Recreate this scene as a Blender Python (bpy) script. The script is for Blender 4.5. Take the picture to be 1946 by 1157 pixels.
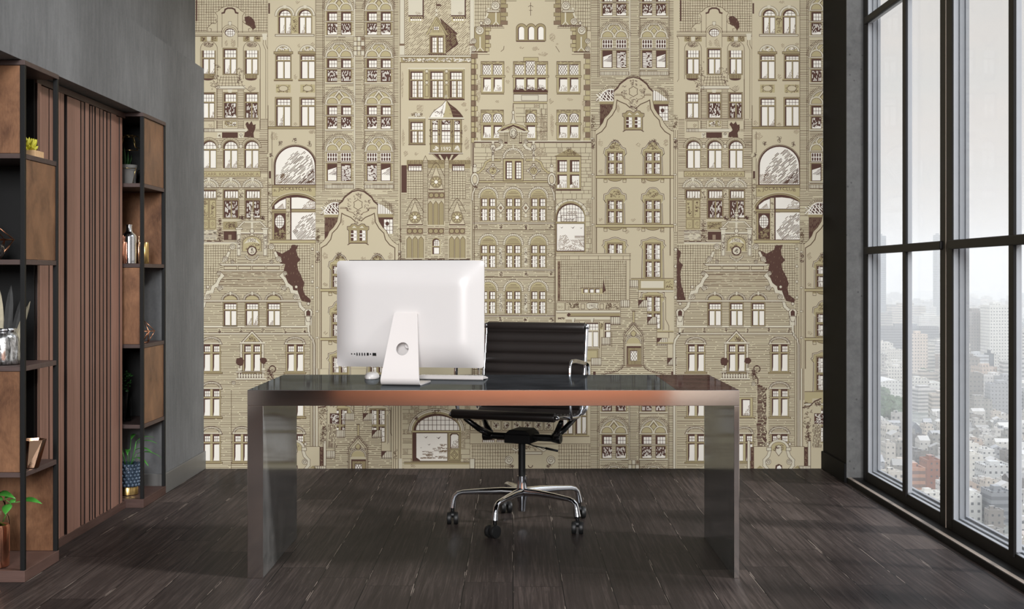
import bpy, bmesh, math, random
from mathutils import Vector, Matrix
for o in list(bpy.data.objects): bpy.data.objects.remove(o)
S = bpy.context.scene
COL = S.collection
# ---------------------------------------------------------------- camera
F, CX, CY, CH = 2480.0, 975.0, 525.0, 1.203     # focal length, vanishing point, eye height (photo is 1946 x 1157)
cd = bpy.data.cameras.new('camera'); cam = bpy.data.objects.new('camera', cd); COL.objects.link(cam)
cam.location = (0, 0, CH); cam.rotation_euler = (math.pi/2, 0, 0)
cd.sensor_fit = 'HORIZONTAL'; cd.sensor_width = 36; cd.lens = 36*F/1946
cd.shift_x = (973-CX)/1946; cd.shift_y = (CY-578.5)/1946
cd.clip_start = .05; cd.clip_end = 9000
S.camera = cam
# ---------------------------------------------------------------- sky
wd = bpy.data.worlds.new('world'); S.world = wd; wd.use_nodes = True
wn = wd.node_tree; wn.nodes.clear()
def wnode(t, **k):
    n = wn.nodes.new(t)
    for a, b in k.items(): setattr(n, a, b)
    return n
wo = wnode('ShaderNodeOutputWorld'); wb = wnode('ShaderNodeBackground')
tc = wnode('ShaderNodeTexCoord'); mp = wnode('ShaderNodeMapping'); nz = wnode('ShaderNodeTexNoise'); cr = wnode('ShaderNodeValToRGB')
mp.inputs['Scale'].default_value = (2.2, 2.2, 12)
nz.inputs['Scale'].default_value = 1.6; nz.inputs['Detail'].default_value = 5
cr.color_ramp.elements[0].position = .32; cr.color_ramp.elements[0].color = (.735, .715, .69, 1)
cr.color_ramp.elements[1].position = .68; cr.color_ramp.elements[1].color = (.80, .735, .69, 1)
wn.links.new(tc.outputs['Generated'], mp.inputs[0]); wn.links.new(mp.outputs[0], nz.inputs['Vector'])
wn.links.new(nz.outputs[0], cr.inputs[0]); sz = wnode('ShaderNodeSeparateXYZ'); zr = wnode('ShaderNodeMapRange', interpolation_type='SMOOTHSTEP')
wn.links.new(tc.outputs['Generated'], sz.inputs[0]); wn.links.new(sz.outputs[2], zr.inputs[0])
zr.inputs[1].default_value = .2; zr.inputs[2].default_value = .9; zr.inputs[3].default_value = 1.0; zr.inputs[4].default_value = 2.8   # overcast sky: zenith brighter than horizon
zm = wnode('ShaderNodeMix', data_type='RGBA'); z2 = wnode('ShaderNodeMapRange', interpolation_type='SMOOTHSTEP'); z2.inputs[1].default_value = .15; z2.inputs[2].default_value = .8
wn.links.new(sz.outputs[2], z2.inputs[0]); wn.links.new(z2.outputs[0], zm.inputs[0]); wn.links.new(cr.outputs[0], zm.inputs[6]); zm.inputs[7].default_value = (.66, .71, .79, 1)
wn.links.new(zr.outputs[0], wb.inputs[1]); wn.links.new(zm.outputs[2], wb.inputs[0]); wn.links.new(wb.outputs[0], wo.inputs[0])
# ---------------------------------------------------------------- lights
def lamp(kind, name, loc, d, energy, color=(1, 1, 1), **k):
    l = bpy.data.lights.new(name, kind); l.energy = energy; l.color = color
    for a, b in k.items(): setattr(l, a, b)
    o = bpy.data.objects.new(name, l); COL.objects.link(o); o.location = loc
    o.rotation_euler = Vector(d).to_track_quat('-Z', 'Y').to_euler(); return o
lamp('SUN', 'sun', (30, -20, 30), (-.72, .26, -.65), 2.7, (1, .99, .98), angle=math.radians(7))
lamp('AREA', 'fill_behind', (.4, -9, 4.2), (0, 1, -.12), 2150, (.975, .985, 1), shape='RECTANGLE', size=3.2, size_y=4)  # added fill from behind the camera to light the mural evenly
lamp('AREA', 'reflection_lamp', (.3, -1.3, 1.35), (0, -.6, -1), 85, (1, .95, .9), shape='RECTANGLE', size=2.8, size_y=.12)  # added lamp, lights the unseen panels mirrored in the desk front
S.view_settings.view_transform = 'Standard'; S.view_settings.look = 'None'
S.view_settings.exposure = -0.06; S.view_settings.gamma = 1.0; S.view_settings.use_curve_mapping = False
S.cycles.use_denoising = True; S.cycles.max_bounces = 8; S.cycles.diffuse_bounces = 4; S.cycles.glossy_bounces = 4
S.cycles.transparent_max_bounces = 16; S.cycles.sample_clamp_indirect = 6; S.cycles.caustics_reflective = False; S.cycles.caustics_refractive = False
# ---------------------------------------------------------------- helpers
def lin(c):
    return tuple(((v/255)/12.92 if v/255 <= .04045 else ((v/255+.055)/1.055)**2.4) for v in c)
class NT:
    def __init__(s, name):
        s.m = bpy.data.materials.new(name); s.m.use_nodes = True; s.t = s.m.node_tree; s.t.nodes.clear()
        s.out = s.n('ShaderNodeOutputMaterial')
    def n(s, t, **k):
        n = s.t.nodes.new(t)
        for a, b in k.items(): setattr(n, a, b)
        return n
    def l(s, a, b): s.t.links.new(a, b)
    def setin(s, sock, v):
        if hasattr(v, 'is_output'): s.l(v, sock)
        else: sock.default_value = v
    def math(s, op, a, b=0.0, c=0.0):
        n = s.n('ShaderNodeMath', operation=op)
        for i, v in enumerate((a, b, c)): s.setin(n.inputs[i], v)
        return n.outputs[0]
    def mix(s, f, a, b, mode='MIX'):
        n = s.n('ShaderNodeMix', data_type='RGBA', blend_type=mode)
        s.setin(n.inputs[0], f)
        for i, v in ((6, a), (7, b)): s.setin(n.inputs[i], v if hasattr(v, 'is_output') else tuple(v)+((1,) if len(v) == 3 else ()))
        return n.outputs[2]
    def coord(s, scale=(1, 1, 1), kind='Object', rot=(0, 0, 0), loc=(0, 0, 0)):
        t = s.n('ShaderNodeTexCoord'); m = s.n('ShaderNodeMapping')
        m.inputs['Scale'].default_value = scale; m.inputs['Rotation'].default_value = rot; m.inputs['Location'].default_value = loc
        s.l(t.outputs[kind], m.inputs[0]); return m.outputs[0]
    def noise(s, vec, scale=5, detail=4, rough=.5, dist=0):
        n = s.n('ShaderNodeTexNoise'); s.l(vec, n.inputs['Vector'])
        n.inputs['Scale'].default_value = scale; n.inputs['Detail'].default_value = detail
        n.inputs['Roughness'].default_value = rough; n.inputs['Distortion'].default_value = dist
        return n.outputs[0]
    def ramp(s, f, stops):
        r = s.n('ShaderNodeValToRGB'); e = r.color_ramp.elements
        while len(e) < len(stops): e.new(.5)
        for q, (p, c) in zip(e, stops):
            q.position = p; q.color = (tuple(c)+(1,)) if hasattr(c, '__len__') else (c, c, c, 1)
        s.l(f, r.inputs[0]); return r.outputs[0]
    def bsdf(s, color, rough=.5, metal=0., spec=.5, bump=None, bs=.1, bd=.01, **k):
        b = s.n('ShaderNodeBsdfPrincipled')
        s.setin(b.inputs['Base Color'], color if hasattr(color, 'is_output') else tuple(color)+(1,))
        s.setin(b.inputs['Roughness'], rough); s.setin(b.inputs['Metallic'], metal); s.setin(b.inputs['Specular IOR Level'], spec)
        for a, v in k.items(): s.setin(b.inputs[a.replace('_', ' ')], v)
        if bump is not None:
            u = s.n('ShaderNodeBump'); u.inputs['Strength'].default_value = bs; u.inputs['Distance'].default_value = bd
            s.l(bump, u.inputs['Height']); s.l(u.outputs[0], b.inputs['Normal'])
        s.l(b.outputs[0], s.out.inputs[0]); return b
def mat(name, rgb, rough=.5, metal=0., spec=.5, var=.08, sc=12, **k):
    t = NT(name); c = lin(rgb)
    v = t.noise(t.coord(), sc, 3)
    col = t.mix(v, tuple(x*(1-var) for x in c), tuple(min(1, x*(1+var)) for x in c))
    t.bsdf(col, rough, metal, spec, **k); return t.m
class MB:
    """collects shapes, builds ONE mesh object"""
    def __init__(s): s.b = bmesh.new(); s.mi = 0
    def face(s, vs):
        try:
            f = s.b.faces.new(vs); f.material_index = s.mi; return f
        except ValueError: return None
    def quad(s, *p): s.face([s.b.verts.new(q) for q in p])
    def box(s, x0, x1, y0, y1, z0, z1):
        v = [s.b.verts.new((x, y, z)) for z in (z0, z1) for y in (y0, y1) for x in (x0, x1)]
        for f in ((0, 2, 3, 1), (4, 5, 7, 6), (0, 1, 5, 4), (1, 3, 7, 5), (3, 2, 6, 7), (2, 0, 4, 6)): s.face([v[i] for i in f])
        return s
    def prism(s, pts, d):
        """polygon (3D points) extruded by vector d"""
        d = Vector(d); a = [s.b.verts.new(p) for p in pts]; b = [s.b.verts.new(Vector(p)+d) for p in pts]
        s.face(a[::-1]); s.face(b); n = len(a)
        for i in range(n): s.face([a[i], a[(i+1) % n], b[(i+1) % n], b[i]])
        return s
    def rings(s, rs, cap=True, closed=False):
        vs = [[s.b.verts.new(p) for p in r] for r in rs]; n = len(vs[0])
        for a, b in (list(zip(vs, vs[1:])) + ([(vs[-1], vs[0])] if closed else [])):
            for i in range(n): s.face([a[i], a[(i+1) % n], b[(i+1) % n], b[i]])
        if cap and not closed: s.face(vs[0][::-1]); s.face(vs[-1])
        return s
    def tube(s, pts, r, n=8, closed=False, flat=None, up=None):
        """round tube (or a flat strip section when flat=(w,h)) along points"""
        P = [Vector(p) for p in pts]; m = len(P); R = r if hasattr(r, '__len__') else [r]*m; rs = []; u = None
        for i, p in enumerate(P):
            a = P[(i-1) % m] if (closed or i) else p; b = P[(i+1) % m] if (closed or i < m-1) else p
            t = (b-a).normalized()
            if u is None:
                g = Vector(up) if up else (Vector((0, 0, 1)) if abs(t.z) < .9 else Vector((1, 0, 0)))
                u = (g - t*g.dot(t)).normalized()
            else: u = (u - t*u.dot(t)).normalized()
            v = t.cross(u)
            if flat: rs.append([p+u*flat[1]*sy+v*flat[0]*sx for sx, sy in ((-.5, -.5), (.5, -.5), (.5, .5), (-.5, .5))])
            else: rs.append([p+u*R[i]*math.cos(k*2*math.pi/n)+v*R[i]*math.sin(k*2*math.pi/n) for k in range(n)])
        return s.rings(rs, closed=closed)
    def lathe(s, prof, n=24, c=(0, 0, 0), cap=True, axis='Z'):
        rs = []
        for r, z in prof:
            ring = []
            for k in range(n):
                a = k*2*math.pi/n; x, y = max(r, 1e-4)*math.cos(a), max(r, 1e-4)*math.sin(a)
                ring.append((c[0]+x, c[1]+y, c[2]+z) if axis == 'Z' else ((c[0]+z, c[1]+x, c[2]+y) if axis == 'X' else (c[0]+y, c[1]+z, c[2]+x)))
            rs.append(ring)
        return s.rings(rs, cap=cap)
    def ball(s, c, r, n=12, m=8):
        rx, ry, rz = r if hasattr(r, '__len__') else (r, r, r); rs = []
        for j in range(m+1):
            t = math.pi*(j/m-.5); q = max(math.cos(t), 1e-3)
            rs.append([(c[0]+rx*q*math.cos(k*2*math.pi/n), c[1]+ry*q*math.sin(k*2*math.pi/n), c[2]+rz*math.sin(t)) for k in range(n)])
        return s.rings(rs)
    def build(s, name, m, parent=None, smooth=False, bevel=0, sub=0, loc=None, rot=None):
        bmesh.ops.recalc_face_normals(s.b, faces=s.b.faces)
        me = bpy.data.meshes.new(name); s.b.to_mesh(me); s.b.free()
        for q in (m if isinstance(m, (list, tuple)) else [m]): me.materials.append(q)
        o = bpy.data.objects.new(name, me); COL.objects.link(o)
        if parent is not None: o.parent = parent
        if loc: o.location = loc
        if rot: o.rotation_euler = rot
        if bevel:
            q = o.modifiers.new('bevel', 'BEVEL'); q.width = bevel; q.segments = 2; q.limit_method = 'ANGLE'; q.angle_limit = .7
        if sub:
            q = o.modifiers.new('sub', 'SUBSURF'); q.levels = sub; q.render_levels = sub
        if smooth:
            for p in me.polygons: p.use_smooth = True
            if smooth == 'auto': me.set_sharp_from_angle(angle=.7)
        return o
def tag(o, label, cat, group=None, kind=None):
    o['label'] = label; o['category'] = cat
    if group: o['group'] = group
    if kind: o['kind'] = kind
    return o
def thing(name, label, cat, loc=(0, 0, 0), rz=0, group=None):
    o = bpy.data.objects.new(name, None); COL.objects.link(o); o.location = loc; o.rotation_euler = (0, 0, rz)
    o.empty_display_size = .1
    return tag(o, label, cat, group)
def struct(o, label=None, cat=None):
    o['kind'] = 'structure'
    if label: o['label'] = label
    if cat: o['category'] = cat
    return o
def copy_tree(o, parent=None):
    c = o.copy(); COL.objects.link(c); c.parent = parent
    for ch in list(o.children): copy_tree(ch, c)
    return c
# ---------------------------------------------------------------- materials
def concrete(name, a, b, rough=.75, streak=True, pits=True):
    t = NT(name)
    v1 = t.noise(t.coord((1, 1, 1)), 1.3, 6, .6); v2 = t.noise(t.coord((11, 11, 2) if streak else (6, 6, 6)), 3, 5, .6)
    v3 = t.noise(t.coord((1, 1, 1)), 60, 3, .6)
    f = t.math('ADD', t.math('MULTIPLY', v1, .5), t.math('ADD', t.math('MULTIPLY', v2, .35), t.math('MULTIPLY', v3, .15)))
    c = t.ramp(f, [(.34, lin(a)), (.66, lin(b))])
    h = v3
    if pits:
        vo = t.n('ShaderNodeTexVoronoi'); t.l(t.coord(), vo.inputs['Vector']); vo.inputs['Scale'].default_value = 22
        n2 = t.noise(t.coord(), 3, 2)
        p = t.math('MULTIPLY', t.math('LESS_THAN', vo.outputs[0], .13), t.math('GREATER_THAN', n2, .52))
        c = t.mix(t.math('MULTIPLY', p, .55), c, tuple(x*.45 for x in lin(a)))
    t.bsdf(c, rough, 0, .25, bump=h, bs=.12, bd=.004)
    return t.m
M = {}
M['concrete'] = concrete('concrete', (92, 93, 94), (122, 123, 124), pits=False)
M['concrete_dark'] = concrete('concrete_dark', (74, 74, 74), (108, 108, 107), streak=False)
M['base_grey'] = mat('baseboard_grey', (96, 95, 93), .45)
M['black_and_shade'] = mat('black_and_shade', (10, 9, 9), .7, spec=.15)
M['ceiling'] = mat('ceiling_plaster', (120, 118, 115), .8)
M['frame_dark'] = mat('window_frame_bronze', (15, 13, 12), .5, spec=.2)
M['frame_alu'] = mat('window_frame_aluminium', (158, 161, 166), .4, .0)
M['gap_metal'] = mat('window_gap_metal', (150, 136, 124), .4, .0)
def wood(name, a, b, rough=.5, sc=(40, 40, 2.2), spec=.3, axis=None):
    t = NT(name)
    v = t.noise(t.coord(sc), 2, 6, .62, .4); w = t.noise(t.coord((2, 2, .6)), 2, 3)
    oi = t.n('ShaderNodeObjectInfo')
    f = t.math('ADD', t.math('MULTIPLY', v, .55), t.math('ADD', t.math('MULTIPLY', w, .25), t.math('MULTIPLY', oi.outputs['Random'], .22)))
    t.bsdf(t.ramp(f, [(.3, lin(a)), (.7, lin(b))]), rough, 0, spec, bump=v, bs=.15, bd=.002)
    return t.m
M['slat'] = wood('walnut_slat', (106, 76, 64), (146, 110, 96))
M['slat_dark'] = wood('walnut_backing_and_shade', (20, 14, 12), (34, 24, 21))
M['shelf_wood'] = wood('dark_shelf_wood', (54, 42, 40), (82, 66, 62), sc=(3, 30, 30))
M['plinth_wood'] = wood('plinth_wood', (62, 44, 39), (92, 70, 63), sc=(3, 3, 30))
M['white_plaster'] = mat('white_plaster', (232, 226, 220), .6)
M['reflection_wood'] = wood('reflection_timber', (172, 112, 84), (206, 142, 110))
M['black_metal'] = mat('black_metal', (8, 8, 8), .55, 0, .25)
def bronze(name, a, b):
    t = NT(name)
    v = t.noise(t.coord((2.2, 2.2, 1.6)), 3.2, 8, .62, .6); w = t.noise(t.coord((30, 30, 8)), 6, 4)
    f = t.math('ADD', t.math('MULTIPLY', v, .8), t.math('MULTIPLY', w, .2))
    c = t.ramp(f, [(.33, lin(a)), (.5, tuple((p+q)/2 for p, q in zip(lin(a), lin(b)))), (.68, lin(b))])
    t.bsdf(c, .42, .35, .4, bump=w, bs=.08, bd=.002); return t.m
M['bronze'] = bronze('bronze_patina', (84, 55, 38), (144, 104, 75))
M['chrome'] = mat('chrome', (225, 226, 230), .07, 1, var=.02)
M['desk_metal'] = mat('polished_steel', (222, 208, 198), .085, 1, var=.02)
M['copper'] = mat('copper_metal', (226, 160, 130), .22, 1, var=.04)
M['copper_wire'] = mat('copper_wire', (196, 140, 108), .3, 1, var=.04)
M['gold'] = mat('gold_metal', (204, 172, 112), .28, 1, var=.05)
M['gold_rose'] = mat('rose_gold_metal', (205, 165, 135), .2, 1, var=.05)
M['white_plastic'] = mat('white_plastic', (212, 208, 206), .32, 0, .5, var=.01)
M['white_alu'] = mat('white_aluminium', (218, 212, 209), .35, 0, .5, var=.01)
M['leather'] = mat('dark_leather', (40, 35, 33), .36, 0, .5, sc=60)
M['black_gloss'] = mat('black_gloss', (12, 12, 12), .25, 0, .5)
M['rubber'] = mat('black_rubber', (18, 18, 18), .5)
M['leaf'] = mat('leaf_green', (62, 128, 48), .4, var=.35, sc=20)
M['leaf_dark'] = mat('leaf_dark_green', (36, 74, 30), .45, var=.35, sc=30)
M['succulent'] = mat('yellow_succulent', (196, 190, 60), .5, var=.2, sc=30)
M['light_wood'] = wood('pale_wood', (170, 130, 92), (214, 180, 138), sc=(6, 60, 60))
M['feather_dark'] = mat('dark_feather', (44, 44, 44), .8, var=.3, sc=50)
M['feather_pale'] = mat('pale_feather', (150, 142, 122), .8, var=.3, sc=50)
M['pot_grey'] = mat('grey_stone_pot', (150, 148, 144), .6, var=.15, sc=20)
M['planter_blue'] = mat('slate_blue_glaze', (64, 78, 94), .22, .2, .6, var=.1)
M['soil'] = mat('potting_soil', (34, 27, 22), .9, var=.4, sc=80)
def silver_glass():
    t = NT('mercury_glass'); v = t.noise(t.coord((20, 20, 6)), 5, 5, .6); 
    t.bsdf(t.ramp(v, [(.4, lin((120, 118, 114))), (.6, lin((214, 214, 214)))]), .14, .9, .5, bump=v, bs=.25, bd=.003); return t.m
M['mercury'] = silver_glass()
def glass(name, tint=(1, 1, 1), refl=.06):
    t = NT(name); tr = t.n('ShaderNodeBsdfTransparent'); tr.inputs[0].default_value = tint+(1,)
    g = t.n('ShaderNodeBsdfGlossy'); g.inputs['Roughness'].default_value = .02
    lw = t.n('ShaderNodeLayerWeight'); lw.inputs[0].default_value = .12
    mx = t.n('ShaderNodeMixShader'); t.l(t.math('MULTIPLY', lw.outputs['Fresnel'], refl), mx.inputs[0])
    t.l(tr.outputs[0], mx.inputs[1]); t.l(g.outputs[0], mx.inputs[2]); t.l(mx.outputs[0], t.out.inputs[0]); return t.m
M['glass'] = glass('window_glass', (.985, .99, .99), .07)
M['clear_glass'] = glass('clear_glass', (.93, .95, .94), 1.6)
def floor_mat():
    t = NT('dark_plank_floor')
    W, LN = .192, 1.35
    sx = t.n('ShaderNodeSeparateXYZ'); t.l(t.coord(), sx.inputs[0]); X, Y = sx.outputs[0], sx.outputs[1]
    u = t.math('DIVIDE', X, W); iu = t.math('FLOOR', u); fu = t.math('SUBTRACT', u, iu)
    wn_ = t.n('ShaderNodeTexWhiteNoise', noise_dimensions='1D'); t.l(iu, wn_.inputs['W'])
    v = t.math('ADD', t.math('DIVIDE', Y, LN), t.math('MULTIPLY', wn_.outputs[0], 7.3)); iv = t.math('FLOOR', v); fv = t.math('SUBTRACT', v, iv)
    cb = t.n('ShaderNodeCombineXYZ'); t.l(iu, cb.inputs[0]); t.l(iv, cb.inputs[1])
    w2 = t.n('ShaderNodeTexWhiteNoise', noise_dimensions='2D'); t.l(cb.outputs[0], w2.inputs['Vector']); rnd = w2.outputs[0]
    du = t.math('MULTIPLY', t.math('MINIMUM', fu, t.math('SUBTRACT', 1.0, fu)), W)
    dv = t.math('MULTIPLY', t.math('MINIMUM', fv, t.math('SUBTRACT', 1.0, fv)), LN)
    d = t.math('MINIMUM', du, dv)
    seam = t.math('LESS_THAN', d, .0016)
    # grain follows each board
    off = t.n('ShaderNodeCombineXYZ'); t.l(t.math('MULTIPLY', rnd, 37.0), off.inputs[0]); t.l(t.math('MULTIPLY', rnd, 11.0), off.inputs[1])
    va = t.n('ShaderNodeVectorMath', operation='ADD'); t.l(t.coord((34, 1.0, 1)), va.inputs[0]); t.l(off.outputs[0], va.inputs[1])
    gr = t.noise(va.outputs[0], 2.2, 7, .62, .9)
    big = t.noise(t.coord((1.2, .5, 1)), 1.5, 4)  # broad tone blotches, strengthened to suggest patchy reflections
    f = t.math('ADD', t.math('MULTIPLY', gr, .62), t.math('ADD', t.math('MULTIPLY', rnd, .15), t.math('MULTIPLY', big, .34)))
    c = t.ramp(f, [(.30, lin((26, 22, 21))), (.55, lin((55, 47, 44))), (.82, lin((98, 86, 80)))])
    # worn pale edges and fine scratches
    ew = t.math('MULTIPLY', t.math('LESS_THAN', du, .0042), t.math('GREATER_THAN', t.noise(t.coord((60, 2.2, 1)), 1.7, 3), .585))
    c = t.mix(t.math('MULTIPLY', ew, .6), c, lin((176, 162, 150)))
    sc = t.math('GREATER_THAN', t.noise(t.coord((150, 6, 1), rot=(0, 0, .5)), 1.0, 2), .74)
    c = t.mix(t.math('MULTIPLY', sc, .25), c, lin((150, 138, 128)))
    c = t.mix(seam, c, lin((10, 8, 8)))
    r = t.ramp(t.math('ADD', t.math('MULTIPLY', gr, .5), t.math('MULTIPLY', big, .5)), [(.3, .27), (.7, .44)])
    hh = t.math('SUBTRACT', t.math('MULTIPLY', gr, .35), t.math('MULTIPLY', seam, 1.0))
    b = t.bsdf(c, .8, 0, 0, bump=hh, bs=.25, bd=.002)
    g = t.n('ShaderNodeBsdfGlossy'); t.l(r, g.inputs['Roughness']); g.inputs[0].default_value = (.9, .95, 1, 1); lw = t.n('ShaderNodeLayerWeight'); lw.inputs[0].default_value = .3
    mx = t.n('ShaderNodeMixShader'); t.l(t.math('ADD', .02, t.math('MULTIPLY', lw.outputs['Facing'], .075)), mx.inputs[0])
    t.l(b.outputs[0], mx.inputs[1]); t.l(g.outputs[0], mx.inputs[2]); t.l(mx.outputs[0], t.out.inputs[0])
    return t.m
M['floor'] = floor_mat()
# ---------------------------------------------------------------- room shell
YB = 8.17; XL, XLU, XR, XW = -1.935, -1.99, 1.942, 2.02; ZC = 6.6; YF = -2.0; XN = -2.36
m = MB(); m.box(XN-.2, 2.1, YF, YB+.2, -.12, 0); struct(m.build('floor', M['floor']))
m = MB(); m.box(XN-.2, 2.1, YF, YB+.2, ZC, ZC+.12); struct(m.build('ceiling', M['ceiling']))
m = MB()                                     # left wall: niche back, end pier, bulkhead, set-back upper part
m.box(XN-.2, XN, YF, YB, 0, ZC)
m.box(XN, XL, 7.222, YB, 0, 2.056)
m.box(XN, XL, YF, YB, 2.056, 2.501); m.box(XN, XL-.014, YF, YB, 2.501, 2.51)
m.box(XN, XLU, YF, YB, 2.51, ZC)
m.box(XN, -2.06, 5.535, 6.775, 0, 2.056)
struct(m.build('wall_left', M['concrete']))
m = MB(); m.box(XL, XL+.013, 7.222, YB-.006, 0, .112); m.box(XN, XL+.013, 7.209, 7.222, 0, .112)
struct(m.build('baseboard_left', M['base_grey'], bevel=.003))
m = MB(); m.mi = 0; m.box(XR, 2.06, 7.604, YB, 0, ZC); m.mi = 1; m.box(XR, 2.06, 7.6, 7.604, 0, ZC)
struct(m.build('wall_right', [M['black_and_shade'], M['concrete_dark']]))  # near-black room side, and its baseboard, have the column's shade painted in
m = MB(); m.box(XR-.014, XR, 7.6, YB-.006, 0, .112); struct(m.build('baseboard_right', M['black_and_shade'], bevel=.003))
m = MB(); m.box(XR, 2.1, YF, 7.6, 0, .031); struct(m.build('trim_1', M['frame_dark'], bevel=.002))
m = MB(); m.box(XR+.004, XR+.027, YF, 7.59, .031, .0325); struct(m.build('trim_22', M['gap_metal']))
m = MB(); m.box(XR+.02, 2.1, YF, 7.6, 6.42, ZC); struct(m.build('trim_2', M['frame_dark']))
# unseen panels added behind the camera for the desk front to reflect
m = MB()
m.box(-1.7, 1.5, YF-.15, YF, 0, 1.2)
for i in range(18): m.box(-1.69+i*.176, -1.69+i*.176+.17, YF, YF+.02, .06, 1.18)
struct(m.build('reflection_wall', M['reflection_wood']))
m = MB(); m.box(1.5, 2.1, YF-.15, YF+.03, 0, 1.3); struct(m.build('trim_20', M['white_plaster']))  # added unseen white panel for the desk front to reflect
m = MB(); m.box(-2.36, -1.7, YF-.15, YF+.03, 0, 1.2); struct(m.build('trim_21', M['black_and_shade']))  # added unseen black panel for the desk front to reflect
# ---------------------------------------------------------------- windows on the right
posts = [7.535, 6.09, 4.645, 3.2, 1.755, .31, -1.135]
TOP = 6.42
for i in range(6):
    y1, y0 = posts[i], posts[i+1]; a, b = y0+.0035, y1-.0035
    root = bpy.data.objects.new('window_%d' % (i+1), None); COL.objects.link(root); root.location = (XW, y0, 0)
    struct(root, ('far' if i == 0 else 'near')+' tall dark framed window bay with thin mullion and crossbars over the city' if i < 2 else None, 'window' if i < 2 else None)
    def sub(mb, nm, mt, bev=0):
        o = mb.build(nm, mt, bevel=bev); o.parent = root; o.location = (-XW, -y0, 0); return o
    fw = .082; mu = y0+ (5.28-4.645)
    m = MB(); m.box(XW, XW+.008, a, a+fw, .031, TOP); m.box(XW, XW+.008, b-fw, b, .031, TOP)
    m.box(XW, XW+.008, a+fw, b-fw, .031, .086); m.box(XW, XW+.008, a+fw, b-fw, TOP-.08, TOP); sub(m, 'frame', M['frame_dark'], .002)
    m = MB()                                   # pale outer profile in steps around the glass
    for (x0, x1, q) in ((.008, .03, -.003), (.03, .034, -.008), (.034, .058, .004), (.058, .075, .014)):
        e = fw+q
        m.box(XW+x0, XW+x1, a, a+e, .031, TOP); m.box(XW+x0, XW+x1, b-e, b, .031, TOP)
        m.box(XW+x0, XW+x1, a+e, b-e, .031, .087+q); m.box(XW+x0, XW+x1, a+e, b-e, TOP-.08-q, TOP)
    sub(m, 'outer_profile', M['frame_alu'], .0015)
    m = MB(); m.box(XW-.006, XW+.006, mu-.027, mu+.027, .07, TOP-.06); sub(m, 'mullion', M['frame_dark'], .002)
    m = MB(); m.box(XW+.006, XW+.03, mu-.026, mu+.026, .09, TOP-.085); sub(m, 'mullion_cover', M['frame_alu'], .004)
    for z0, z1 in ((1.328, 1.37), (2.643, 2.684), (3.958, 4.0), (5.272, 5.314)):
        m = MB(); m.box(XW-.012, XW+.007, a+.05, b-.05, z0, z1); sub(m, 'crossbar', M['frame_dark'], .006)
        m = MB(); m.box(XW+.007, XW+.03, a+fw+.005, b-fw-.005, z0+.003, z1-.003); sub(m, 'crossbar_cover', M['frame_alu'], .002)
    for (p, q) in ((a+fw-.02, mu), (mu, b-fw+.02)):
        m = MB(); m.box(XW+.0305, XW+.0335, p, q, .07, TOP-.07); sub(m, 'pane', M['glass'])
for i, y in enumerate(posts[1:6]):
    m = MB(); m.box(XW-.002, XW+.07, y-.0033, y+.0033, .031, TOP); struct(m.build('trim_%d' % (i+3), M['gap_metal']))
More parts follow.
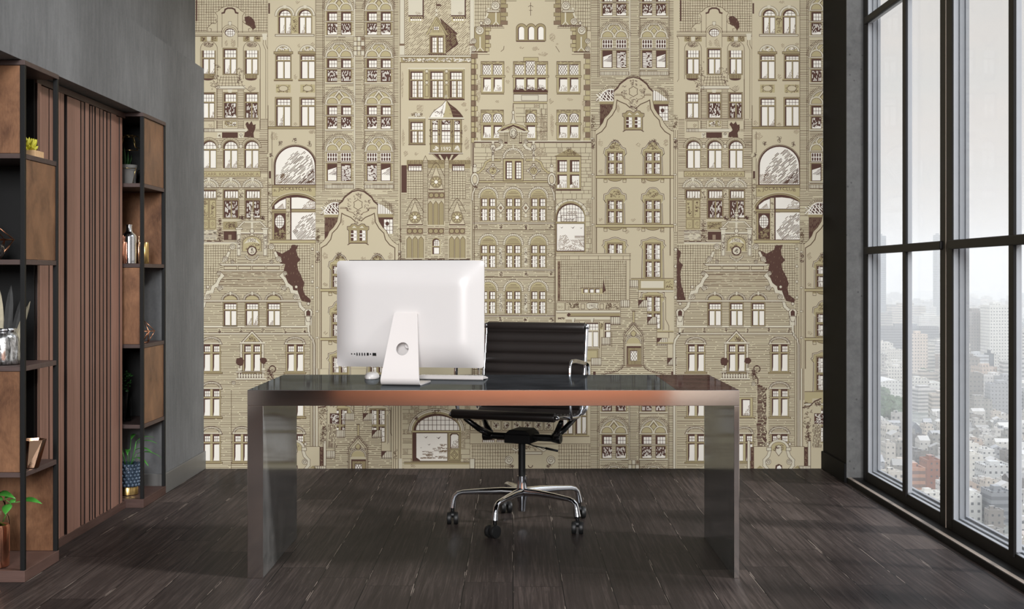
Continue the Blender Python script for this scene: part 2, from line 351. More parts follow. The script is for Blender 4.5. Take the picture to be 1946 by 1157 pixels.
# ---------------------------------------------------------------- back wall with its printed townhouse wallpaper
SC = F/YB                                       # wall pixels per metre
rnd = random.Random(7)
class Mural:
    pal = dict(T=(199, 188, 160), S=(211, 204, 183), C=(197, 187, 159), O=(160, 147, 112), I=(182, 170, 132), W=(238, 233, 222),
               D=(90, 66, 58), L=(100, 80, 64), H=(132, 112, 92), G=(150, 132, 112))
    keys = list(pal)
    box = (366, -210, 1564, 890)
    def __init__(s): s.v = []; s.f = []; s.m = []; s.o = (0, 0); s.zb = 0; s.k = 0
    def raw(s, col, pts, z):
        b = s.box
        for ax, lim, sg in ((0, b[0], 1), (0, b[2], -1), (1, b[1], 1), (1, b[3], -1)):
            if all((p[ax]-lim)*sg >= 0 for p in pts): continue
            out = []
            for i in range(len(pts)):
                p, q = pts[i-1], pts[i]; dp, dq = (p[ax]-lim)*sg, (q[ax]-lim)*sg
                if (dp >= 0) != (dq >= 0):
                    t = dp/(dp-dq); out.append((p[0]+(q[0]-p[0])*t, p[1]+(q[1]-p[1])*t))
                if dq >= 0: out.append(q)
            pts = out
            if len(pts) < 3: return
        s.k = (s.k+1) % 12; n = len(s.v); y = -(z+s.zb)*4e-5-s.k*3e-6
        s.v += [((p[0]-CX)/SC, y, CH+(CY-p[1])/SC) for p in pts]
        s.f.append(tuple(range(n, n+len(pts)))); s.m.append(s.keys.index(col))
    def P(s, col, pts, z=0):
        ox, oy = s.o; s.raw(col, [(p[0]+ox, p[1]+oy) for p in pts], z)
    def R(s, col, x0, y0, x1, y1, z=0): s.P(col, [(x0, y0), (x1, y0), (x1, y1), (x0, y1)], z)
    def LN(s, col, w, pts, z=4, closed=False):
        n = len(pts)
        for i in range(n if closed else n-1):
            a, b = pts[i], pts[(i+1) % n]; dx, dy = b[0]-a[0], b[1]-a[1]; L = math.hypot(dx, dy)
            if L < 1e-6: continue
            ux, uy = dx/L*w/2, dy/L*w/2; e = .8 if n > 2 else 0
            s.P(col, [(a[0]-uy-ux*e, a[1]+ux-uy*e), (b[0]-uy+ux*e, b[1]+ux+uy*e), (b[0]+uy+ux*e, b[1]-ux+uy*e), (a[0]+uy-ux*e, a[1]-ux-uy*e)], z)
    def OUT(s, col, w, x0, y0, x1, y1, z=4): s.LN(col, w, [(x0, y0), (x1, y0), (x1, y1), (x0, y1)], z, True)
    @staticmethod
    def arcp(cx, cy, rx, ry, a0=0, a1=360, n=18):
        return [(cx+rx*math.cos(math.radians(a0+(a1-a0)*i/n)), cy-ry*math.sin(math.radians(a0+(a1-a0)*i/n))) for i in range(n+1)]
    def EL(s, col, cx, cy, rx, ry, z=4, a0=0, a1=360, n=18):
        p = s.arcp(cx, cy, rx, ry, a0, a1, n); s.P(col, p[:-1] if a1-a0 == 360 else p, z)
    def ARC(s, col, w, cx, cy, rx, ry, a0, a1, z=4, n=18): s.LN(col, w, s.arcp(cx, cy, rx, ry, a0, a1, n), z)
    def RING(s, col, cx, cy, r0, r1, a0, a1, z=4, ticks=0, tcol='L', ky=1, n=18):
        """arch ring of voussoirs"""
        a, b = s.arcp(cx, cy, r0, r0*ky, a0, a1, n), s.arcp(cx, cy, r1, r1*ky, a0, a1, n)
        for i in range(n): s.P(col, [a[i], a[i+1], b[i+1], b[i]], z)
        s.LN('L', .7, a, z+1); s.LN('L', .7, b, z+1)
        for i in range(ticks+1):
            t = math.radians(a0+(a1-a0)*i/max(ticks, 1)); c, d = math.cos(t), math.sin(t)*ky
            s.LN(tcol, .75, [(cx+r0*c, cy-r0*d), (cx+r1*c, cy-r1*d)], z+1)
    def RAG(s, col, poly, z=3, step=3.2, amp=.65):
        out = []
        for i in range(len(poly)):
            a, b = poly[i], poly[(i+1) % len(poly)]; L = math.dist(a, b); k = max(1, int(L/step))
            for j in range(k): out.append((a[0]+(b[0]-a[0])*j/k+rnd.uniform(-amp, amp), a[1]+(b[1]-a[1])*j/k+rnd.uniform(-amp, amp)))
        s.P(col, out, z)
        s.HT(poly, 80, 6, .7, 'H', z+1, on=(1, 4), gap=(5, 18), jit=2)
    def HT(s, poly, ang=0, sp=3.4, w=1.0, col='L', z=1, on=(10, 40), gap=(0, 3), jit=.25, skip=0.0):
        """broken hatching clipped to a polygon"""
        a = math.radians(ang); c, q = math.cos(a), math.sin(a)
        pr = [(x*c-y*q, x*q+y*c) for x, y in poly]
        y = min(p[1] for p in pr)+sp*.5; ye = max(p[1] for p in pr)
        while y < ye:
            xs = []
            for i in range(len(pr)):
                (x0, y0), (x1, y1) = pr[i-1], pr[i]
                if (y0 <= y) != (y1 <= y): xs.append(x0+(x1-x0)*(y-y0)/(y1-y0))
            xs.sort()
            for xa, xb in zip(xs[::2], xs[1::2]):
                x = xa
                while x < xb:
                    e = min(xb, x+rnd.uniform(*on)); yy = y+rnd.uniform(-jit, jit); ww = w*rnd.uniform(.7, 1.25)
                    if rnd.random() >= skip and e-x > .8:
                        s.P(col, [(X*c+Y*q, -X*q+Y*c) for X, Y in ((x, yy-ww/2), (e, yy-ww/2), (e, yy+ww/2), (x, yy+ww/2))], z)
                    x = e+rnd.uniform(*gap)
            y += sp*rnd.uniform(.93, 1.07)
    def rect(s, x0, y0, x1, y1): return [(x0, y0), (x1, y0), (x1, y1), (x0, y1)]
    def BR(s, x0, y0, x1, y1, sp=3.4, z=1, **k): s.HT(s.rect(x0, y0, x1, y1), 0, sp, .95, 'L', z, **k)
    def TILE(s, poly, sx=4.7, sy=4.9, z=1, w=.8):
        s.HT(poly, 0, sy, w, 'L', z, on=(8, 40), gap=(0, .6), jit=.3); s.HT(poly, 90, sx, w, 'L', z, on=(6, 30), gap=(0, .8), jit=.3)
    def GRID(s, x0, y0, x1, y1, nx, ny, z, col='L', w=.8):
        for i in range(1, nx): x = x0+(x1-x0)*i/nx; s.R(col, x-w/2, y0, x+w/2, y1, z)
        for i in range(1, ny): y = y0+(y1-y0)*i/ny; s.R(col, x0, y-w/2, x1, y+w/2, z)
    def DIA(s, x0, y0, x1, y1, sp, z):
        s.HT(s.rect(x0, y0, x1, y1), 58, sp, .8, 'L', z, on=(90, 99), gap=(0, 0), jit=0); s.HT(s.rect(x0, y0, x1, y1), -58, sp, .8, 'L', z, on=(90, 99), gap=(0, 0), jit=0)
    def SPI(s, cx, cy, r, z=5, col='S', flip=1, w=None):
        """volute"""
        s.EL(col, cx, cy, r, r, z)
        s.LN('L', .8, s.arcp(cx, cy, r, r, 0, 360, 16), z+1)
        p = [(cx+flip*r*(.78-.17*k/4)*math.cos(k*.7), cy-r*(.78-.17*k/4)*math.sin(k*.7)) for k in range(14)]
        s.LN('L', .9, p, z+1)
    def SL(s, pts, w=5, z=5, col='S'):
        """carved band with dark edges"""
        s.LN('L', w+1.5, pts, z); s.LN(col, w, pts, z+1)
    def ORN(s, x0, y0, x1, y1, n=10, z=4, col='L', sz=3):
        n = int(n*1.6); sz = min(sz, 2.7)
        for i in range(n):
            x, y = rnd.uniform(x0+sz, max(x1-sz, x0+sz)), rnd.uniform(y0+sz*.7, max(y1-sz*.7, y0+sz*.7)); a = rnd.uniform(0, 360)
            q = sz*rnd.uniform(.45, .95); s.ARC(col, .72, x, y, q, q*rnd.uniform(.6, 1.1), a, a+rnd.uniform(90, 240), z, 6)
    def SCR(s, x0, y0, x1, y1, z=4, ang=40, col='H', sp=2.2):
        """a sketched shading patch"""
        c = ((x0+x1)/2, (y0+y1)/2); p = [(c[0]+(x1-x0)/2*math.cos(t*.63)*rnd.uniform(.6, 1), c[1]+(y1-y0)/2*math.sin(t*.63)*rnd.uniform(.6, 1)) for t in range(10)]
        s.HT(p, ang, sp, .8, col, z, on=(3, 14), gap=(.5, 3))
    def TXT(s, txt, x0, y0, x1, y1, z=5, col='L', arc=0):
        cu = bpy.data.curves.new('t', 'FONT'); cu.body = txt; cu.resolution_u = 2
        o = bpy.data.objects.new('t', cu); COL.objects.link(o); dg = bpy.context.evaluated_depsgraph_get(); dg.update()
        me = o.evaluated_get(dg).to_mesh(); vs = [v.co.copy() for v in me.vertices]; fs = [tuple(p.vertices) for p in me.polygons]
        bpy.data.objects.remove(o); bpy.data.curves.remove(cu)
        ax, bx = min(v.x for v in vs), max(v.x for v in vs); ay, by = min(v.y for v in vs), max(v.y for v in vs)
        def tr(v):
            u = (v.x-ax)/(bx-ax); return (x0+(x1-x0)*u, y1-(y1-y0)*(v.y-ay)/(by-ay)-arc*(1-(2*u-1)**2))
        for f in fs: s.P(col, [tr(vs[i]) for i in f], z)
    def WIN(s, x0, y0, x1, y1, z=2, tr=.36, gx=4, gy=2, cols=2, low=None, dark=0, fr=1.6, post=3.0, arch=0, frame='O', sh=2.2):
        """window: frame, dark reveal, transom light with glazing bars, casements below"""
        if arch:
            r = (x1-x0)/2; cx = (x0+x1)/2
            s.P(frame, [(x0-fr, y1)]+s.arcp(cx, y0+r*arch, r+fr, r*arch+fr, 180, 0, 12)+[(x1+fr, y1)], z)
            s.P('D', [(x0, y1)]+s.arcp(cx, y0+r*arch, r, r*arch, 180, 0, 12)+[(x1, y1)], z+1)
        else:
            s.R(frame, x0-fr, y0-fr, x1+fr, y1+fr, z); s.R('D', x0, y0, x1, y1, z+1)
        s.OUT('L', .8, x0-fr, y0-fr, x1+fr, y1+fr, z+1) if not arch else None
        xa, ya = x0+sh*1.3, y0+sh*1.2; yt = y0+(y1-y0)*tr
        if tr > 0:
            if arch:
                r = (x1-xa)/2; cx = (xa+x1)/2; s.P('W', [(xa, yt-1)]+s.arcp(cx, ya+r*arch, r, r*arch, 180, 0, 10)+[(x1, yt-1)], z+2)
            else: s.R('W', xa, ya, x1-.6, yt-1, z+2)
            s.GRID(xa, ya, x1-.6, yt-1, gx, gy, z+3)
            s.R(frame, x0, yt-1, x1, yt+1.6, z+3); s.R('L', x0, yt+1.3, x1, yt+1.9, z+4)
            yb = yt+2.6
        else: yb = ya
        w = (x1-.6-xa-post*(cols-1))/cols
        for i in range(cols):
            a = xa+i*(w+post); b = a+w
            if dark:
                s.HT(s.rect(a, yb, b, y1-1), 88, 2.1, 1.3, 'W', z+2, on=(2, 9), gap=(1, 7), skip=.25); s.P('W', [(a, y1-1), (a+w*.3, y1-4), (a+w*.6, y1-2.5), (b, y1-5), (b, y1-1)], z+2) if dark == 1 else None
            else:
                s.R('W', a, yb, b, y1-.8, z+2)
                if low: s.GRID(a, yb, b, y1-.8, low[0], low[1], z+3); s.R('G', a, yb, a+w*.18, y1-.8, z+3)
                elif rnd.random() < .55:
                    h = (y1-yb)*rnd.uniform(.25, .75); s.HT([(a+w*rnd.uniform(0, .4), y1-1), (b, y1-1-h), (b, y1-1)], 80, 1.7, .9, 'H', z+3, on=(3, 9), gap=(.5, 2.5))
            if i: s.R(frame, a-post, yb-1, a, y1, z+3); s.R('L', a-.9, yb-1, a, y1, z+4)
    def LAT(s, x0, y0, x1, y1, z=2, arch=0):
        """leaded light"""
        cx, r = (x0+x1)/2, (x1-x0)/2
        if arch: s.P('D', [(x0-1.3, y1)]+s.arcp(cx, y0+r*arch-1, r+1.2, r*arch, 180, 0, 10)+[(x1, y1)], z); s.P('W', [(x0, y1)]+s.arcp(cx, y0+r*arch, r, r*arch, 180, 0, 10)+[(x1, y1)], z+1)
        else: s.R('D', x0-1.3, y0-1.5, x1, y1, z); s.R('W', x0, y0, x1, y1, z+1)
        s.DIA(x0+.5, y0+(2 if arch else 0), x1-.5, y1, 3.9, z+2)
Q = Mural()
Q.R('T', 300, -210, 1564, 890, 0)
# ---- oriel house
def house_oriel(ox):
    Q.o = (ox, 0); Q.zb = 2
    Q.R('T', 366, -210, 509, 465, 0)
    Q.TILE(Q.rect(371, -210, 509, 60)); Q.R('D', 372, 0, 375, 40, 2)
    Q.P('T', [(413, 62), (412, 40), (409, 28), (409, 22), (415, 21), (421, 15), (429, 12), (437, 11), (445, 12), (453, 15), (459, 21), (466, 22), (465, 28), (462, 40), (461, 62)], 2)
    Q.LN('L', .9, [(413, 62), (413, 30), (409, 24), (415, 21), (421, 15), (429, 12), (437, 11), (445, 12), (453, 15), (459, 21), (465, 24), (461, 30), (461, 62)])
    Q.LN('D', 3, [(422, 25), (426, 24), (428, 18), (433, 15.5), (441, 15.5), (446, 18), (448, 24), (452, 25)])
    for x in (422, 452): Q.LN('L', .8, [(x, 25), (x, 60)])
    for sg in (-1, 1):
        c = 437; f = lambda d: c+sg*d
        Q.P('T', [(f(24), 62), (f(24), 38), (f(30), 45), (f(36), 46), (f(44), 56), (f(44), 62)], 2)
        Q.LN('L', .9, [(f(24), 40), (f(28), 45), (f(34), 44), (f(38), 48), (f(43), 53), (f(42), 60), (f(36), 60), (f(35), 55), (f(39), 54)])
    Q.RAG('D', [(465, 32), (474, 31), (480, 36), (484, 42), (486, 52), (481, 57), (475, 50), (467, 46)], 3)
    Q.ARC('L', .8, 437, 62, 16, 15, 0, 180); Q.ARC('L', .8, 437, 62, 12.5, 11, 0, 180); Q.P('S', [(433.5, 41), (440.5, 41), (439, 48), (435, 48)], 5); Q.OUT('L', .6, 434, 41, 440, 48, 6)
    Q.EL('D', 437, 62, 10.2, 8.2, 5); Q.EL('W', 437.5, 62.5, 9, 6.8, 6); Q.GRID(429, 56, 446, 69, 4, 3, 7)
    for a, b in ((366, 422), (452, 509)):
        Q.R('T', a, 60, b, 69, 3)
        for y, w in ((60, .9), (62, .6), (65.5, .8), (68.5, 1.6)): Q.R('L', a, y-w/2, b, y+w/2, 4)
    Q.LN('L', .8, [(422, 60), (422, 90)]); Q.LN('L', .8, [(452, 60), (452, 90)])
    Q.SCR(426, 75, 434, 90); Q.SCR(436, 72, 450, 92)
    for c in (397, 478.5):
        Q.R('O', c-16.5, 69.5, c-4, 79, 3); Q.R('O', c+4, 69.5, c+16.5, 79, 3); Q.ORN(c-16, 69, c-4, 79, 7, 4, 'D', 2); Q.ORN(c+4, 69, c+16, 79, 7, 4, 'D', 2)
        Q.P('S', [(c-4, 70), (c+4, 70), (c+2.5, 78), (c-2.5, 78)], 5)
        Q.P('T', [(c-15, 96)]+Q.arcp(c, 92, 15.5, 14, 180, 0, 12)+[(c+15, 96)], 4)
        Q.LN('L', .9, [(c-16, 150)]+Q.arcp(c, 93, 16, 15, 180, 0, 12)+[(c+16, 245)], 5)
        Q.HT(Q.arcp(c, 85, 10, 5), 45, 1.7, 1.1, 'D', 5, on=(4, 12), gap=(.5, 2))
        Q.WIN(c-12.3, 93, c+11, 140.5)
        Q.R('O', c-13, 142, c+10, 149, 4); Q.HT(Q.rect(c-13, 142, c+10, 149), 90, 2.6, 1, 'L', 5, on=(9, 9)); Q.EL('D', c-1.5, 149, 11, 4, 5, 180, 360)
    Q.WIN(425, 93, 449, 140.5)
    Q.ORN(405, 115, 420, 170, 16, 4, 'L', 2.5); Q.ORN(398, 140, 415, 175, 16, 4, 'D', 2.5); Q.ORN(448, 128, 464, 160, 16, 4, 'D', 2.5)
    Q.P('T', [(419, 144), (455, 144), (462, 165), (413, 165)], 2)
    for i in range(8): Q.LN('L', .8, [(420+i*5, 144), (415+i*6.6, 164)])
    for y in (147, 152, 158): Q.LN('L', .9, [(418, y), (457, y)])
    Q.R('S', 411, 163, 466, 169, 4); Q.LN('L', .9, [(411, 163), (466, 163)], 5); Q.LN('L', 1.2, [(411, 169), (466, 169)], 5)
    Q.LN('L', .9, [(462, 164), (478, 176)])
    for x in (411.7, 452): Q.BR(x, 170, x+11, 226, 3.3); Q.LN('L', .7, [(x, 170), (x, 245)]); Q.LN('L', .7, [(x+11, 170), (x+11, 245)])
    Q.WIN(384.5, 177, 407.3, 224.3); Q.WIN(426, 177, 449, 224.3, dark=1, cols=1); Q.WIN(466, 177, 489.5, 224.3, dark=2)
    Q.P('S', [(432, 169), (442, 169), (440, 176), (434, 176)], 5)
    Q.SCR(470, 160, 488, 176, 4, 30, 'D')
    Q.R('T', 382, 225, 494, 229, 6); Q.LN('D', 1.4, [(382, 226), (492, 226)], 7); Q.LN('L', .8, [(382, 229), (492, 229)], 7)
    Q.BR(369, 225, 381, 262); Q.BR(493, 225, 509, 330); Q.OUT('L', .8, 385, 230, 407, 244); Q.SCR(395, 234, 406, 243)
    Q.R('O', 427, 229.5, 450, 241, 4); Q.ORN(427, 229, 450, 241, 12, 5, 'W', 2.5); Q.ORN(427, 229, 450, 241, 8, 6, 'D', 2.5); Q.BR(411, 230, 423, 245); Q.BR(452, 230, 463, 245)
    Q.RAG('D', [(466, 236), (470, 231), (474, 236), (478, 230), (481, 238), (486, 236), (485, 246), (482, 252), (483, 261), (464, 261), (465, 252), (472, 247)], 7)
    Q.R('S', 384, 244.5, 470, 250, 4); Q.HT(Q.rect(384, 245, 410, 250), 90, 2.8, .9, 'L', 5, on=(9, 9)); Q.HT(Q.rect(484, 245, 495, 250), 90, 2.8, .9, 'L', 5, on=(9, 9)); Q.LN('L', .8, [(384, 244.5), (466, 244.5)], 5); Q.LN('L', .8, [(384, 250.5), (466, 250.5)], 5)
    Q.R('D', 422, 251.5, 452, 262, 3); Q.R('S', 413, 252, 421, 262, 3); Q.R('S', 454, 252, 462, 262, 3); Q.ORN(413, 252, 421, 262, 3); Q.ORN(454, 252, 462, 262, 3)
    Q.BR(369, 262, 509, 325)
    for c in (397.4, 437.6, 477.8):
        Q.RING('C', c, 280, 14, 19, 0, 180, 3, 20)
        Q.WIN(c-13, 267, c+13.5, 319.5, 2, .32, 4, 2, 2, arch=.95)
    for c in (417.5, 457.7): Q.EL('S', c, 278, 3, 4, 5); Q.LN('L', .7, Q.arcp(c, 278, 3, 4), 6)
    Q.R('I', 380, 325, 495, 336, 3); Q.OUT('L', 1, 380, 325, 495, 336, 4); Q.TXT('OSARR. KUCKA LKSANK A', 383, 328, 492, 334, 5, 'H')
    Q.BR(369, 337, 509, 462)
    for c in (396.7, 438.7, 480):
        Q.EL('C', c, 356, 20, 17, 2, 0, 180); Q.RING('S', c, 356, 15, 20, 0, 180, 3, 16, ky=.86)
        Q.EL('S', c, 356, 13.5, 10, 5, 0, 180)
        for i in range(11):
            t = math.radians(180*i/10); Q.LN('L', .8, [(c+4*math.cos(t), 356-3*math.sin(t)), (c+13*math.cos(t), 356-10*math.sin(t))], 6)
        Q.P('S', [(c-3, 337), (c+3, 337), (c+2, 345), (c-2, 345)], 6); Q.LN('L', .9, [(c-20, 357), (c+20, 357)], 6)
        Q.WIN(c-13.5, 361, c+14, 377, 2, 0, cols=5, post=1.2)
        if c > 400: Q.WIN(c-13.5, 380.5, c+14, 414, 2, 0, dark=2 if c < 460 else 1)
    for c in (417.7, 459): Q.R('C', c-5, 360, c+5, 378, 3); Q.ORN(c-5, 360, c+5, 378, 9, 4, 'D', 2)
    Q.R('I', 383, 378, 411, 436, 3)
    for x in (383, 397): Q.OUT('L', 1, x+1, 380, x+13, 414, 4); Q.ORN(x+2, 382, x+12, 412, 10, 5, 'D', 2.5); Q.OUT('L', .9, x+1, 417, x+13, 434, 4); Q.SCR(x+3, 419, x+12, 432)
    for y in range(438, 456, 3): Q.R('S', 380, y, 412, y+1.6, 4)
    Q.R('C', 422, 415, 500, 422, 3); Q.R('O', 424, 421, 453, 436, 3); Q.ORN(424, 421, 453, 436, 18, 4, 'D', 2.5)
    Q.ORN(412, 412, 422, 460, 20, 4, 'D', 3); Q.ORN(455, 410, 500, 420, 16, 4, 'D', 3)
    Q.R('D', 425, 440, 452, 456, 3); Q.R('G', 434, 446, 440, 455, 4); Q.HT(Q.rect(380, 437, 424, 459), 0, 2, 1, 'D', 4, on=(4, 12), gap=(2, 8))
    Q.R('S', 380, 459.5, 520, 463, 5); Q.LN('D', 1, [(380, 459.5), (512, 459.5)], 6)
    Q.LN('L', 1, [(509, -200), (509, 465)], 6); Q.LN('L', .8, [(366, 68), (370, 76), (370, 150), (367, 155)], 6); Q.LN('L', .8, [(505, 69), (505, 84), (509, 94)], 6); Q.LN('L', .8, [(501, 69), (500, 84), (505, 95), (505, 225)], 6); Q.P('S', [(498, 64), (508, 64), (506, 76), (500, 76)], 7); Q.LN('L', .8, [(494, 150), (494, 245)], 5)
# ---- plain house with the big shop arch
def house_shop(ox):
    Q.o = (ox, 0); Q.zb = 10
    Q.R('T', 509, -210, 600, 465, 0); Q.R('D', 510, 6, 513, 26, 3)
    for a, b in ((529.5, 552.8), (567.6, 591.7)):
        c = (a+b)/2; Q.RING('S', c, 30, 15, 19, 0, 180, 3, 0); Q.WIN(a, 18, b, 64, 2, .28, 3, 2, arch=.95, fr=2); Q.P('S', [(c-3, 10), (c+3, 10), (c+2, 16), (c-2, 16)], 5); Q.LN('L', .8, [(a-7, 31), (a-2, 31)])
    Q.R('I', 553.5, 31, 566, 63, 4); Q.ORN(553.5, 31, 566, 63, 14, 5, 'L', 3)
    Q.R('S', 523, 65.5, 597, 69, 4); Q.OUT('L', 1, 523, 65.5, 597, 69, 5); Q.SCR(560, 0, 572, 8)
    for a, b in ((525, 552), (571.5, 598)):
        c = (a+b)/2; Q.RING('S', c, 98, 11, 15, 0, 180, 3, 0, ky=.85); Q.EL('I', c, 98, 11, 9.5, 3, 0, 180); Q.ORN(c-9, 89, c+9, 97, 9, 6, 'W', 3); Q.ORN(c-9, 89, c+9, 97, 5, 6, 'L', 3)
        Q.R('O', c-18, 98, c+18, 102.5, 4); Q.OUT('L', .9, c-18, 98, c+18, 102.5, 5)
        Q.WIN(a, 105, b, 149.5, 2, .22, 4, 2); Q.R('O', c-18, 150, c+18, 153.5, 4); Q.LN('D', 1.3, [(c-18, 153.5), (c+18, 153.5)], 5)
        Q.R('I', c-14, 160.5, c+14, 176, 3); Q.ORN(c-14, 160, c+14, 177, 14, 4, 'L', 3); Q.EL('T', c, 168, 8.5, 5.5, 5); Q.LN('L', .8, Q.arcp(c, 168, 8.5, 5.5), 6)
        Q.WIN(a, 187, b, 239.5, 2, .26, 4, 2, fr=2.2)
    for p in ((557, 140, 566, 152), (510, 228, 522, 240), (556, 232, 566, 240), (564, 82, 572, 92), (590, 80, 600, 88), (512, 250, 530, 268), (586, 245, 600, 256)): Q.SCR(*p)
    Q.R('O', 509, 240.5, 600, 245, 4); Q.LN('D', 1, [(509, 240.5), (600, 240.5)], 5); Q.LN('L', 1, [(509, 245), (600, 245)], 5)
    Q.BR(517, 372, 600, 462); Q.R('I', 509, 351, 600, 374, 1)
    p = [(521.5, 352)]+Q.arcp(561, 315, 40, 39, 180, 0, 20)+[(600, 352)]; Q.P('D', p, 3)
    p = [(523.5, 350)]+Q.arcp(561, 315, 37, 36, 180, 0, 20)+[(598.8, 350)]; Q.P('W', p, 4); Q.LN('L', 1, [(521, 352)]+Q.arcp(561, 315, 41, 40, 180, 0, 20), 5)
    h = [(530, 348), (535, 322), (555, 292), (575, 283), (592, 300), (597, 320), (597, 347), (575, 349)]
    Q.HT([(p[0], p[1]) for p in h], 42, 2.4, 1.2, 'L', 5, on=(6, 26), gap=(2, 16)); Q.HT([(565, 349), (597, 318), (598, 349)], 42, 2, 1.3, 'D', 5, on=(6, 20), gap=(1, 6)); Q.HT([(524, 349), (524, 332), (548, 328), (546, 349)], 42, 2.2, 1.1, 'H', 5, on=(4, 14), gap=(1, 6))
    for x, y in ((560.5, 266), (533, 273.5), (588, 273.5), (515, 295.5)):
        a = math.atan2(315-y, x-561); dx, dy = math.cos(a), -math.sin(a)
        Q.P('C', [(x-dx*7-dy*4, y-dy*7+dx*4), (x+dx*7-dy*5, y+dy*7+dx*5), (x+dx*7+dy*5, y+dy*7-dx*5), (x-dx*7+dy*4, y-dy*7-dx*4)], 5); Q.ORN(x-5, y-6, x+5, y+6, 7, 6, 'D', 2.5)
    for y in (351.5, 355.5): Q.R('L', 509, y-.6, 600, y+.6, 4)
    Q.R('O', 517, 352, 600, 355, 3); Q.TXT('a, JOCKEYCLUB', 520, 358, 592, 366, 5, 'D', 3)
    Q.P('O', [(516, 402)]+Q.arcp(562, 402, 50, 36, 166, 40, 16)+[(600, 402)], 2); Q.ARC('C', 1.5, 562, 402, 51, 36, 165, 41, 4); Q.ARC('L', .8, 562, 402, 49, 34, 165, 40, 4)
    Q.P('D', [(518, 398)]+Q.arcp(562, 402, 46, 32, 172, 34, 16)+[(600, 398)], 3)
    Q.P('W', [(522, 396.5), (522, 390), (532, 382), (543, 377.5), (543, 396.5)], 4); Q.P('W', [(554, 396.5), (554, 375.5), (566, 375), (582, 377), (599, 384), (599, 396.5)], 4)
    Q.HT([(527, 396), (537, 386), (541, 396)], 42, 1.8, 1, 'H', 5); Q.HT([(572, 396), (590, 378), (599, 385), (599, 396)], 42, 2, 1.1, 'H', 5, on=(4, 12), gap=(1, 5))
    Q.R('O', 516, 397.5, 600, 402, 4); Q.LN('D', 1, [(516, 402.5), (600, 402.5)], 5); Q.LN('L', .8, [(516, 397.5), (600, 397.5)], 5)
    Q.R('O', 518, 403, 545, 456, 2); Q.R('D', 521, 405, 543, 454, 3); Q.EL('W', 531.5, 421, 8.5, 12.5, 4); Q.GRID(523, 409, 540, 433, 4, 5, 5); Q.ORN(521, 434, 543, 454, 22, 5, 'O', 3)
    Q.R('C', 544, 376, 551, 456, 5); Q.ORN(544, 380, 551, 456, 16, 6, 'L', 2); Q.R('D', 551.5, 376, 554, 456, 5)
    Q.R('W', 554, 404, 599.5, 455, 4); Q.HT([(556, 440), (575, 412), (599, 404), (599, 452), (566, 455)], 42, 2.3, 1.2, 'L', 5, on=(6, 24), gap=(2, 11)); Q.LN('L', .8, [(600, 250), (600, 462)], 6)
    Q.R('C', 509, 290, 517, 462, 2); Q.ORN(509, 335, 517, 460, 26, 3, 'L', 2.5); Q.R('D', 511, 325, 515, 339, 4); Q.LN('L', 1, [(517, 250), (517, 460)], 4); Q.LN('L', .8, [(509.5, 200), (509.5, 462)], 4)
    Q.R('I', 512, 456, 600, 462, 5); Q.LN('D', 1.2, [(512, 456), (600, 456)], 6); Q.LN('L', 1, [(512, 462), (600, 462)], 6)
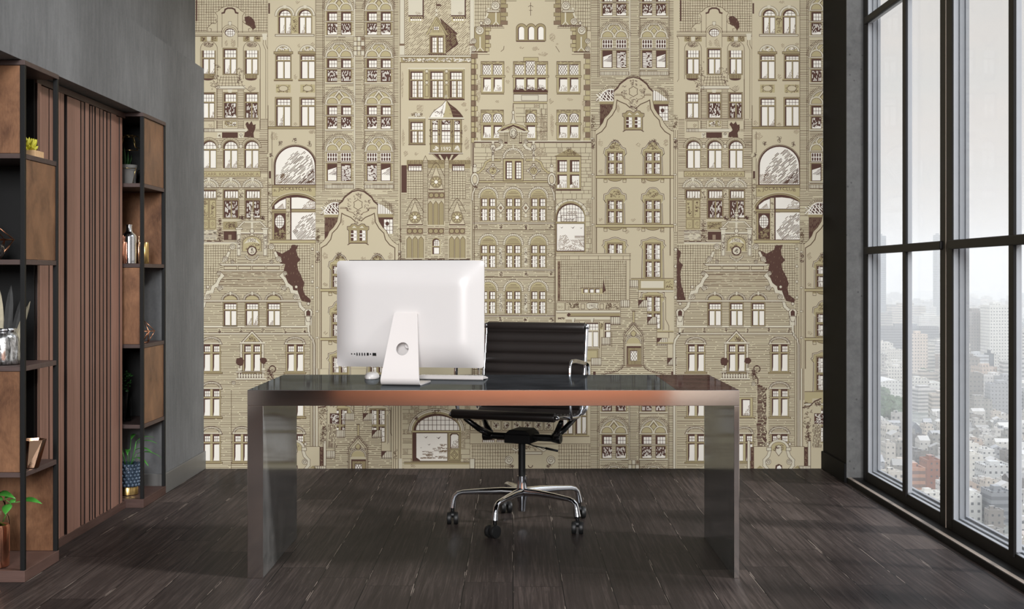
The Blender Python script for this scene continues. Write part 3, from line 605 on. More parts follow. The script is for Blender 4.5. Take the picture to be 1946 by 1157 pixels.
# ---- tall brick house with carved round arches
def brick_arches(ox, oy, rows, zb=18, y0=-210, y1=362, x1=757):
    Q.o = (ox, oy); Q.zb = zb
    Q.R('C', 600, y0, x1, y1, 0); Q.BR(600.5, y0, 617, y1, 3.3, on=(14, 17), gap=(.2, .8)); Q.BR(748, y0, x1, y1, 3.3, on=(9, 12), gap=(.2, .8)); Q.BR(619, y0, 672, y1, 3.3, 1, skip=.15); Q.BR(693, y0, 746, y1, 3.3, 1, skip=.15); Q.BR(675, y0, 692, y1, 3.3, on=(12, 18))
    for x in (600, 613.5, 616.5, 673, 675, 692, 693.5, 747, 749): Q.LN('L', .9, [(x, y0), (x, y1)], 2)
    Q.R('S', 672.8, y0, 675, y1, 2)
    for r, sp in enumerate(rows):
        if sp < y0+25: continue
        last = sp > 280
        for c in (644.5, 720):
            Q.EL('C', c, sp, 27, 29, 2, 0, 180)
            for i in range(31):
                t = math.radians(6+168*i/30); Q.LN('D', .85, [(c+28.3*math.cos(t), sp-29*math.sin(t)), (c+33*math.cos(t), sp-33.5*math.sin(t))], 3)
            Q.EL('I', c, sp, 23, 24, 3, 0, 180); Q.RING('S', c, sp, 22.5, 26.5, 0, 180, 3, 34, ky=1.04)
            # interlaced tracery: two lobes, a diamond, crossing ribs
            for q in (-1, 1):
                if r % 2: Q.SL([(c, sp-1), (c+q*7, sp-8), (c+q*14, sp-17), (c+q*8, sp-25)], 2.2, 5); Q.SL([(c, sp-20), (c+q*8, sp-11), (c+q*16, sp-9), (c+q*24, sp-1)], 2.2, 5)
                else: Q.SL([(c, sp-24), (c+q*6, sp-16), (c+q*11, sp-10), (c+q*18, sp-11)], 2.6, 5)
                Q.P('I', Q.arcp(c+q*13, sp-.5, 10, 10.5, 180, 0, 10), 7); Q.ARC('L', .8, c+q*13, sp-.5, 10, 10.5, 0, 180, 8); Q.ARC('S', 2.2, c+q*13, sp-.5, 11.8, 12, 0, 180, 7)
            Q.P('I', [(c, sp-19), (c+5.5, sp-12.5), (c, sp-6), (c-5.5, sp-12.5)], 7); Q.LN('L', .8, [(c, sp-19), (c+5.5, sp-12.5), (c, sp-6), (c-5.5, sp-12.5)], 8, True)
            Q.R('S', c-28, sp, c+28, sp+2.2, 4); Q.LN('L', .8, [(c-28, sp), (c+28, sp)], 5); Q.LN('L', .8, [(c-28, sp+2.4), (c+28, sp+2.4)], 5)
            a1 = sp+4; h1 = 17; a2 = sp+25; h2 = 23
            if last: a2, h2 = sp+25, 33
            Q.R('O', c-25, a1-1, c+25, a2+h2+2, 2); Q.R('C', c-3.5, a1, c+3.5, a2+h2, 3); Q.HT(Q.rect(c-3.5, a1, c+3.5, a2+h2), 0, 3.3, .9, 'L', 4, on=(8, 8)); Q.R('S', c-28, a1+h1+.5, c+28, a2-1.5, 4); Q.LN('L', .8, [(c-28, a1+h1+.5), (c+28, a1+h1+.5)], 5); Q.LN('L', .8, [(c-28, a2-1.5), (c+28, a2-1.5)], 5)
            for q in (-13.2, 13.2):
                x = c+q; Q.R('D', x-9.5, a1, x+9.5, a1+h1, 3)
                if last: Q.GRID(x-9.5, a1+.5, x+9.5, a1+h1-.5, 4, 2, 4, 'W', 1.5); Q.OUT('W', 1, x-9.2, a1+.8, x+9.2, a1+h1-1, 4)
                else: Q.R('W', x-5.5, a1+3.5, x+9, a1+h1-.7, 4); Q.GRID(x-5.5, a1+3.5, x+9, a1+h1-.7, 3, 2, 5)
                Q.R('D', x-9.5, a2, x+9.5, a2+h2, 3)
                if last:
                    if (q > 0) == (c < 700): Q.HT(Q.rect(x-8, a2+4, x+9, a2+h2-1), -6, 2.3, 1.5, 'W', 4, on=(3, 13), gap=(1, 4))
                    else: Q.P('W', [(x-8, a2+12), (x+8, a2+7), (x+8, a2+h2-1), (x-8, a2+h2-1)], 4); Q.HT([(x-8, a2+20), (x+8, a2+8), (x+8, a2+22)], 30, 2, 1, 'D', 5)
                else:
                    Q.HT(Q.rect(x-8, a2+2, x+9, a2+h2-2), 88, 2, 1.2, 'W', 4, on=(2, 8), gap=(1.5, 6), skip=.2)
                    if r % 2 == 0: Q.P('W', [(x-8, a2+h2-.8), (x-8, a2+h2-4), (x-2, a2+h2-3), (x+3, a2+h2-6), (x+9, a2+h2-4.5), (x+9, a2+h2-.8)], 5)
            Q.R('S', c-27, a2+h2+.8, c+27, a2+h2+3.2, 4); Q.LN('L', .9, [(c-27, a2+h2+3.4), (c+27, a2+h2+3.4)], 5)
            if last:
                y = a2+h2+7; Q.R('S', c-28, y, c+28, y+7, 3); Q.HT(Q.rect(c-28, y, c+28, y+7), 90, 2.8, .9, 'L', 4, on=(9, 9)); Q.OUT('L', .8, c-28, y, c+28, y+7, 4)
        if last:
            for i in range(9): Q.R('I', 614+i*15.5, 362.5, 624+i*15.5, 367.5, 3); Q.OUT('L', .7, 614+i*15.5, 362.5, 624+i*15.5, 367.5, 4)
        if r % 2 == (1 if sp < 200 else 0) and not last:
            for i in range(3):
                for j in range(4):
                    Q.R('S' if (i+j) % 2 else 'C', 672+i*7, sp-38+j*9, 678.5+i*7, sp-29.5+j*9, 4); Q.OUT('L', .7, 672+i*7, sp-38+j*9, 678.5+i*7, sp-29.5+j*9, 5)
            Q.R('H', 687, sp-37, 692, sp-31, 6); Q.R('H', 687, sp-20, 692, sp-13, 6)
# ---- baroque plaster gable with shaped windows
def gable_house(ox, oy, floors=6):
    Q.o = (ox, oy); Q.zb = 30
    cx = 680.5
    Q.R('C', 600, 362, 757, 480, 0); Q.BR(600, 362, 757, 480, 3.3, on=(6, 30), skip=.1)
    # half hidden arch windows beside the gable
    Q.EL('D', 637, 407, 20, 22, 2, 0, 180); 
    for q in range(-3, 4): Q.LN('W', 1.6, [(637+q*5, 385+abs(q)*3), (637+q*9, 406)], 3); Q.LN('W', 1.6, [(637+q*6-9, 388+abs(q)*2), (637+q*6+6, 406)], 3)
    Q.ARC('W', 1.8, 637, 407, 20, 22, 0, 180, 3); Q.LN('W', 1.5, [(617, 406.5), (645, 406.5)], 3)
    Q.R('O', 616, 408, 646, 413, 3); Q.R('D', 617, 413, 646, 462, 2); Q.HT(Q.rect(618, 414, 646, 440), 88, 2.6, .9, 'H', 3, on=(4, 14), gap=(1, 5))
    Q.P('W', [(717, 406), (717, 386), (727, 390), (739, 399), (747, 406)], 2); Q.HT(Q.rect(717, 386, 746, 406), 90, 3.6, .8, 'L', 3, on=(20, 20)); Q.R('O', 716, 407, 748, 413, 3); Q.R('D', 716, 413, 747, 444, 2); Q.R('W', 730, 417, 746, 444, 3); Q.GRID(730, 417, 746, 444, 3, 4, 4); Q.EL('D', 736, 425, 3.5, 4, 5)
    for c, a0, a1 in ((637, 35, 180), (722, 0, 80)):
        for i in range(20):
            t = math.radians(a0+(a1-a0)*i/19); Q.LN('D', .8, [(c+23*math.cos(t), 408-25*math.sin(t)), (c+28*math.cos(t), 408-30*math.sin(t))], 3)
    half = [(0, 358.4), (6, 359.2), (11, 361.5), (17, 367), (22, 371.5), (26, 374), (29, 381), (34, 386), (37, 388), (37, 407), (40, 421), (47, 432), (55, 440), (58, 448), (65, 457), (72, 463), (79.5, 466), (79.5, 480), (79.5, 700)]
    pts = [(cx-a, b) for a, b in half[::-1]]+[(cx+a, b) for a, b in half[1:]]
    Q.P('T', pts, 4); Q.LN('L', 1, pts[2:-2], 5)
    cap = [(cx+q, b+1.5) for q, b in ((-37, 387), (-30, 381), (-26, 374), (-20, 369), (-11, 362.5), (0, 360), (11, 362.5), (20, 369), (26, 374), (30, 381), (37, 387))]
    Q.LN('D', 2.4, cap, 6); Q.LN('L', .8, [(p[0], p[1]-2.3) for p in cap], 6)
    inn = [(-70, 700), (-70, 471), (-60, 465), (-52, 455), (-49, 443), (-40, 434), (-33, 422), (-31, 405), (-26, 408), (-14, 413), (-6, 420)]
    for q in (-1, 1):
        Q.LN('L', 1.7, [(cx-q*a, b) for a, b in inn], 6)
        Q.LN('H', 1.4, [(cx+q*34, 396), (cx+q*22, 396), (cx+q*17, 402), (cx+q*10, 404), (cx+q*5, 409)], 6)
        Q.LN('L', .9, [(cx+q*34, 394), (cx+q*23, 394)], 6)
        Q.ORN(cx+q*18-7, 376, cx+q*18+7, 402, 10, 6, 'D', 2.5); Q.SCR(cx+q*29-4, 412, cx+q*29+4, 430, 6); Q.SCR(cx+q*62-6, 478, cx+q*62+6, 495, 6)
    Q.LN('L', 1.1, [(cx+8*math.cos(t*.524)*(1.15 if t % 2 else .9), 389-9*math.sin(t*.524)*(1.1 if t % 2 else .95)) for t in range(12)], 6, True)
    Q.ORN(cx-10, 366, cx+10, 380, 10, 6, 'D', 2); Q.ORN(cx-10, 398, cx+10, 426, 22, 6, 'D', 2.5); Q.LN('D', .9, [(cx, 366), (cx, 374)], 6)
    Q.P('O', [(663, 462), (663, 437), (661, 436), (661, 431), (666, 430), (668, 426.5), (674, 426), (680.5, 430), (687, 426), (693, 426.5), (695, 430), (700, 431), (700, 436), (698, 437), (698, 462)], 6); Q.LN('D', 1.1, [(663, 464), (663, 438), (660, 436), (660, 430.5), (666, 429.5), (668, 426), (674, 425), (680.5, 429), (687, 425), (693, 426), (695, 429.5), (701, 430.5), (701, 436), (698, 438), (698, 464)], 7); Q.LN('D', 1.6, [(661, 465), (666, 462), (695, 462), (700, 465)], 7)
    for x in (667, 683.5): Q.R('D', x, 437.5, x+11.5, 457.5, 7); Q.GRID(x, 437.5, x+11.5, 457.5, 2, 3, 8, 'W', 1.6); Q.R('W', x+6.5, 438, x+11, 457, 8); Q.GRID(x+6, 438, x+11, 457, 1, 3, 9)
    Q.P('S', [(669, 433), (673, 429), (678, 433)], 8); Q.P('S', [(683, 433), (688, 429), (692, 433)], 8)
    # floors of shaped windows
    def shaped(c, y0, y1, g, kind):
        w = 13.5; hw = 20 if kind < 2 else 22
        hood = [(-hw+1, y1+1), (-hw+2, y0+4), (-hw-2, y0-2), (-hw-1, y0-12), (-hw+6, y0-14), (-hw+10, y0-21), (-6, y0-24), (0, y0-25)] if kind < 2 else [(-hw+1, y1+1), (-hw+2, y0+10), (-hw-3, y0+3), (-hw, y0), (-hw, y0-7), (-12, y0-9), (-6, y0-12), (0, y0-13)]
        if kind == 0: hood = [(-hw+1, y1+1), (-hw+2, y0+6), (-hw-2, y0+2), (-hw, y0-8), (-hw+6, y0-10), (-8, y0-19), (0, y0-23)]
        p = [(c+a, b) for a, b in hood]+[(c-a, b) for a, b in hood[::-1][1:]]
        Q.P('I', [(c+(q[0]-c)*.93, q[1]+1) for q in p], 6); Q.LN('D', 1, p, 7); Q.LN('S', 1.1, [(c+(q[0]-c)*.95, q[1]+1.2) for q in p], 7); Q.LN('L', .7, [(c+(q[0]-c)*.9, q[1]+2.2) for q in p], 7)
        if kind < 2: Q.ORN(c-12, y0-19, c+12, y0-5, 14, 7, 'L', 3)
        if kind == 0: Q.ORN(c-8, y0-26, c+8, y0-14, 12, 7, 'D', 3)
        Q.R('O', c-w-1.5, y0-2, c+w+1.5, y1, 7); Q.OUT('L', .9, c-w-1.5, y0-2, c+w+1.5, y1, 8)
        ym = y0+(y1-y0)*(.42 if kind < 2 else .49)
        for a, b in ((c-w, c-2), (c+2, c+w)):
            for ya, yb, ny in ((y0, ym-2, 2 if kind < 2 else g), (ym+2, y1-1, g)):
                Q.R('D', a, ya, b, yb, 8); Q.R('W', a+3.2, ya+2.5, b-.3, yb-.3, 9); Q.GRID(a, ya, b, yb, 2, ny, 10, 'L', .9); Q.GRID(a+1.2, ya+1, b-4, yb-2, 2, ny, 10, 'W', 1.0); Q.HT(Q.rect(a+4, (ya+yb)/2, b-.5, yb-1), 85, 2.4, .8, 'H', 10, on=(2, 6), gap=(2, 5), skip=.3)
    ys = [(505, 546, 2, 0), (596, 639, 2, 1), (678.6, 742, 3, 2), (778, 840, 3, 2)]
    for i, (a, b, g, k) in enumerate(ys[:floors]):
        for c in (645.8, 717.5): shaped(c, a, b, g, k)
        if k < 2:
            y = b+2.5; Q.R('I', 609, y, 757, y+5.5, 9); 
            for q in (y, y+5.5): Q.LN('L', 1.2, [(609, q), (757, q)], 10)
            for c in (645.8, 717.5):
                for x in (c-18, c+18): Q.R('O', x-4, y+5.5, x+4, y+9, 9); Q.OUT('L', .8, x-3, y+6, x+3, y+13, 9)
                Q.EL('O', c, y+6, 13, 5, 8, 180, 360); Q.ARC('L', .9, c, y+6, 13, 5, 180, 360, 9)
        elif i == 2:
            Q.R('I', 609, b+2, 757, b+24, 9); Q.R('S', 695, b+7, 738, b+20, 10); Q.OUT('L', .9, 693, b+5, 740, b+22, 11); Q.LN('L', 1.2, [(609, b+2), (757, b+2)], 10); Q.R('S', 609, b+24, 757, b+28, 9); Q.LN('L', 1, [(609, b+24), (757, b+24)], 10); Q.LN('L', .8, [(609, b+28), (757, b+28)], 10); Q.ORN(742, b+5, 756, b+22, 8, 10, 'L', 3)
            Q.R('T', 609, b+28, 757, b+150, 6); Q.LN('L', 1, [(693, b+38), (742, b+38), (742, b+80), (748, b+92), (748, b+115)], 8)
    for p in ((690, 640-150), (700, 560), (668, 655), (735, 654), (690, 650), (618, 540), (618, 632), (680, 632)): Q.SCR(p[0]-5, p[1]-4, p[0]+6, p[1]+5, 6)
    # drain pipes and posts at both edges
    for x in (600.5, 757.5):
        Q.R('T', x, 440 if x > 700 else 464, x+8, 760, 10)
        for q in (0, 3.2, 7.2): Q.LN('L', .9, [(x+q, 462), (x+q, 760)], 11)
        for y in (477, 545, 590, 640): Q.R('S', x-.5, y, x+5, y+3, 12); Q.OUT('L', .7, x-.5, y, x+5, y+3, 13)
        Q.ORN(x-2, 432, x+9, 462, 18, 12, 'L', 3); Q.ORN(x-2, 478, x+9, 500, 16, 12, 'D', 3)
    Q.R('C', 757.5, 655, 764, 900, 12); Q.BR(758, 655, 764, 900, 3.2, 13)
    for y in (689, 721, 750, 780): Q.EL('S', 761, y, 3, 3, 14); Q.LN('L', .8, Q.arcp(761, y, 3, 3), 15)
for k in (0, 920): house_oriel(k); house_shop(k)
RW = [-160.6, -71, 18.5, 107.7, 197, 286]
brick_arches(0, 0, RW); brick_arches(523, -215, RW); brick_arches(920, 0, RW)
brick_arches(522, 715, [-71, 18.5, 107.7, 197], 18, -20, 180)
gable_house(523, -215); gable_house(0, 0); gable_house(920, 0)
# ---- plaster house with dormer and domed oriel
Q.o = (0, 0); Q.zb = 48
Q.R('T', 759, -210, 901, 316, 0)
Q.HT(Q.rect(770, -210, 893, 105), 42, 3, .9, 'L', 1, on=(5, 22), gap=(2, 9))
Q.R('D', 762, -210, 769, 105, 1)
for a in (760, 893): Q.R('S', a, -210, a+8.5, 84, 2); Q.OUT('L', .8, a, -210, a+8.5, 84, 3); Q.R('S', a, 87, a+8.5, 105, 2); Q.R('H', a-1, 83, a+9.5, 87, 3)
for a, b in ((776, 803), (857, 883)):
    Q.R('S', a, -40, b, 30, 2); Q.R('D', b, -20, b+2.5, 36, 3); Q.R('D', a, 29, b, 31.5, 3); Q.R('I', a+1, 32, b-1, 42, 3); Q.R('D', a+3.5, 33, b-2, 36, 4); Q.R('W', a+4.5, 36, b-2, 40, 4); Q.GRID(a+4.5, 33, b-2, 40, 5, 1, 5, 'I', 1.5); Q.SCR(a+12, 22, a+24, 29)
Q.P('D', [(836, 34), (869, 63.5), (866, 68), (871, 84), (847, 102), (846, 67)], 2); Q.HT([(840, 40), (866, 64), (868, 82), (848, 98)], 42, 2.6, .9, 'O', 3, on=(4, 14), gap=(2, 5))
Q.P('I', [(816, 66), (829.5, 36), (846, 66), (846, 104), (815, 104)], 3); Q.HT([(817, 62), (829.5, 40), (843, 62)], 90, 3, .8, 'L', 4, on=(30, 30))
Q.LN('L', 4.5, [(829.5, 33), (811, 66)], 5); Q.LN('I', 3, [(829.5, 33), (811, 66)], 6); Q.LN('L', 4.5, [(829.5, 33), (850, 66)], 5); Q.LN('O', 3, [(829.5, 33), (850, 66)], 6)
Q.R('W', 825, 51, 834, 57, 6); Q.GRID(825, 51, 834, 57, 3, 2, 7, 'D', 1.2)
Q.WIN(818, 69, 842, 100.5, 4, 0, cols=2, low=(2, 4)); Q.R('D', 814, 102, 848, 104, 5)
Q.LN('L', 1, [(829.5, 4), (829.5, 33)], 5); Q.R('D', 830, 8, 838, 11.5, 5); Q.EL('S', 829.5, 20, 2, 3, 6); Q.EL('S', 829.5, 28, 2.3, 3, 6)
Q.R('T', 760, 105, 901, 316, 3); Q.R('S', 760, 105, 901, 108, 4); Q.R('O', 762, 109, 900, 118.5, 4); Q.ORN(763, 110, 898, 118, 75, 5, 'W', 2.2); Q.ORN(763, 110, 898, 118, 40, 5, 'L', 2.2)
for y in (105, 108.5, 119): Q.LN('L', 1, [(760, y), (901, y)], 6)
Q.R('I', 776, 131, 883, 189, 4); Q.OUT('L', 1, 777.6, 131, 882, 188, 5); Q.LN('D', 2.4, [(777, 189.5), (883, 189.5)], 5); Q.R('S', 775, 129, 884, 131.5, 5)
for a, b in ((780, 803.5), (818, 842), (855, 878)): Q.WIN(a, 136, b, 185.5, 5, .32, 4, 2, 2, low=(2, 4), post=2.4)
for x in (811, 848.5):
    for y in (135.5, 157): Q.EL('S', x, y, 3, 3, 6); Q.LN('L', .8, Q.arcp(x, y, 3, 3), 7)
    Q.OUT('L', .9, x-3, 140, x+3, 153, 6); Q.OUT('L', .9, x-3, 162, x+3, 184, 6)
Q.R('O', 777, 225.5, 808, 275, 4); Q.OUT('L', .9, 777, 225.5, 808, 275, 5); Q.WIN(780, 231.5, 804, 271.5, 5, .4, 4, 2, 2, low=(2, 3), post=2.2); Q.R('S', 776, 222, 808, 225.5, 5); Q.ORN(780, 214, 805, 223, 16, 5, 'L', 3); Q.ORN(785, 214, 800, 223, 6, 6, 'W', 2.5); Q.LN('D', 1.6, [(776, 275), (809, 275)], 6)
Q.P('W', [(816.5, 223), (822, 214), (830, 207), (840, 200), (848, 190), (846, 208), (842, 223)], 8); Q.P('I', [(848, 190), (846, 208), (842, 223), (861, 223), (856, 206)], 8); Q.P('D', [(848, 190), (855, 198), (866, 206), (874, 214), (880.5, 223), (861, 223), (856, 206)], 8)
for y in (202, 209, 216): Q.LN('H', .9, [(854, y), (854+y-196, y+2)], 9)
Q.LN('L', 1, [(816.5, 223), (822, 214), (830, 207), (840, 200), (848, 190), (855, 198), (866, 206), (874, 214), (880.5, 223)], 9); Q.LN('L', .8, [(843, 200), (838, 222)], 9); Q.ORN(824, 205, 846, 222, 8, 9, 'D', 3)
Q.EL('S', 848, 183, 2.4, 3, 9); Q.LN('L', 1, [(848, 172), (848, 190)], 9)
Q.R('S', 814, 223, 882, 226, 9); Q.LN('D', 1.2, [(814, 226.5), (882, 226.5)], 10); Q.R('O', 817, 226.5, 878, 290, 8)
for a, b in ((821.5, 832), (839, 856), (863, 874.5)):
    Q.R('D', a, 229, b, 271, 9); Q.R('W', a+1, 237, b-.6, 247, 10); Q.R('W', a+1, 249.5, b-.6, 271, 10); Q.ORN(a, 228, b, 237, 8, 10, 'W', 2); Q.GRID(a+1, 237, b-.6, 271, 3 if b-a > 12 else 2, 5, 11)
for x in (835.5, 859.5, 818.5, 877): Q.LN('L', 1, [(x, 227), (x, 290)], 10); Q.ORN(x-3, 245, x+3, 262, 6, 10, 'D', 2)
for y in (272.5, 274.5, 289.5): Q.LN('L', 1.1, [(816, y), (879, y)], 11)
Q.TXT('1592', 839, 279, 857, 286, 11, 'W'); Q.ORN(822, 276, 834, 288, 10, 11, 'W', 2.5); Q.ORN(862, 276, 874, 288, 10, 11, 'W', 2.5)
Q.R('S', 815, 289, 880, 292, 10); Q.LN('D', 1.2, [(815, 292.5), (880, 292.5)], 11)
Q.P('D', [(824, 293), (872, 293), (856, 308), (848, 318), (840, 308)], 9); Q.P('C', [(833, 294), (837, 294), (845, 306), (842, 309)], 10); Q.P('C', [(862, 294), (858, 294), (853, 305), (855, 307)], 10); Q.LN('L', 1, [(822, 293), (842, 311)], 10)
for p in ((790, 196, 808, 214), (876, 194, 888, 204), (882, 206, 890, 212), (880, 236, 890, 252), (882, 258, 894, 290), (763, 242, 770, 282), (766, 284, 776, 300), (786, 288, 796, 296), (762, 128, 768, 190), (884, 296, 896, 316)): Q.SCR(*p)
Q.LN('D', 2.2, [(899, 118), (899, 500)], 11); Q.LN('L', 1, [(895.5, 118), (895.5, 316)], 10); Q.LN('L', 1.2, [(761, 118), (761, 500)], 10)
# ---- small brick church
Q.zb = 62
Q.P('C', [(763, 366), (763, 318), (774, 318), (894, 318), (894, 770), (763, 770)], 0); Q.BR(763, 318, 894, 500, 3.1, 1, on=(5, 22), gap=(.5, 3))
Q.R('O', 773, 304, 894, 320, 1); Q.HT(Q.rect(773, 304, 894, 312), 90, 1.7, .7, 'L', 2, on=(3, 9))
Q.R('D', 763, 314, 773, 366, 2)
for a, b in ((775, 802), (859, 883)):
    Q.R('D', a, 312, b, 325, 3); Q.R('W', a+2, 316, b-1, 324, 4); Q.GRID(a+1, 312, b-1, 324, 5, 2, 5, 'L', 1); Q.R('C', a-1.5, 324, b+2, 378, 2); Q.TILE(Q.rect(a-1.5, 324, b+2, 378), 4.8, 4.6, 3)
for a, b in ((804, 813), (845, 853)):
    Q.P('C', [(a, 500), (a, 306), ((a+b)/2, 296), (b, 306), (b, 500)], 4); Q.BR(a, 304, b, 492, 2.9, 5, on=(7, 9), gap=(.2, 1)); Q.LN('L', .9, [(a, 420), (a, 306), ((a+b)/2, 296), (b, 306), (b, 420)], 6)
def church_gable(c, y0, y1, w, r, zc):
    Q.P('T', [(c, y0), (c+w*.55, y0+26), (c+w, y1), (c-w, y1), (c-w*.55, y0+26)], 6); Q.LN('L', 1, [(c-w-2, y0+22), (c-5, y0), (c, y0-4), (c+5, y0), (c+w+2, y0+22)], 7)
    Q.LN('L', .9, [(c-w, y1), (c-w*.6, y0+26), (c, y0+2), (c+w*.6, y0+26), (c+w, y1)], 7)
    Q.EL('D', c, zc, r, r, 7); Q.EL('I', c, zc, r-1, r-1, 8); Q.EL('W', c, zc, 3.2, 3.2, 10)
    for i in range(8):
        t = i*math.pi/4; Q.LN('D', 1.2, [(c+3*math.cos(t), zc+3*math.sin(t)), (c+(r-2.5)*math.cos(t), zc+(r-2.5)*math.sin(t))], 9)
    Q.LN('L', .8, Q.arcp(c, zc, r-2.5, r-2.5), 9); Q.LN('D', 2, [(c-w, y1), (c+w, y1)], 8)
church_gable(828.8, 313, 360, 14, 11.5, 345.7); church_gable(788.5, 381, 427, 15, 11.5, 413); church_gable(868.8, 381, 427, 15, 11.5, 413)
def lancets(x0, x1, y0, y1, n=3):
    w = (x1-x0)/n; Q.R('C', x0-1.5, y0-3, x1+1.5, y1+2, 6)
    for i in range(n):
        c = x0+w*(i+.5); Q.P('O', [(c-w*.4, y1), (c-w*.4, y0+4), (c-w*.2, y0+.5), (c, y0-1), (c+w*.2, y0+.5), (c+w*.4, y0+4), (c+w*.4, y1)], 7)
        Q.LN('L', .9, [(c-w*.42, y1), (c-w*.42, y0+4), (c, y0-2), (c+w*.42, y0+4), (c+w*.42, y1)], 8)
lancets(812.6, 844, 384, 427); lancets(772, 806, 451, 490); lancets(853, 885, 451, 490)
for c, y in ((829.5, 371), (788.5, 439), (828.5, 439), (868.5, 439)):
    Q.R('H', c-15.5, y-6, c+15.5, y+6, 6)
    for q in (-10, 0, 10): Q.EL('O', c+q, y, 4.6, 4.6, 7); Q.LN('D', .9, Q.arcp(c+q, y, 4.6, 4.6, n=10), 8)
Q.P('C', [(819, 486), (819, 458), (828.5, 448), (838, 458), (838, 486)], 6); Q.WIN(822, 453, 835, 483, 7, .5, 3, 3, 1, arch=.9)
Q.LN('D', 1.2, [(763, 492), (894, 492)], 6)
# ---- stepped plaster house with leaded windows
Q.zb = 74
Q.R('T', 901, -210, 1123, 280, 0)
Q.R('C', 902, -210, 958, 50, 1); Q.R('C', 1059, -210, 1122, 50, 1); Q.TILE(Q.rect(902, -210, 958, 60), 4.6, 7, 2, .8); Q.TILE(Q.rect(1059, -210, 1122, 60), 4.6, 7, 2, .8)
for q in (-1, 1):
    X = lambda d: 1008.5+q*d
    def rr(col, a, y0, b, y1, z): Q.R(col, min(X(a), X(b)), y0, max(X(a), X(b)), y1, z)
    rr('T', 0, -210, 48, 60, 3); rr('T', 0, 52, 76, 110, 3); rr('T', 0, 100, 106, 280, 3)
    for i in range(7):
        e = 3 if i % 2 else 0; rr('O' if i % 3 else 'H', 47+e-3, -8+i*8, 57, -1+i*8, 5); Q.OUT('L', .7, min(X(47+e-3), X(57)), -8+i*8, max(X(47+e-3), X(57)), -1+i*8, 6)
    for i in range(6):
        e = 3 if i % 2 else 0; rr('I' if i != 2 else 'H', 76+e, 52+i*7.8, 86, 59+i*7.8, 5); Q.OUT('L', .7, min(X(76+e), X(86)), 52+i*7.8, max(X(76+e), X(86)), 59+i*7.8, 6)
    for i in range(17):
        e = 3 if i % 2 else 0; rr('I' if i % 3 else 'H', 103+e-2, 102+i*10, 113, 111+i*10, 5); Q.OUT('L', .7, min(X(103+e-2), X(113)), 102+i*10, max(X(103+e-2), X(113)), 111+i*10, 6)
    rr('O', 57, 24, 82, 47, 4); Q.OUT('L', .8, min(X(57), X(82)), 24, max(X(57), X(82)), 47, 5); rr('O', 86, 52, 107, 98, 4); Q.OUT('L', .8, min(X(86), X(107)), 52, max(X(86), X(107)), 98, 5)
    rr('S', 60, 19.5, 83, 23, 6); Q.OUT('L', .8, min(X(60), X(83)), 19.5, max(X(60), X(83)), 23, 7)
    Q.SPI(X(67), 11, 8, 6, 'S', q); Q.SPI(X(82), 41, 6.5, 6, 'S', q); Q.LN('S', 3, [(X(81), 25), (X(86), 36)], 6); Q.SPI(X(97), 58, 8, 6, 'S', q); Q.SPI(X(108), 78, 5, 6, 'S', q); Q.SPI(X(108), 93, 5, 6, 'S', -q)
    Q.EL('S', X(94), 44, 3, 3, 6); Q.LN('D', .9, Q.arcp(X(94), 44, 3, 3, n=8), 7); Q.EL('S', X(80), 17, 2.2, 2.2, 6)
    Q.LN('S', 2.6, [(X(66), 24), (X(66), 42)], 6); Q.LN('S', 1.8, [(X(61), 47), (X(66), 41), (X(71), 47)], 6); Q.LN('S', 2.6, [(X(96), 70), (X(96), 92)], 6); Q.LN('S', 1.8, [(X(90), 97), (X(96), 90), (X(102), 97)], 6)
    for a, b, y in ((54, 96, 49), (82, 113, 99)): Q.LN('D', 1.8, [(X(a), y), (X(b), y)], 7); Q.LN('L', .9, [(X(a-4), y+4.5), (X(b-10), y+4.5)], 6)
    Q.LN('L', 1, [(X(27), 2), (X(50), 2)], 6)
Q.LN('D', .9, [(1008.5, 5), (1008.5, 30)], 6); Q.LN('D', .9, [(1004, 13), (1007, 11), (1010, 11), (1013, 13)], 6); Q.LN('D', .9, [(1005.5, 20), (1011.5, 20)], 6)
Q.P('O', [(981, 78), (981, 54)]+Q.arcp(991, 54, 10, 9, 180, 20, 8)+Q.arcp(1009, 54, 9, 9, 160, 20, 8)+Q.arcp(1027, 54, 10, 9, 160, 0, 8)+[(1037, 78)], 5)
Q.LN('L', 1, [(981, 78), (981, 54)]+Q.arcp(991, 54, 10, 9, 180, 20, 8)+Q.arcp(1009, 54, 9, 9, 160, 20, 8)+Q.arcp(1027, 54, 10, 9, 160, 0, 8)+[(1037, 78)], 6)
for c in (991, 1010, 1028): Q.P('D', [(c-7, 76)]+Q.arcp(c-1, 56, 6, 6, 180, 0, 8)+[(c+5, 76)], 6); Q.P('W', [(c-5, 75.5)]+Q.arcp(c, 56, 5, 5, 180, 0, 8)+[(c+5, 75.5)], 7)
Q.LN('D', 2.2, [(981, 78.5), (1036, 78.5)], 6)
for p in ((1042, 60, 1056, 80), (1008, 88, 1026, 98), (1022, 98, 1044, 108), (985, 88, 998, 94), (1056, 82, 1062, 86)): Q.SCR(*p, z=5)
Q.LN('L', 1, [(958, 88), (957, 94), (952, 98)], 5); Q.LN('L', 1, [(1056, 88), (1060, 94), (1063, 99)], 5)
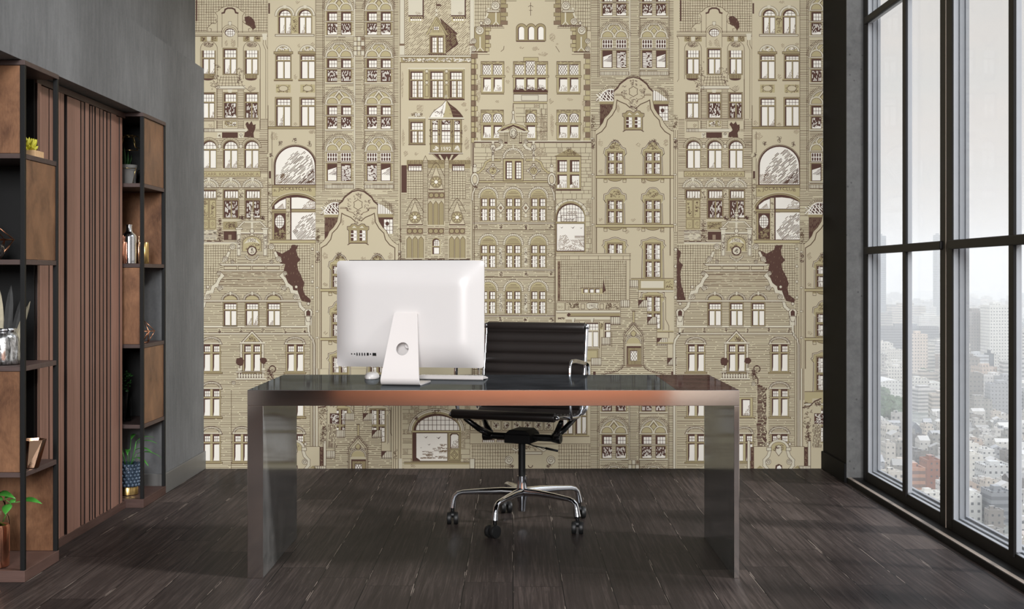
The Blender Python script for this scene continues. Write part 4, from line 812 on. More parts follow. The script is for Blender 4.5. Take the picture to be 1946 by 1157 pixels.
def cross_window(x0, x1, y0, y1, lats, arch=0):
    Q.R('I', x0, y0, x1, y1, 5); Q.OUT('L', .9, x0, y0, x1, y1, 6); yt = y0+(y1-y0)*.44
    for a, b in lats:
        Q.LAT(a, y0+7, b, yt-1, 6, arch); Q.R('D', a, yt+5, b, y1-2, 6); Q.P('W', [(a+2.5, yt+8), (b, yt+8), (b, y1-2), (a, y1-2), (a+2.5, y1-12)], 7); Q.HT([(a+3, y1-3), (a+3, yt+18), (b-2, yt+20), (b-1, y1-3)], 80, 1.8, .9, 'H', 8, on=(2, 9), gap=(1, 4), skip=.15)
    Q.R('I', x0-2, yt+.5, x1+2, yt+4, 8); Q.OUT('L', .8, x0-2, yt+.5, x1+2, yt+4, 9); Q.R('O', x0, y1, x1, y1+3, 7); Q.LN('D', 1.2, [(x0, y1+3), (x1, y1+3)], 8); Q.HT(Q.rect(x0, y0, x1, y0+6), 0, 1.5, .7, 'L', 6, on=(3, 16), gap=(1, 6))
cross_window(914, 958, 117, 176, ((918, 933), (938, 954))); cross_window(1058, 1103, 117, 176, ((1062, 1078), (1083, 1099)))
Q.R('I', 995, 109, 1023, 120, 4); Q.OUT('L', .8, 995, 109, 1023, 120, 5); cross_window(975.5, 1041, 117, 176, ((979, 996), (1000, 1016), (1021, 1037))); Q.LAT(1000, 117, 1016, 138, 7)
Q.ORN(976, 166, 1042, 176, 55, 10, 'D', 2.2); Q.P('D', [(976, 174)]+[(976+i*3, 171+rnd.uniform(-3, 2)) for i in range(22)]+[(1041, 174), (1041, 176), (976, 176)], 9)
Q.R('S', 976, 178, 1040, 193, 6); Q.OUT('L', 1, 976, 178, 1040, 193, 7); Q.OUT('L', .8, 991, 181, 1023, 191, 7); Q.R('I', 976, 193, 1040, 197, 6); Q.LN('L', 1.2, [(976, 197), (1040, 197)], 7)
def stone(poly_rect, z, seed=1, h=(6, 11), w=(9, 24), dk=.12):
    x0, y0, x1, y1 = poly_rect; r = random.Random(seed); Q.R('C', x0, y0, x1, y1, z); y = y0
    while y < y1:
        e = min(y1, y+r.uniform(*h)); x = x0; Q.LN('L', .7, [(x0, e), (x1, e)], z+1)
        while x < x1:
            f = min(x1, x+r.uniform(*w)); Q.LN('L', .7, [(f, y), (f, e)], z+1)
            if r.random() < dk: Q.HT(Q.rect(x+1, y+1, f-1, e-1), r.choice((0, 45)), 1.8, .9, 'H', z+1, on=(2, 9), gap=(.5, 3))
            x = f
        y = e
stone((980, 198, 1040, 268), 4, 3); stone((1025, 198, 1040, 268), 5, 5, dk=.7, w=(4, 9)); stone((901, 272, 1124, 500), 4, 9, w=(8, 26))
cross_window(914, 957, 209, 264, ((918, 933), (938, 954)), .7); cross_window(1058, 1103, 209, 264, ((1062, 1078), (1083, 1099)), .7); cross_window(999, 1020, 209, 264, ((1001, 1017),), .7)
for p in ((902, 150, 916, 200), (905, 210, 916, 262), (960, 125, 970, 140), (960, 150, 970, 160), (1042, 185, 1052, 200), (1044, 210, 1054, 262), (1105, 185, 1116, 205), (940, 190, 950, 196), (1075, 186, 1090, 192), (1106, 225, 1112, 262)): Q.SCR(*p, z=5)
Q.R('S', 901, 267, 1123, 269, 9); Q.LN('D', 2.2, [(901, 270.5), (1123, 270.5)], 9)
Q.LN('L', 1.4, [(902, 110), (902, 280)], 6)
# stone bay beside the brick gable: cross window, then the round shop arch
Q.R('I', 1057, 297, 1104, 362, 6); Q.OUT('L', 1, 1057, 297, 1104, 362, 7); Q.P('O', [(1054, 297), (1078, 284), (1082, 283), (1086, 284), (1105, 297)], 6); Q.LN('D', 1.4, [(1054, 297), (1105, 297)], 8); Q.ORN(1066, 286, 1098, 296, 14, 8, 'L', 3); Q.ORN(1076, 280, 1086, 290, 6, 8, 'D', 2.5)
for a, b in ((1059, 1077.5), (1083, 1101)):
    Q.R('D', a, 304, b, 327, 7); Q.R('W', a+4.5, 307, b-.5, 326, 8); Q.GRID(a+4.5, 307, b-.5, 326, 3, 3, 9); Q.R('D', a, 331.5, b, 357, 7); Q.P('W', [(a+4, 334), (b-.5, 334), (b-.5, 357), (a, 357), (a, 352), (a+4, 350)], 8); Q.HT(Q.rect(a+4, 342, b-2, 357), 88, 1.9, 1.1, 'H', 9, on=(3, 12), gap=(1, 4), skip=.15)
Q.LN('D', 2.2, [(1057, 360.5), (1104, 360.5)], 8)
def shop_arch(cx, yb, rx, ry, sq, sides, panes):
    pass
Q.RING('S', 1084, 415, 29, 36, 12, 168, 6, 9); Q.P('O', [(1055, 480)]+Q.arcp(1084, 414, 29, 32, 180, 0, 16)+[(1113, 480)], 8); Q.P('D', [(1057, 478)]+Q.arcp(1084, 414, 27, 28, 180, 0, 16)+[(1111, 478)], 9)
Q.P('W', [(1059, 421)]+Q.arcp(1085, 414, 25.5, 25, 170, 0, 16)+[(1110, 421)], 10); Q.GRID(1060, 389, 1110, 421, 9, 4, 11); Q.R('W', 1069, 410, 1094, 421, 11); Q.OUT('L', 1.2, 1067, 409, 1096, 421, 12); Q.HT(Q.rect(1072, 414, 1092, 419), 35, 1.8, .9, 'D', 12, on=(3, 8)); Q.TXT('CEZI', 1078, 401, 1096, 407, 12, 'H')
Q.R('O', 1057, 421, 1111, 425, 11); Q.LN('L', .9, [(1057, 425), (1111, 425)], 12); Q.R('W', 1058.5, 425.5, 1110, 476, 10)
def birds(l, z):
    for x, y, s in l: Q.P('D', [(x-3*s, y-1*s), (x, y+.6*s), (x+3.4*s, y-1.6*s), (x+.6*s, y+1.9*s)], z)
birds(((1067, 432, 1), (1088, 432, 1.3), (1104, 433, .9)), 11)
Q.HT([(1060, 464), (1064, 448), (1076, 446), (1084, 460), (1062, 472)], 36, 2, 1, 'H', 11, on=(4, 14), gap=(1, 4)); Q.HT([(1084, 456), (1110, 454), (1110, 470), (1090, 466)], -40, 1.9, 1, 'H', 11, on=(4, 12), gap=(1, 4)); Q.HT([(1060, 474), (1085, 464), (1108, 476)], 20, 1.8, 1, 'H', 11, on=(3, 9), gap=(1, 4)); Q.HT(Q.rect(1092, 448, 1110, 452), 0, 1.6, 1, 'H', 11)
stone((1113, 380, 1124, 482), 6, 4, w=(4, 9), dk=.75)
# ---- scrolled brick gable with three bays of round windows
Q.zb = 92; C = 975.4
body = [(C-27, 250), (C+27, 250), (C+27, 268), (C+30, 283), (C+40, 300), (C+52, 308), (C+58, 320), (C+70, 330), (C+80, 345), (C+80, 770), (C-77, 770), (C-77, 345), (C-68, 330), (C-58, 320), (C-52, 308), (C-40, 300), (C-30, 283), (C-27, 268)]
Q.P('C', body, 0); Q.HT(body, 0, 3.1, .95, 'L', 1, on=(8, 40), gap=(.5, 3))
Q.P('C', [(C-28, 251), (C-20, 243), (C, 234), (C+20, 243), (C+28, 251)], 3); Q.LN('L', 4.5, [(C-28, 250), (C-18, 241), (C, 236), (C+18, 241), (C+28, 250)], 4); Q.LN('I', 3, [(C-28, 250), (C-18, 241), (C, 236), (C+18, 241), (C+28, 250)], 5); Q.LN('D', 3, [(C-22, 248), (C, 238.5), (C+22, 248)], 5)
Q.R('S', C-28, 249, C-9, 251.5, 5); Q.R('S', C+9, 249, C+28, 251.5, 5)
Q.EL('S', C, 253, 7, 10, 6); Q.LN('L', 1, Q.arcp(C, 253, 7, 10), 7); Q.EL('S', C, 253, 4, 6, 7); Q.LN('L', .9, Q.arcp(C, 253, 4, 6), 8); Q.ORN(C-10, 240, C+10, 268, 16, 7, 'L', 3)
for q in (-14, 14): Q.LN('L', .8, [(C+q-2, 250), (C+q-2, 270)], 5); Q.LN('L', .8, [(C+q+2, 250), (C+q+2, 270)], 5); Q.R('D', C+q-3, 270, C+q+3, 273, 5)
Q.LN('S', 3, [(C, 224), (C, 235)], 5); Q.P('S', [(C-5, 234), (C-2, 226), (C, 196), (C+2, 226), (C+5, 234)], 6); Q.LN('L', .9, [(C-5, 234), (C-2, 226), (C, 196), (C+2, 226), (C+5, 234)], 7); Q.EL('S', C, 214, 2.6, 4, 7); Q.LN('L', .7, Q.arcp(C, 214, 2.6, 4, n=8), 8)
for q in (-1, 1):
    Q.SL([(C+q*23, 271), (C+q*21, 276), (C+q*25, 281), (C+q*33, 284), (C+q*38, 281)], 4.5, 5); Q.SPI(C+q*24, 269, 4, 7)
    Q.SL([(C+q*38.5, 272), (C+q*38.5, 306)], 3.4, 6); Q.EL('S', C+q*38.5, 280, 5, 6, 8); Q.LN('L', .9, Q.arcp(C+q*38.5, 280, 5, 6, n=10), 9); Q.ORN(C+q*38.5-4, 274, C+q*38.5+4, 300, 9, 9, 'D', 2.4); Q.EL('S', C+q*38.5, 270, 2.2, 2.2, 8)
    Q.SL([(C+q*25, 304), (C+q*44, 304), (C+q*52, 309), (C+q*57, 320), (C+q*66, 328), (C+q*71, 329)], 3.2, 5, 'I')
    x = C+q*38.7; Q.P('S', [(x, 312), (x+12, 324.5), (x, 337), (x-12, 324.5)], 7); Q.LN('D', 1, [(x, 312), (x+12, 324.5), (x, 337), (x-12, 324.5)], 8, True)
    for dx, dy in ((0, -12), (12, 0), (0, 14), (-12, 0)): Q.EL('S', x+dx*.9, 324.5+dy*.95, 2.6, 2.6, 8); Q.LN('D', .9, Q.arcp(x+dx*.9, 324.5+dy*.95, 2.6, 2.6, n=8), 9)
    Q.EL('I', x, 324.5, 7, 7, 8); Q.LN('L', 1, Q.arcp(x, 324.5, 7, 7), 9); Q.ORN(x-5, 319, x+5, 330, 5, 9, 'L', 3)
    x = C+q*73; Q.EL('S', x, 341, 8, 13, 7); Q.LN('L', 1, Q.arcp(x, 341, 8, 13), 8); Q.EL('T', x, 341, 4.5, 8, 8); Q.LN('L', .9, Q.arcp(x, 341, 4.5, 8), 9); Q.R('S', x-3, 318, x+3, 327, 7); Q.EL('S', x, 315, 3, 3, 7); Q.LN('D', .9, Q.arcp(x, 315, 3, 3, n=8), 8); Q.ORN(x-7, 348, x+7, 360, 8, 9, 'D', 3); Q.SL([(x, 358), (x+q*4, 368), (x+q*5, 380)], 2, 6)
Q.RING('S', C, 301, 16, 20.5, 0, 180, 4, 17); Q.P('S', [(C-2, 284), (C, 272), (C+2, 284)], 7)
Q.R('I', C-19, 302, C+19, 344, 5); Q.OUT('L', 1.1, C-19, 302, C+19, 344, 6); Q.LN('L', .9, [(C-38, 304), (C+38, 304)], 4)
for a, b in ((C-15, C-2), (C+3, C+15.5)): Q.R('D', a, 306, b, 341, 6); Q.R('W', a+3, 309, b-1, 339, 7); Q.GRID(a+2, 308, b-1, 339, 2, 6, 8)
Q.R('I', C-66, 343.5, C+66, 347, 4); Q.LN('L', 1.1, [(C-66, 347), (C+66, 347)], 5); Q.LN('L', .8, [(C-66, 343.5), (C+66, 343.5)], 5)
for r, y in enumerate((377, 466, 553.5, 642)):
    for c in (C-47.6, C, C+47.6):
        Q.EL('I', c, y-2, 14.5, 17, 3, 0, 180); Q.RING('S', c, y-3, 15, 19.5, -8, 188, 4, 18); Q.HT(Q.arcp(c, y-2, 13, 12, 0, 180), 0, 2.4, .8, 'L', 4)
        Q.R('O', c-15.5, y-3, c+15.5, y+43, 5); Q.LN('L', .9, [(c-15.5, y-2), (c-15.5, y+43)], 6); Q.LN('L', .9, [(c+15.5, y-2), (c+15.5, y+43)], 6)
        for a in (c-13.5, c+1.8):
            for p, q, n in ((y, y+15, 2), (y+19.5, y+42, 3)): Q.R('D', a, p, a+11.7, q, 6); Q.R('W', a+2.6, p+1.6, a+11, q-.6, 7); Q.GRID(a+2.6, p+1.6, a+11, q-.6, 2, n, 8, 'L', 1); 
            Q.GRID(a, y+20, a+9, y+42, 2, 3, 9, 'W', .9)
    for c in (C-23.8, C+23.8):
        if r == 0: Q.P('S', [(c, y+8), (c+7, y+18), (c, y+28), (c-7, y+18)], 5); Q.LN('D', .9, [(c, y+8), (c+7, y+18), (c, y+28), (c-7, y+18)], 6, True); Q.EL('H', c, y+18, 3, 3.4, 6); Q.EL('S', c, y+33, 2.2, 3.4, 6)
        else: Q.R('S', c-2.6, y+5, c+2.6, y+38, 5); Q.ORN(c-4.5, y+4, c+4.5, y+38, 13, 6, 'L', 2.6)
    for c in (C-70, C+70): Q.EL('C', c, y+18, 4, 3.5, 4); Q.LN('L', .9, Q.arcp(c, y+18, 4, 3.5, n=10), 5)
    yy = y+46; Q.R('S', C-77, yy, C+80, yy+2, 5); Q.LN('D', 1.1, [(C-77, yy), (C+80, yy)], 6); Q.LN('L', .9, [(C-77, yy+2.3), (C+80, yy+2.3)], 6)
    for c in (C-71, C-23.8, C+23.8, C+72): Q.R('C', c-5, yy+3, c+5, yy+13, 5); Q.ORN(c-5, yy+3, c+5, yy+13, 7, 6, 'D', 2.5)
    Q.LN('L', 1, [(C-77, yy+14), (C+80, yy+14)], 6)
for q in (C-77, C-74, C+78, C+80): Q.LN('L', 1.1, [(q, 352), (q, 770)], 6)
# ---- tiled roof house with the 1902 frieze
Q.zb = 104
Q.R('T', 1057, 481, 1199, 716, 0)
for y in (482, 486, 493.5): Q.LN('L', .9, [(1057, y), (1199, y)], 2)
for x in (1066, 1070, 1074, 1078, 1082, 1100, 1137, 1160, 1184): Q.LN('L', .8, [(x, 486), (x, 493)], 2)
Q.R('C', 1065, 495, 1190, 572, 1); Q.TILE(Q.rect(1065, 495, 1190, 572), 4, 4.6, 2); Q.R('H', 1059.5, 496, 1065, 572, 2); Q.ORN(1059, 496, 1065, 572, 24, 3, 'D', 2); Q.R('T', 1190, 482, 1197, 572, 2); Q.LN('L', .9, [(1190, 495), (1190, 572)], 3); Q.LN('L', .9, [(1197, 482), (1197, 572)], 3)
Q.R('I', 1105, 547, 1146, 558, 4); Q.LN('D', 1.3, [(1103, 547), (1146, 547)], 5); Q.P('D', [(1145, 551), (1146.5, 530), (1149, 543), (1151, 552), (1145, 557)], 5)
for x in (1109.5, 1120.5, 1131.5): Q.R('D', x-1, 548.5, x+8, 556.5, 5); Q.R('W', x+1.2, 550, x+7.5, 556, 6)
Q.R('T', 1057, 572, 1179, 716, 2); Q.LN('L', 1, [(1057, 572), (1179, 572)], 3); Q.OUT('L', 1, 1075, 574.5, 1177, 589, 4); Q.R('C', 1057.5, 575, 1073, 590, 4); Q.OUT('L', .9, 1057.5, 575, 1073, 590, 5); Q.SCR(1059, 578, 1071, 588, 5)
Q.ORN(1076, 575, 1102, 588, 40, 5, 'L', 2); Q.ORN(1149, 575, 1176, 588, 40, 5, 'L', 2); Q.OUT('L', 1, 1104, 577, 1111, 587, 5); Q.OUT('L', 1, 1140, 577, 1147, 587, 5); Q.P('S', [(1114, 577), (1120, 575), (1137, 576), (1135, 583), (1138, 588), (1130, 585), (1120, 588), (1115, 585)], 5); Q.LN('L', .9, [(1114, 577), (1120, 575), (1137, 576), (1135, 583), (1138, 588), (1130, 585), (1120, 588), (1115, 585)], 6, True); Q.TXT('1902', 1120, 578, 1132, 583.5, 7, 'D')
Q.R('S', 1057, 590, 1179, 593.5, 4); Q.R('O', 1080, 595.5, 1178, 600.5, 4); Q.LN('D', 1.2, [(1080, 601), (1178, 601)], 5); Q.LN('L', 1, [(1057, 594.5), (1178, 594.5)], 5); Q.P('D', [(1077, 598), (1081, 594), (1085, 598), (1079, 602)], 6); Q.ORN(1058, 602, 1074, 607, 10, 5, 'D', 2); Q.R('S', 1075, 603, 1160, 606, 4); Q.LN('L', 1, [(1075, 608.5), (1160, 608.5)], 5)
for c in (1089.5, 1125.5): Q.P('S', [(c-3.5, 604.5), (c+3, 604.5), (c+1.5, 612), (c-2, 612)], 6); Q.LN('D', .9, [(c+3, 604.5), (c+1.5, 612)], 7)
for a, b in ((1077, 1100), (1113, 1137), (1149, 1172)): Q.WIN(a, 613, b, 659, 4, .33, 4, 2, frame='T'); Q.R('I', a, 663, b, 686, 4); Q.OUT('L', 1, a, 663, b, 686, 5); Q.OUT('L', .8, a+2, 665.5, b-2, 684, 6)
for c in (1143,): Q.R('I', c-3.5, 614, c+3.5, 626, 5); Q.ORN(c-3, 614, c+3, 626, 6, 6, 'D', 2.4)
for x in (1111, 1139.5): Q.LN('L', .9, [(x, 612), (x, 690)], 5)
# ---- stepped brick gable with ogee doorway
def ogee(ox, oy):
    Q.o = (ox, oy); Q.zb = 112
    st = [(1123, 720), (1123, 680), (1142.7, 680), (1142.7, 641), (1160, 641), (1160, 602), (1179, 602), (1179, 570), (1196, 570), (1196, 532), (1213, 532), (1213, 570), (1230, 570), (1230, 602), (1248, 602), (1248, 642), (1268, 642), (1268, 680), (1286.5, 680), (1286.5, 720)]
    Q.P('C', st, 0); Q.HT(st, 0, 3.6, 1, 'L', 1, on=(8, 34), gap=(1, 5)); Q.LN('L', .9, st, 2)
    for x0, x1, y in ((1123, 1142.7, 680), (1142.7, 1160, 641), (1160, 1179, 602), (1179, 1196, 570), (1196, 1213, 532), (1213, 1230, 570), (1230, 1248, 602), (1248, 1268, 642), (1268, 1286.5, 680)):
        Q.R('S', x0, y, x1, y+14.5, 2); Q.HT(Q.rect(x0, y, x1, y+14.5), 90, 3.7, .95, 'L', 3, on=(20, 20), jit=.1); Q.OUT('L', .9, x0, y, x1, y+14.5, 3); Q.LN('L', .8, [(x0, y+12.5), (x1, y+12.5)], 3)
        if x0 > 1205: Q.P('D', [(x0, y), (x0+10, y), (x0, y+12)], 4)
    g = [(0, 615.4), (3.5, 619), (7.5, 624.5), (13, 630), (16.3, 635), (18.4, 642.6), (18.6, 694.5)]
    Q.P('C', [(1203.7-a, b) for a, b in g[::-1]]+[(1203.7+a, b) for a, b in g[1:]], 3)
    for q in (-1, 1):
        fl = g+[(22, 700), (30, 705), (42, 708), (56, 711), (60, 716)]
        Q.LN('D', 1.1, [(1203.7+q*a, b) for a, b in fl], 5); Q.LN('L', .9, [(1203.7+q*(a-2.6), b+1.5) for a, b in g], 5)
        for i in range(len(fl)-1):
            for t in (.1, .4, .7):
                a = fl[i][0]+(fl[i+1][0]-fl[i][0])*t; b = fl[i][1]+(fl[i+1][1]-fl[i][1])*t; Q.LN('D', .8, [(1203.7+q*a, b), (1203.7+q*(a+3.4), b-2.6)], 4)
        for i in range(18): Q.LN('L', .8, [(1203.7+q*15.9, 643+i*3), (1203.7+q*18.5, 643+i*3)], 5)
    Q.RING('S', 1203.7, 652.5, 13, 16, 0, 180, 4, 22); Q.EL('I', 1203.7, 652.5, 13, 11, 5, 0, 180)
    Q.P('I', [(1203.7, 627), (1209, 632), (1208, 637), (1203.7, 640), (1199.4, 637), (1198.4, 632)], 5); Q.LN('D', .9, [(1203.7, 627), (1209, 632), (1208, 637), (1203.7, 640), (1199.4, 637), (1198.4, 632)], 6, True)
    for q in (-1, 1): Q.RING('S', 1203.7+q*12, 629, 8, 11, 200 if q > 0 else 250, 290 if q > 0 else 340, 4, 7)
    Q.R('C', 1190, 653, 1218, 656.5, 5); Q.R('D', 1190.5, 657.5, 1218.5, 697, 4); Q.R('O', 1193, 661, 1218, 697, 5); Q.HT(Q.rect(1193, 661, 1218, 697), 90, 2.8, .8, 'L', 6, on=(10, 40)); Q.R('D', 1197.5, 665.5, 1211, 685.5, 6); Q.LAT(1198.5, 667, 1210.5, 685, 7)
    Q.R('H', 1190, 692, 1219, 697, 7); Q.OUT('D', .9, 1202, 591, 1206, 613, 4); Q.R('I', 1202.6, 592, 1205.4, 613, 3); Q.LN('D', 1.4, [(1200, 591), (1207, 591)], 5)
    for x in (1129.5, 1278): Q.R('D', x-2.5, 706, x+2.5, 712, 4)
ogee(0, 0)
# strip between: pilaster fragments
Q.o = (0, 0); Q.zb = 124
for y in (631, 653): Q.R('I', 1249, y-3, 1280, y, 0); Q.LN('L', 1, [(1249, y), (1280, y)], 1)
# ---- broad scrolled brick house dated 1902
def scroll_house(ox):
    Q.o = (ox, 0); Q.zb = 126
    c = 479.2
    Q.R('C', 366, 463, 597, 900, 0); Q.TILE(Q.rect(366, 465, 592, 573), 4.7, 4.7); Q.R('C', 590, 463, 597, 700, 1); Q.BR(591, 463, 597, 600, 3.1, 2)
    for y in (473, 506, 535, 565): Q.EL('S', 594, y, 2.8, 2.8, 3); Q.LN('L', .8, Q.arcp(594, y, 2.8, 2.8, n=10), 4)
    Q.RAG('D', [(521, 474), (535.6, 482), (551, 474), (554, 465.5), (567, 465.5), (563.6, 475.6), (566, 486.5), (571, 494), (565, 500.5), (566, 511), (572, 522), (579, 539), (576, 547), (579, 559.6), (591, 569), (588.5, 583), (576, 587), (560, 570), (540, 530), (530, 487)], 3)
    Q.RAG('D', [(366, 470), (374, 480), (370, 495), (377, 503), (372, 520), (376, 545), (384, 575), (366, 580)], 3)
    gb = [(c-28, 500), (c-28, 470), (c+28, 470), (c+28, 486), (c+52, 500), (c+63, 501), (c+60, 515), (c+68, 540), (c+76, 548), (c+88, 560), (c+95, 572), (c+110, 575), (c+110, 900), (c-113, 900), (c-113, 575), (c-95, 572), (c-88, 560), (c-76, 548), (c-68, 540), (c-60, 515), (c-63, 501), (c-52, 500)]
    Q.P('C', gb, 4); Q.HT(gb, 0, 3.3, .95, 'L', 5, on=(10, 60), gap=(.5, 3)); Q.HT([(c-58, 516), (c+58, 516), (c+66, 545), (c-66, 545)], 0, 2.6, .8, 'H', 5, on=(8, 40), gap=(2, 12))
    for q in (-1, 1):
        f = lambda d: c+q*d
        Q.SL([(f(44), 480), (f(47), 487), (f(53), 493), (f(54), 496)], 4.5, 6); Q.SPI(f(51), 492, 5, 8, 'S', q); Q.SPI(f(37), 497, 3.6, 8, 'S', -q)
        Q.SL([(f(61), 519), (f(56), 524), (f(62), 530), (f(67), 541), (f(62), 549), (f(57), 546)], 5.5, 6); Q.SPI(f(63), 519, 4, 8, 'S', q); Q.SPI(f(61), 547, 4.6, 8, 'S', -q)
        Q.SL([(f(68), 541), (f(74), 546), (f(76), 554), (f(84), 555), (f(88), 566)], 6, 6); Q.SPI(f(83), 564, 5, 8, 'S', -q); Q.EL('S', f(84), 545, 3, 3, 8); Q.LN('D', .9, Q.arcp(f(84), 545, 3, 3, n=8), 9)
        Q.SL([(f(90), 574), (f(92), 582), (f(98), 588), (f(103), 590)], 5, 6)
        Q.P('S', [(f(101), 618), (f(100), 598), (f(99), 592), (f(103), 587), (f(112), 587), (f(115), 592), (f(114), 598), (f(114), 618)], 7); Q.LN('L', 1, [(f(101), 618), (f(100), 598), (f(99), 592), (f(103), 587), (f(112), 587), (f(115), 592), (f(114), 598), (f(114), 618)], 8); Q.P('D', [(f(103), 600), (f(103), 592), (f(107), 588.5), (f(111), 592), (f(111), 600)], 8); Q.EL('S', f(107), 577, 3, 3, 8); Q.LN('D', .9, Q.arcp(f(107), 577, 3, 3, n=8), 9); Q.P('S', [(f(101), 601), (f(113), 601), (f(110), 611), (f(104), 611)], 9); Q.LN('L', .9, [(f(101), 601), (f(113), 601), (f(110), 611), (f(104), 611)], 10, True)
        Q.SL([(f(107), 611), (f(107), 628), (f(109), 636), (f(116), 646), (f(118), 655), (f(118), 900)], 3.6, 7)
        Q.R('S', min(f(21), f(29)), 435, max(f(21), f(29)), 486, 9); Q.OUT('L', .9, min(f(22), f(28)), 446, max(f(22), f(28)), 486, 10); Q.ORN(min(f(22), f(28)), 448, max(f(22), f(28)), 476, 10, 10, 'D', 2)
        Q.R('S', min(f(18), f(31)), 432.5, max(f(18), f(31)), 436, 10); Q.OUT('L', .8, min(f(18), f(31)), 432.5, max(f(18), f(31)), 436, 11); Q.LN('L', 3.6, [(f(15), 421), (f(27), 433)], 9); Q.LN('S', 2.2, [(f(15), 421), (f(27), 433)], 10)
        Q.SPI(f(37), 468.6, 5.6, 8, 'S', q); Q.ORN(f(20)-5, 409, f(20)+5, 420, 9, 9, 'D', 2.6)
    Q.R('C', c-28, 420, c+28, 500, 6); Q.BR(c-28, 420, c+28, 500, 3, 7); Q.R('S', c-17, 420, c+17, 422.5, 9); Q.LN('L', .9, [(c-17, 420), (c+17, 420)], 10)
    Q.R('S', c-22, 441, c+22, 444, 8); Q.LN('D', 1, [(c-22, 444.3), (c+22, 444.3)], 9); Q.P('I', [(c-18, 477)]+Q.arcp(c, 462, 18, 13, 165, 15, 12)+[(c+18, 477)], 8); Q.LN('L', 1, [(c-18, 477)]+Q.arcp(c, 462, 18, 13, 165, 15, 12)+[(c+18, 477)], 9)
    for i in range(13): t = math.radians(10+160*i/12); Q.LN('L', .8, [(c+19*math.cos(t), 462-14*math.sin(t)), (c+22*math.cos(t), 462-17*math.sin(t))], 9)
    Q.P('S', [(c-15, 463), (c-8, 455), (c, 451.5), (c+8, 455), (c+15, 463), (c+5, 460), (c-5, 460)], 9); Q.TXT('1902', c-7.5, 453, c+7.5, 459.5, 10, 'D')
    Q.ORN(c-17, 462, c+17, 476, 14, 9, 'D', 3); Q.EL('D', c, 476.5, 9.5, 9.5, 10); Q.EL('S', c, 476.5, 7, 7, 11); Q.ORN(c-5, 471, c+5, 482, 6, 12, 'D', 3); Q.RING('S', c, 481, 11, 14.5, 200, 340, 10, 12); Q.P('S', [(c-3, 493), (c+3, 493), (c, 500)], 10)
    Q.LN('S', 3.6, [(c, 412), (c, 447)], 10); Q.P('S', [(c-3.5, 412), (c-2, 404), (c, 391), (c+2, 404), (c+3.5, 412)], 10); Q.LN('L', .9, [(c-3.5, 412), (c-2, 404), (c, 391), (c+2, 404), (c+3.5, 412)], 11, True); Q.EL('S', c, 439, 4, 4.5, 11); Q.LN('L', 1, Q.arcp(c, 439, 4, 4.5, n=10), 12); Q.EL('S', c, 404, 4.5, 2, 11); Q.LN('L', .8, Q.arcp(c, 404, 4.5, 2, n=10), 12)
    Q.P('S', [(c-63, 501), (c+63, 501), (c+57, 505), (c-57, 505)], 7); Q.LN('L', 1, [(c-63, 501), (c+63, 501), (c+57, 505), (c-57, 505)], 8, True); Q.R('C', c-55, 505, c+55, 513, 7)
    for i in range(4): Q.OUT('L', 1, c-53+i*27, 506, c-29+i*27, 512, 8)
    Q.R('S', c-60, 513, c+60, 515.5, 7); Q.LN('L', 1, [(c-60, 515.7), (c+60, 515.7)], 8); Q.LN('L', .8, [(c-60, 513), (c+60, 513)], 8)
    for k in (-41, 0.4, 41.6):
        x = c+k; Q.RING('S', x, 570.5, 13.5, 17.5, 0, 180, 8, 22, ky=.85); Q.EL('I', x, 570.5, 13.3, 9, 9, 0, 180); Q.P('S', [(x-2.6, 554), (x+2.6, 554), (x+1.8, 561), (x-1.8, 561)], 11); Q.LN('L', .8, [(x-2.6, 554), (x+2.6, 554), (x+1.8, 561), (x-1.8, 561)], 12, True); Q.ARC('D', 1.2, x, 570.5, 13.3, 9.4, 0, 180, 10)
        Q.WIN(x-12.5, 575.5, x+11.5, 618.5, 8, .3, 4, 2)
    Q.R('S', 366, 570, c+93, 573, 11); Q.LN('L', .9, [(366, 570), (c+93, 570)], 12); Q.LN('L', 1, [(366, 573.4), (c+93, 573.4)], 12)
    Q.R('S', 366, 619, c+105, 622, 8); Q.LN('L', .9, [(366, 622.4), (c+105, 622.4)], 9); Q.R('S', 366, 632.5, c+108, 635, 8); Q.LN('L', .9, [(366, 635.4), (c+108, 635.4)], 9); Q.LN('L', .9, [(366, 632.2), (c+108, 632.2)], 9)
    for k in (-102, -61.5, -20.5, 20.5, 62, 100): Q.R('C', c+k-3.5, 623, c+k+3.5, 632, 8); Q.ORN(c+k-3.5, 622, c+k+3.5, 633, 6, 9, 'D', 2.2)
    def hooded(x, y, w=20):
        Q.P('S', [(x-w-1, y+15)]+Q.arcp(x, y+12, w-1, 11.5, 175, 5, 14)+[(x+w+1, y+15)], 8); Q.LN('D', 1, [(x-w-1, y+15)]+Q.arcp(x, y+12, w-1, 11.5, 175, 5, 14)+[(x+w+1, y+15)], 9, True); Q.P('C', [(x-w+5, y+12.5)]+Q.arcp(x, y+12.5, w-5, 8, 180, 0, 12), 9); Q.HT(Q.arcp(x, y+12.5, w-5, 8, 0, 180), 0, 2.6, .8, 'L', 10); Q.ARC('L', .9, x, y+12.5, w-5, 8, 0, 180, 10)
        for i in range(19): t = math.radians(8+164*i/18); Q.LN('L', .8, [(x+(w-5)*math.cos(t), y+12.5-8*math.sin(t)), (x+(w-1.5)*math.cos(t), y+12.5-11.5*math.sin(t))], 10)
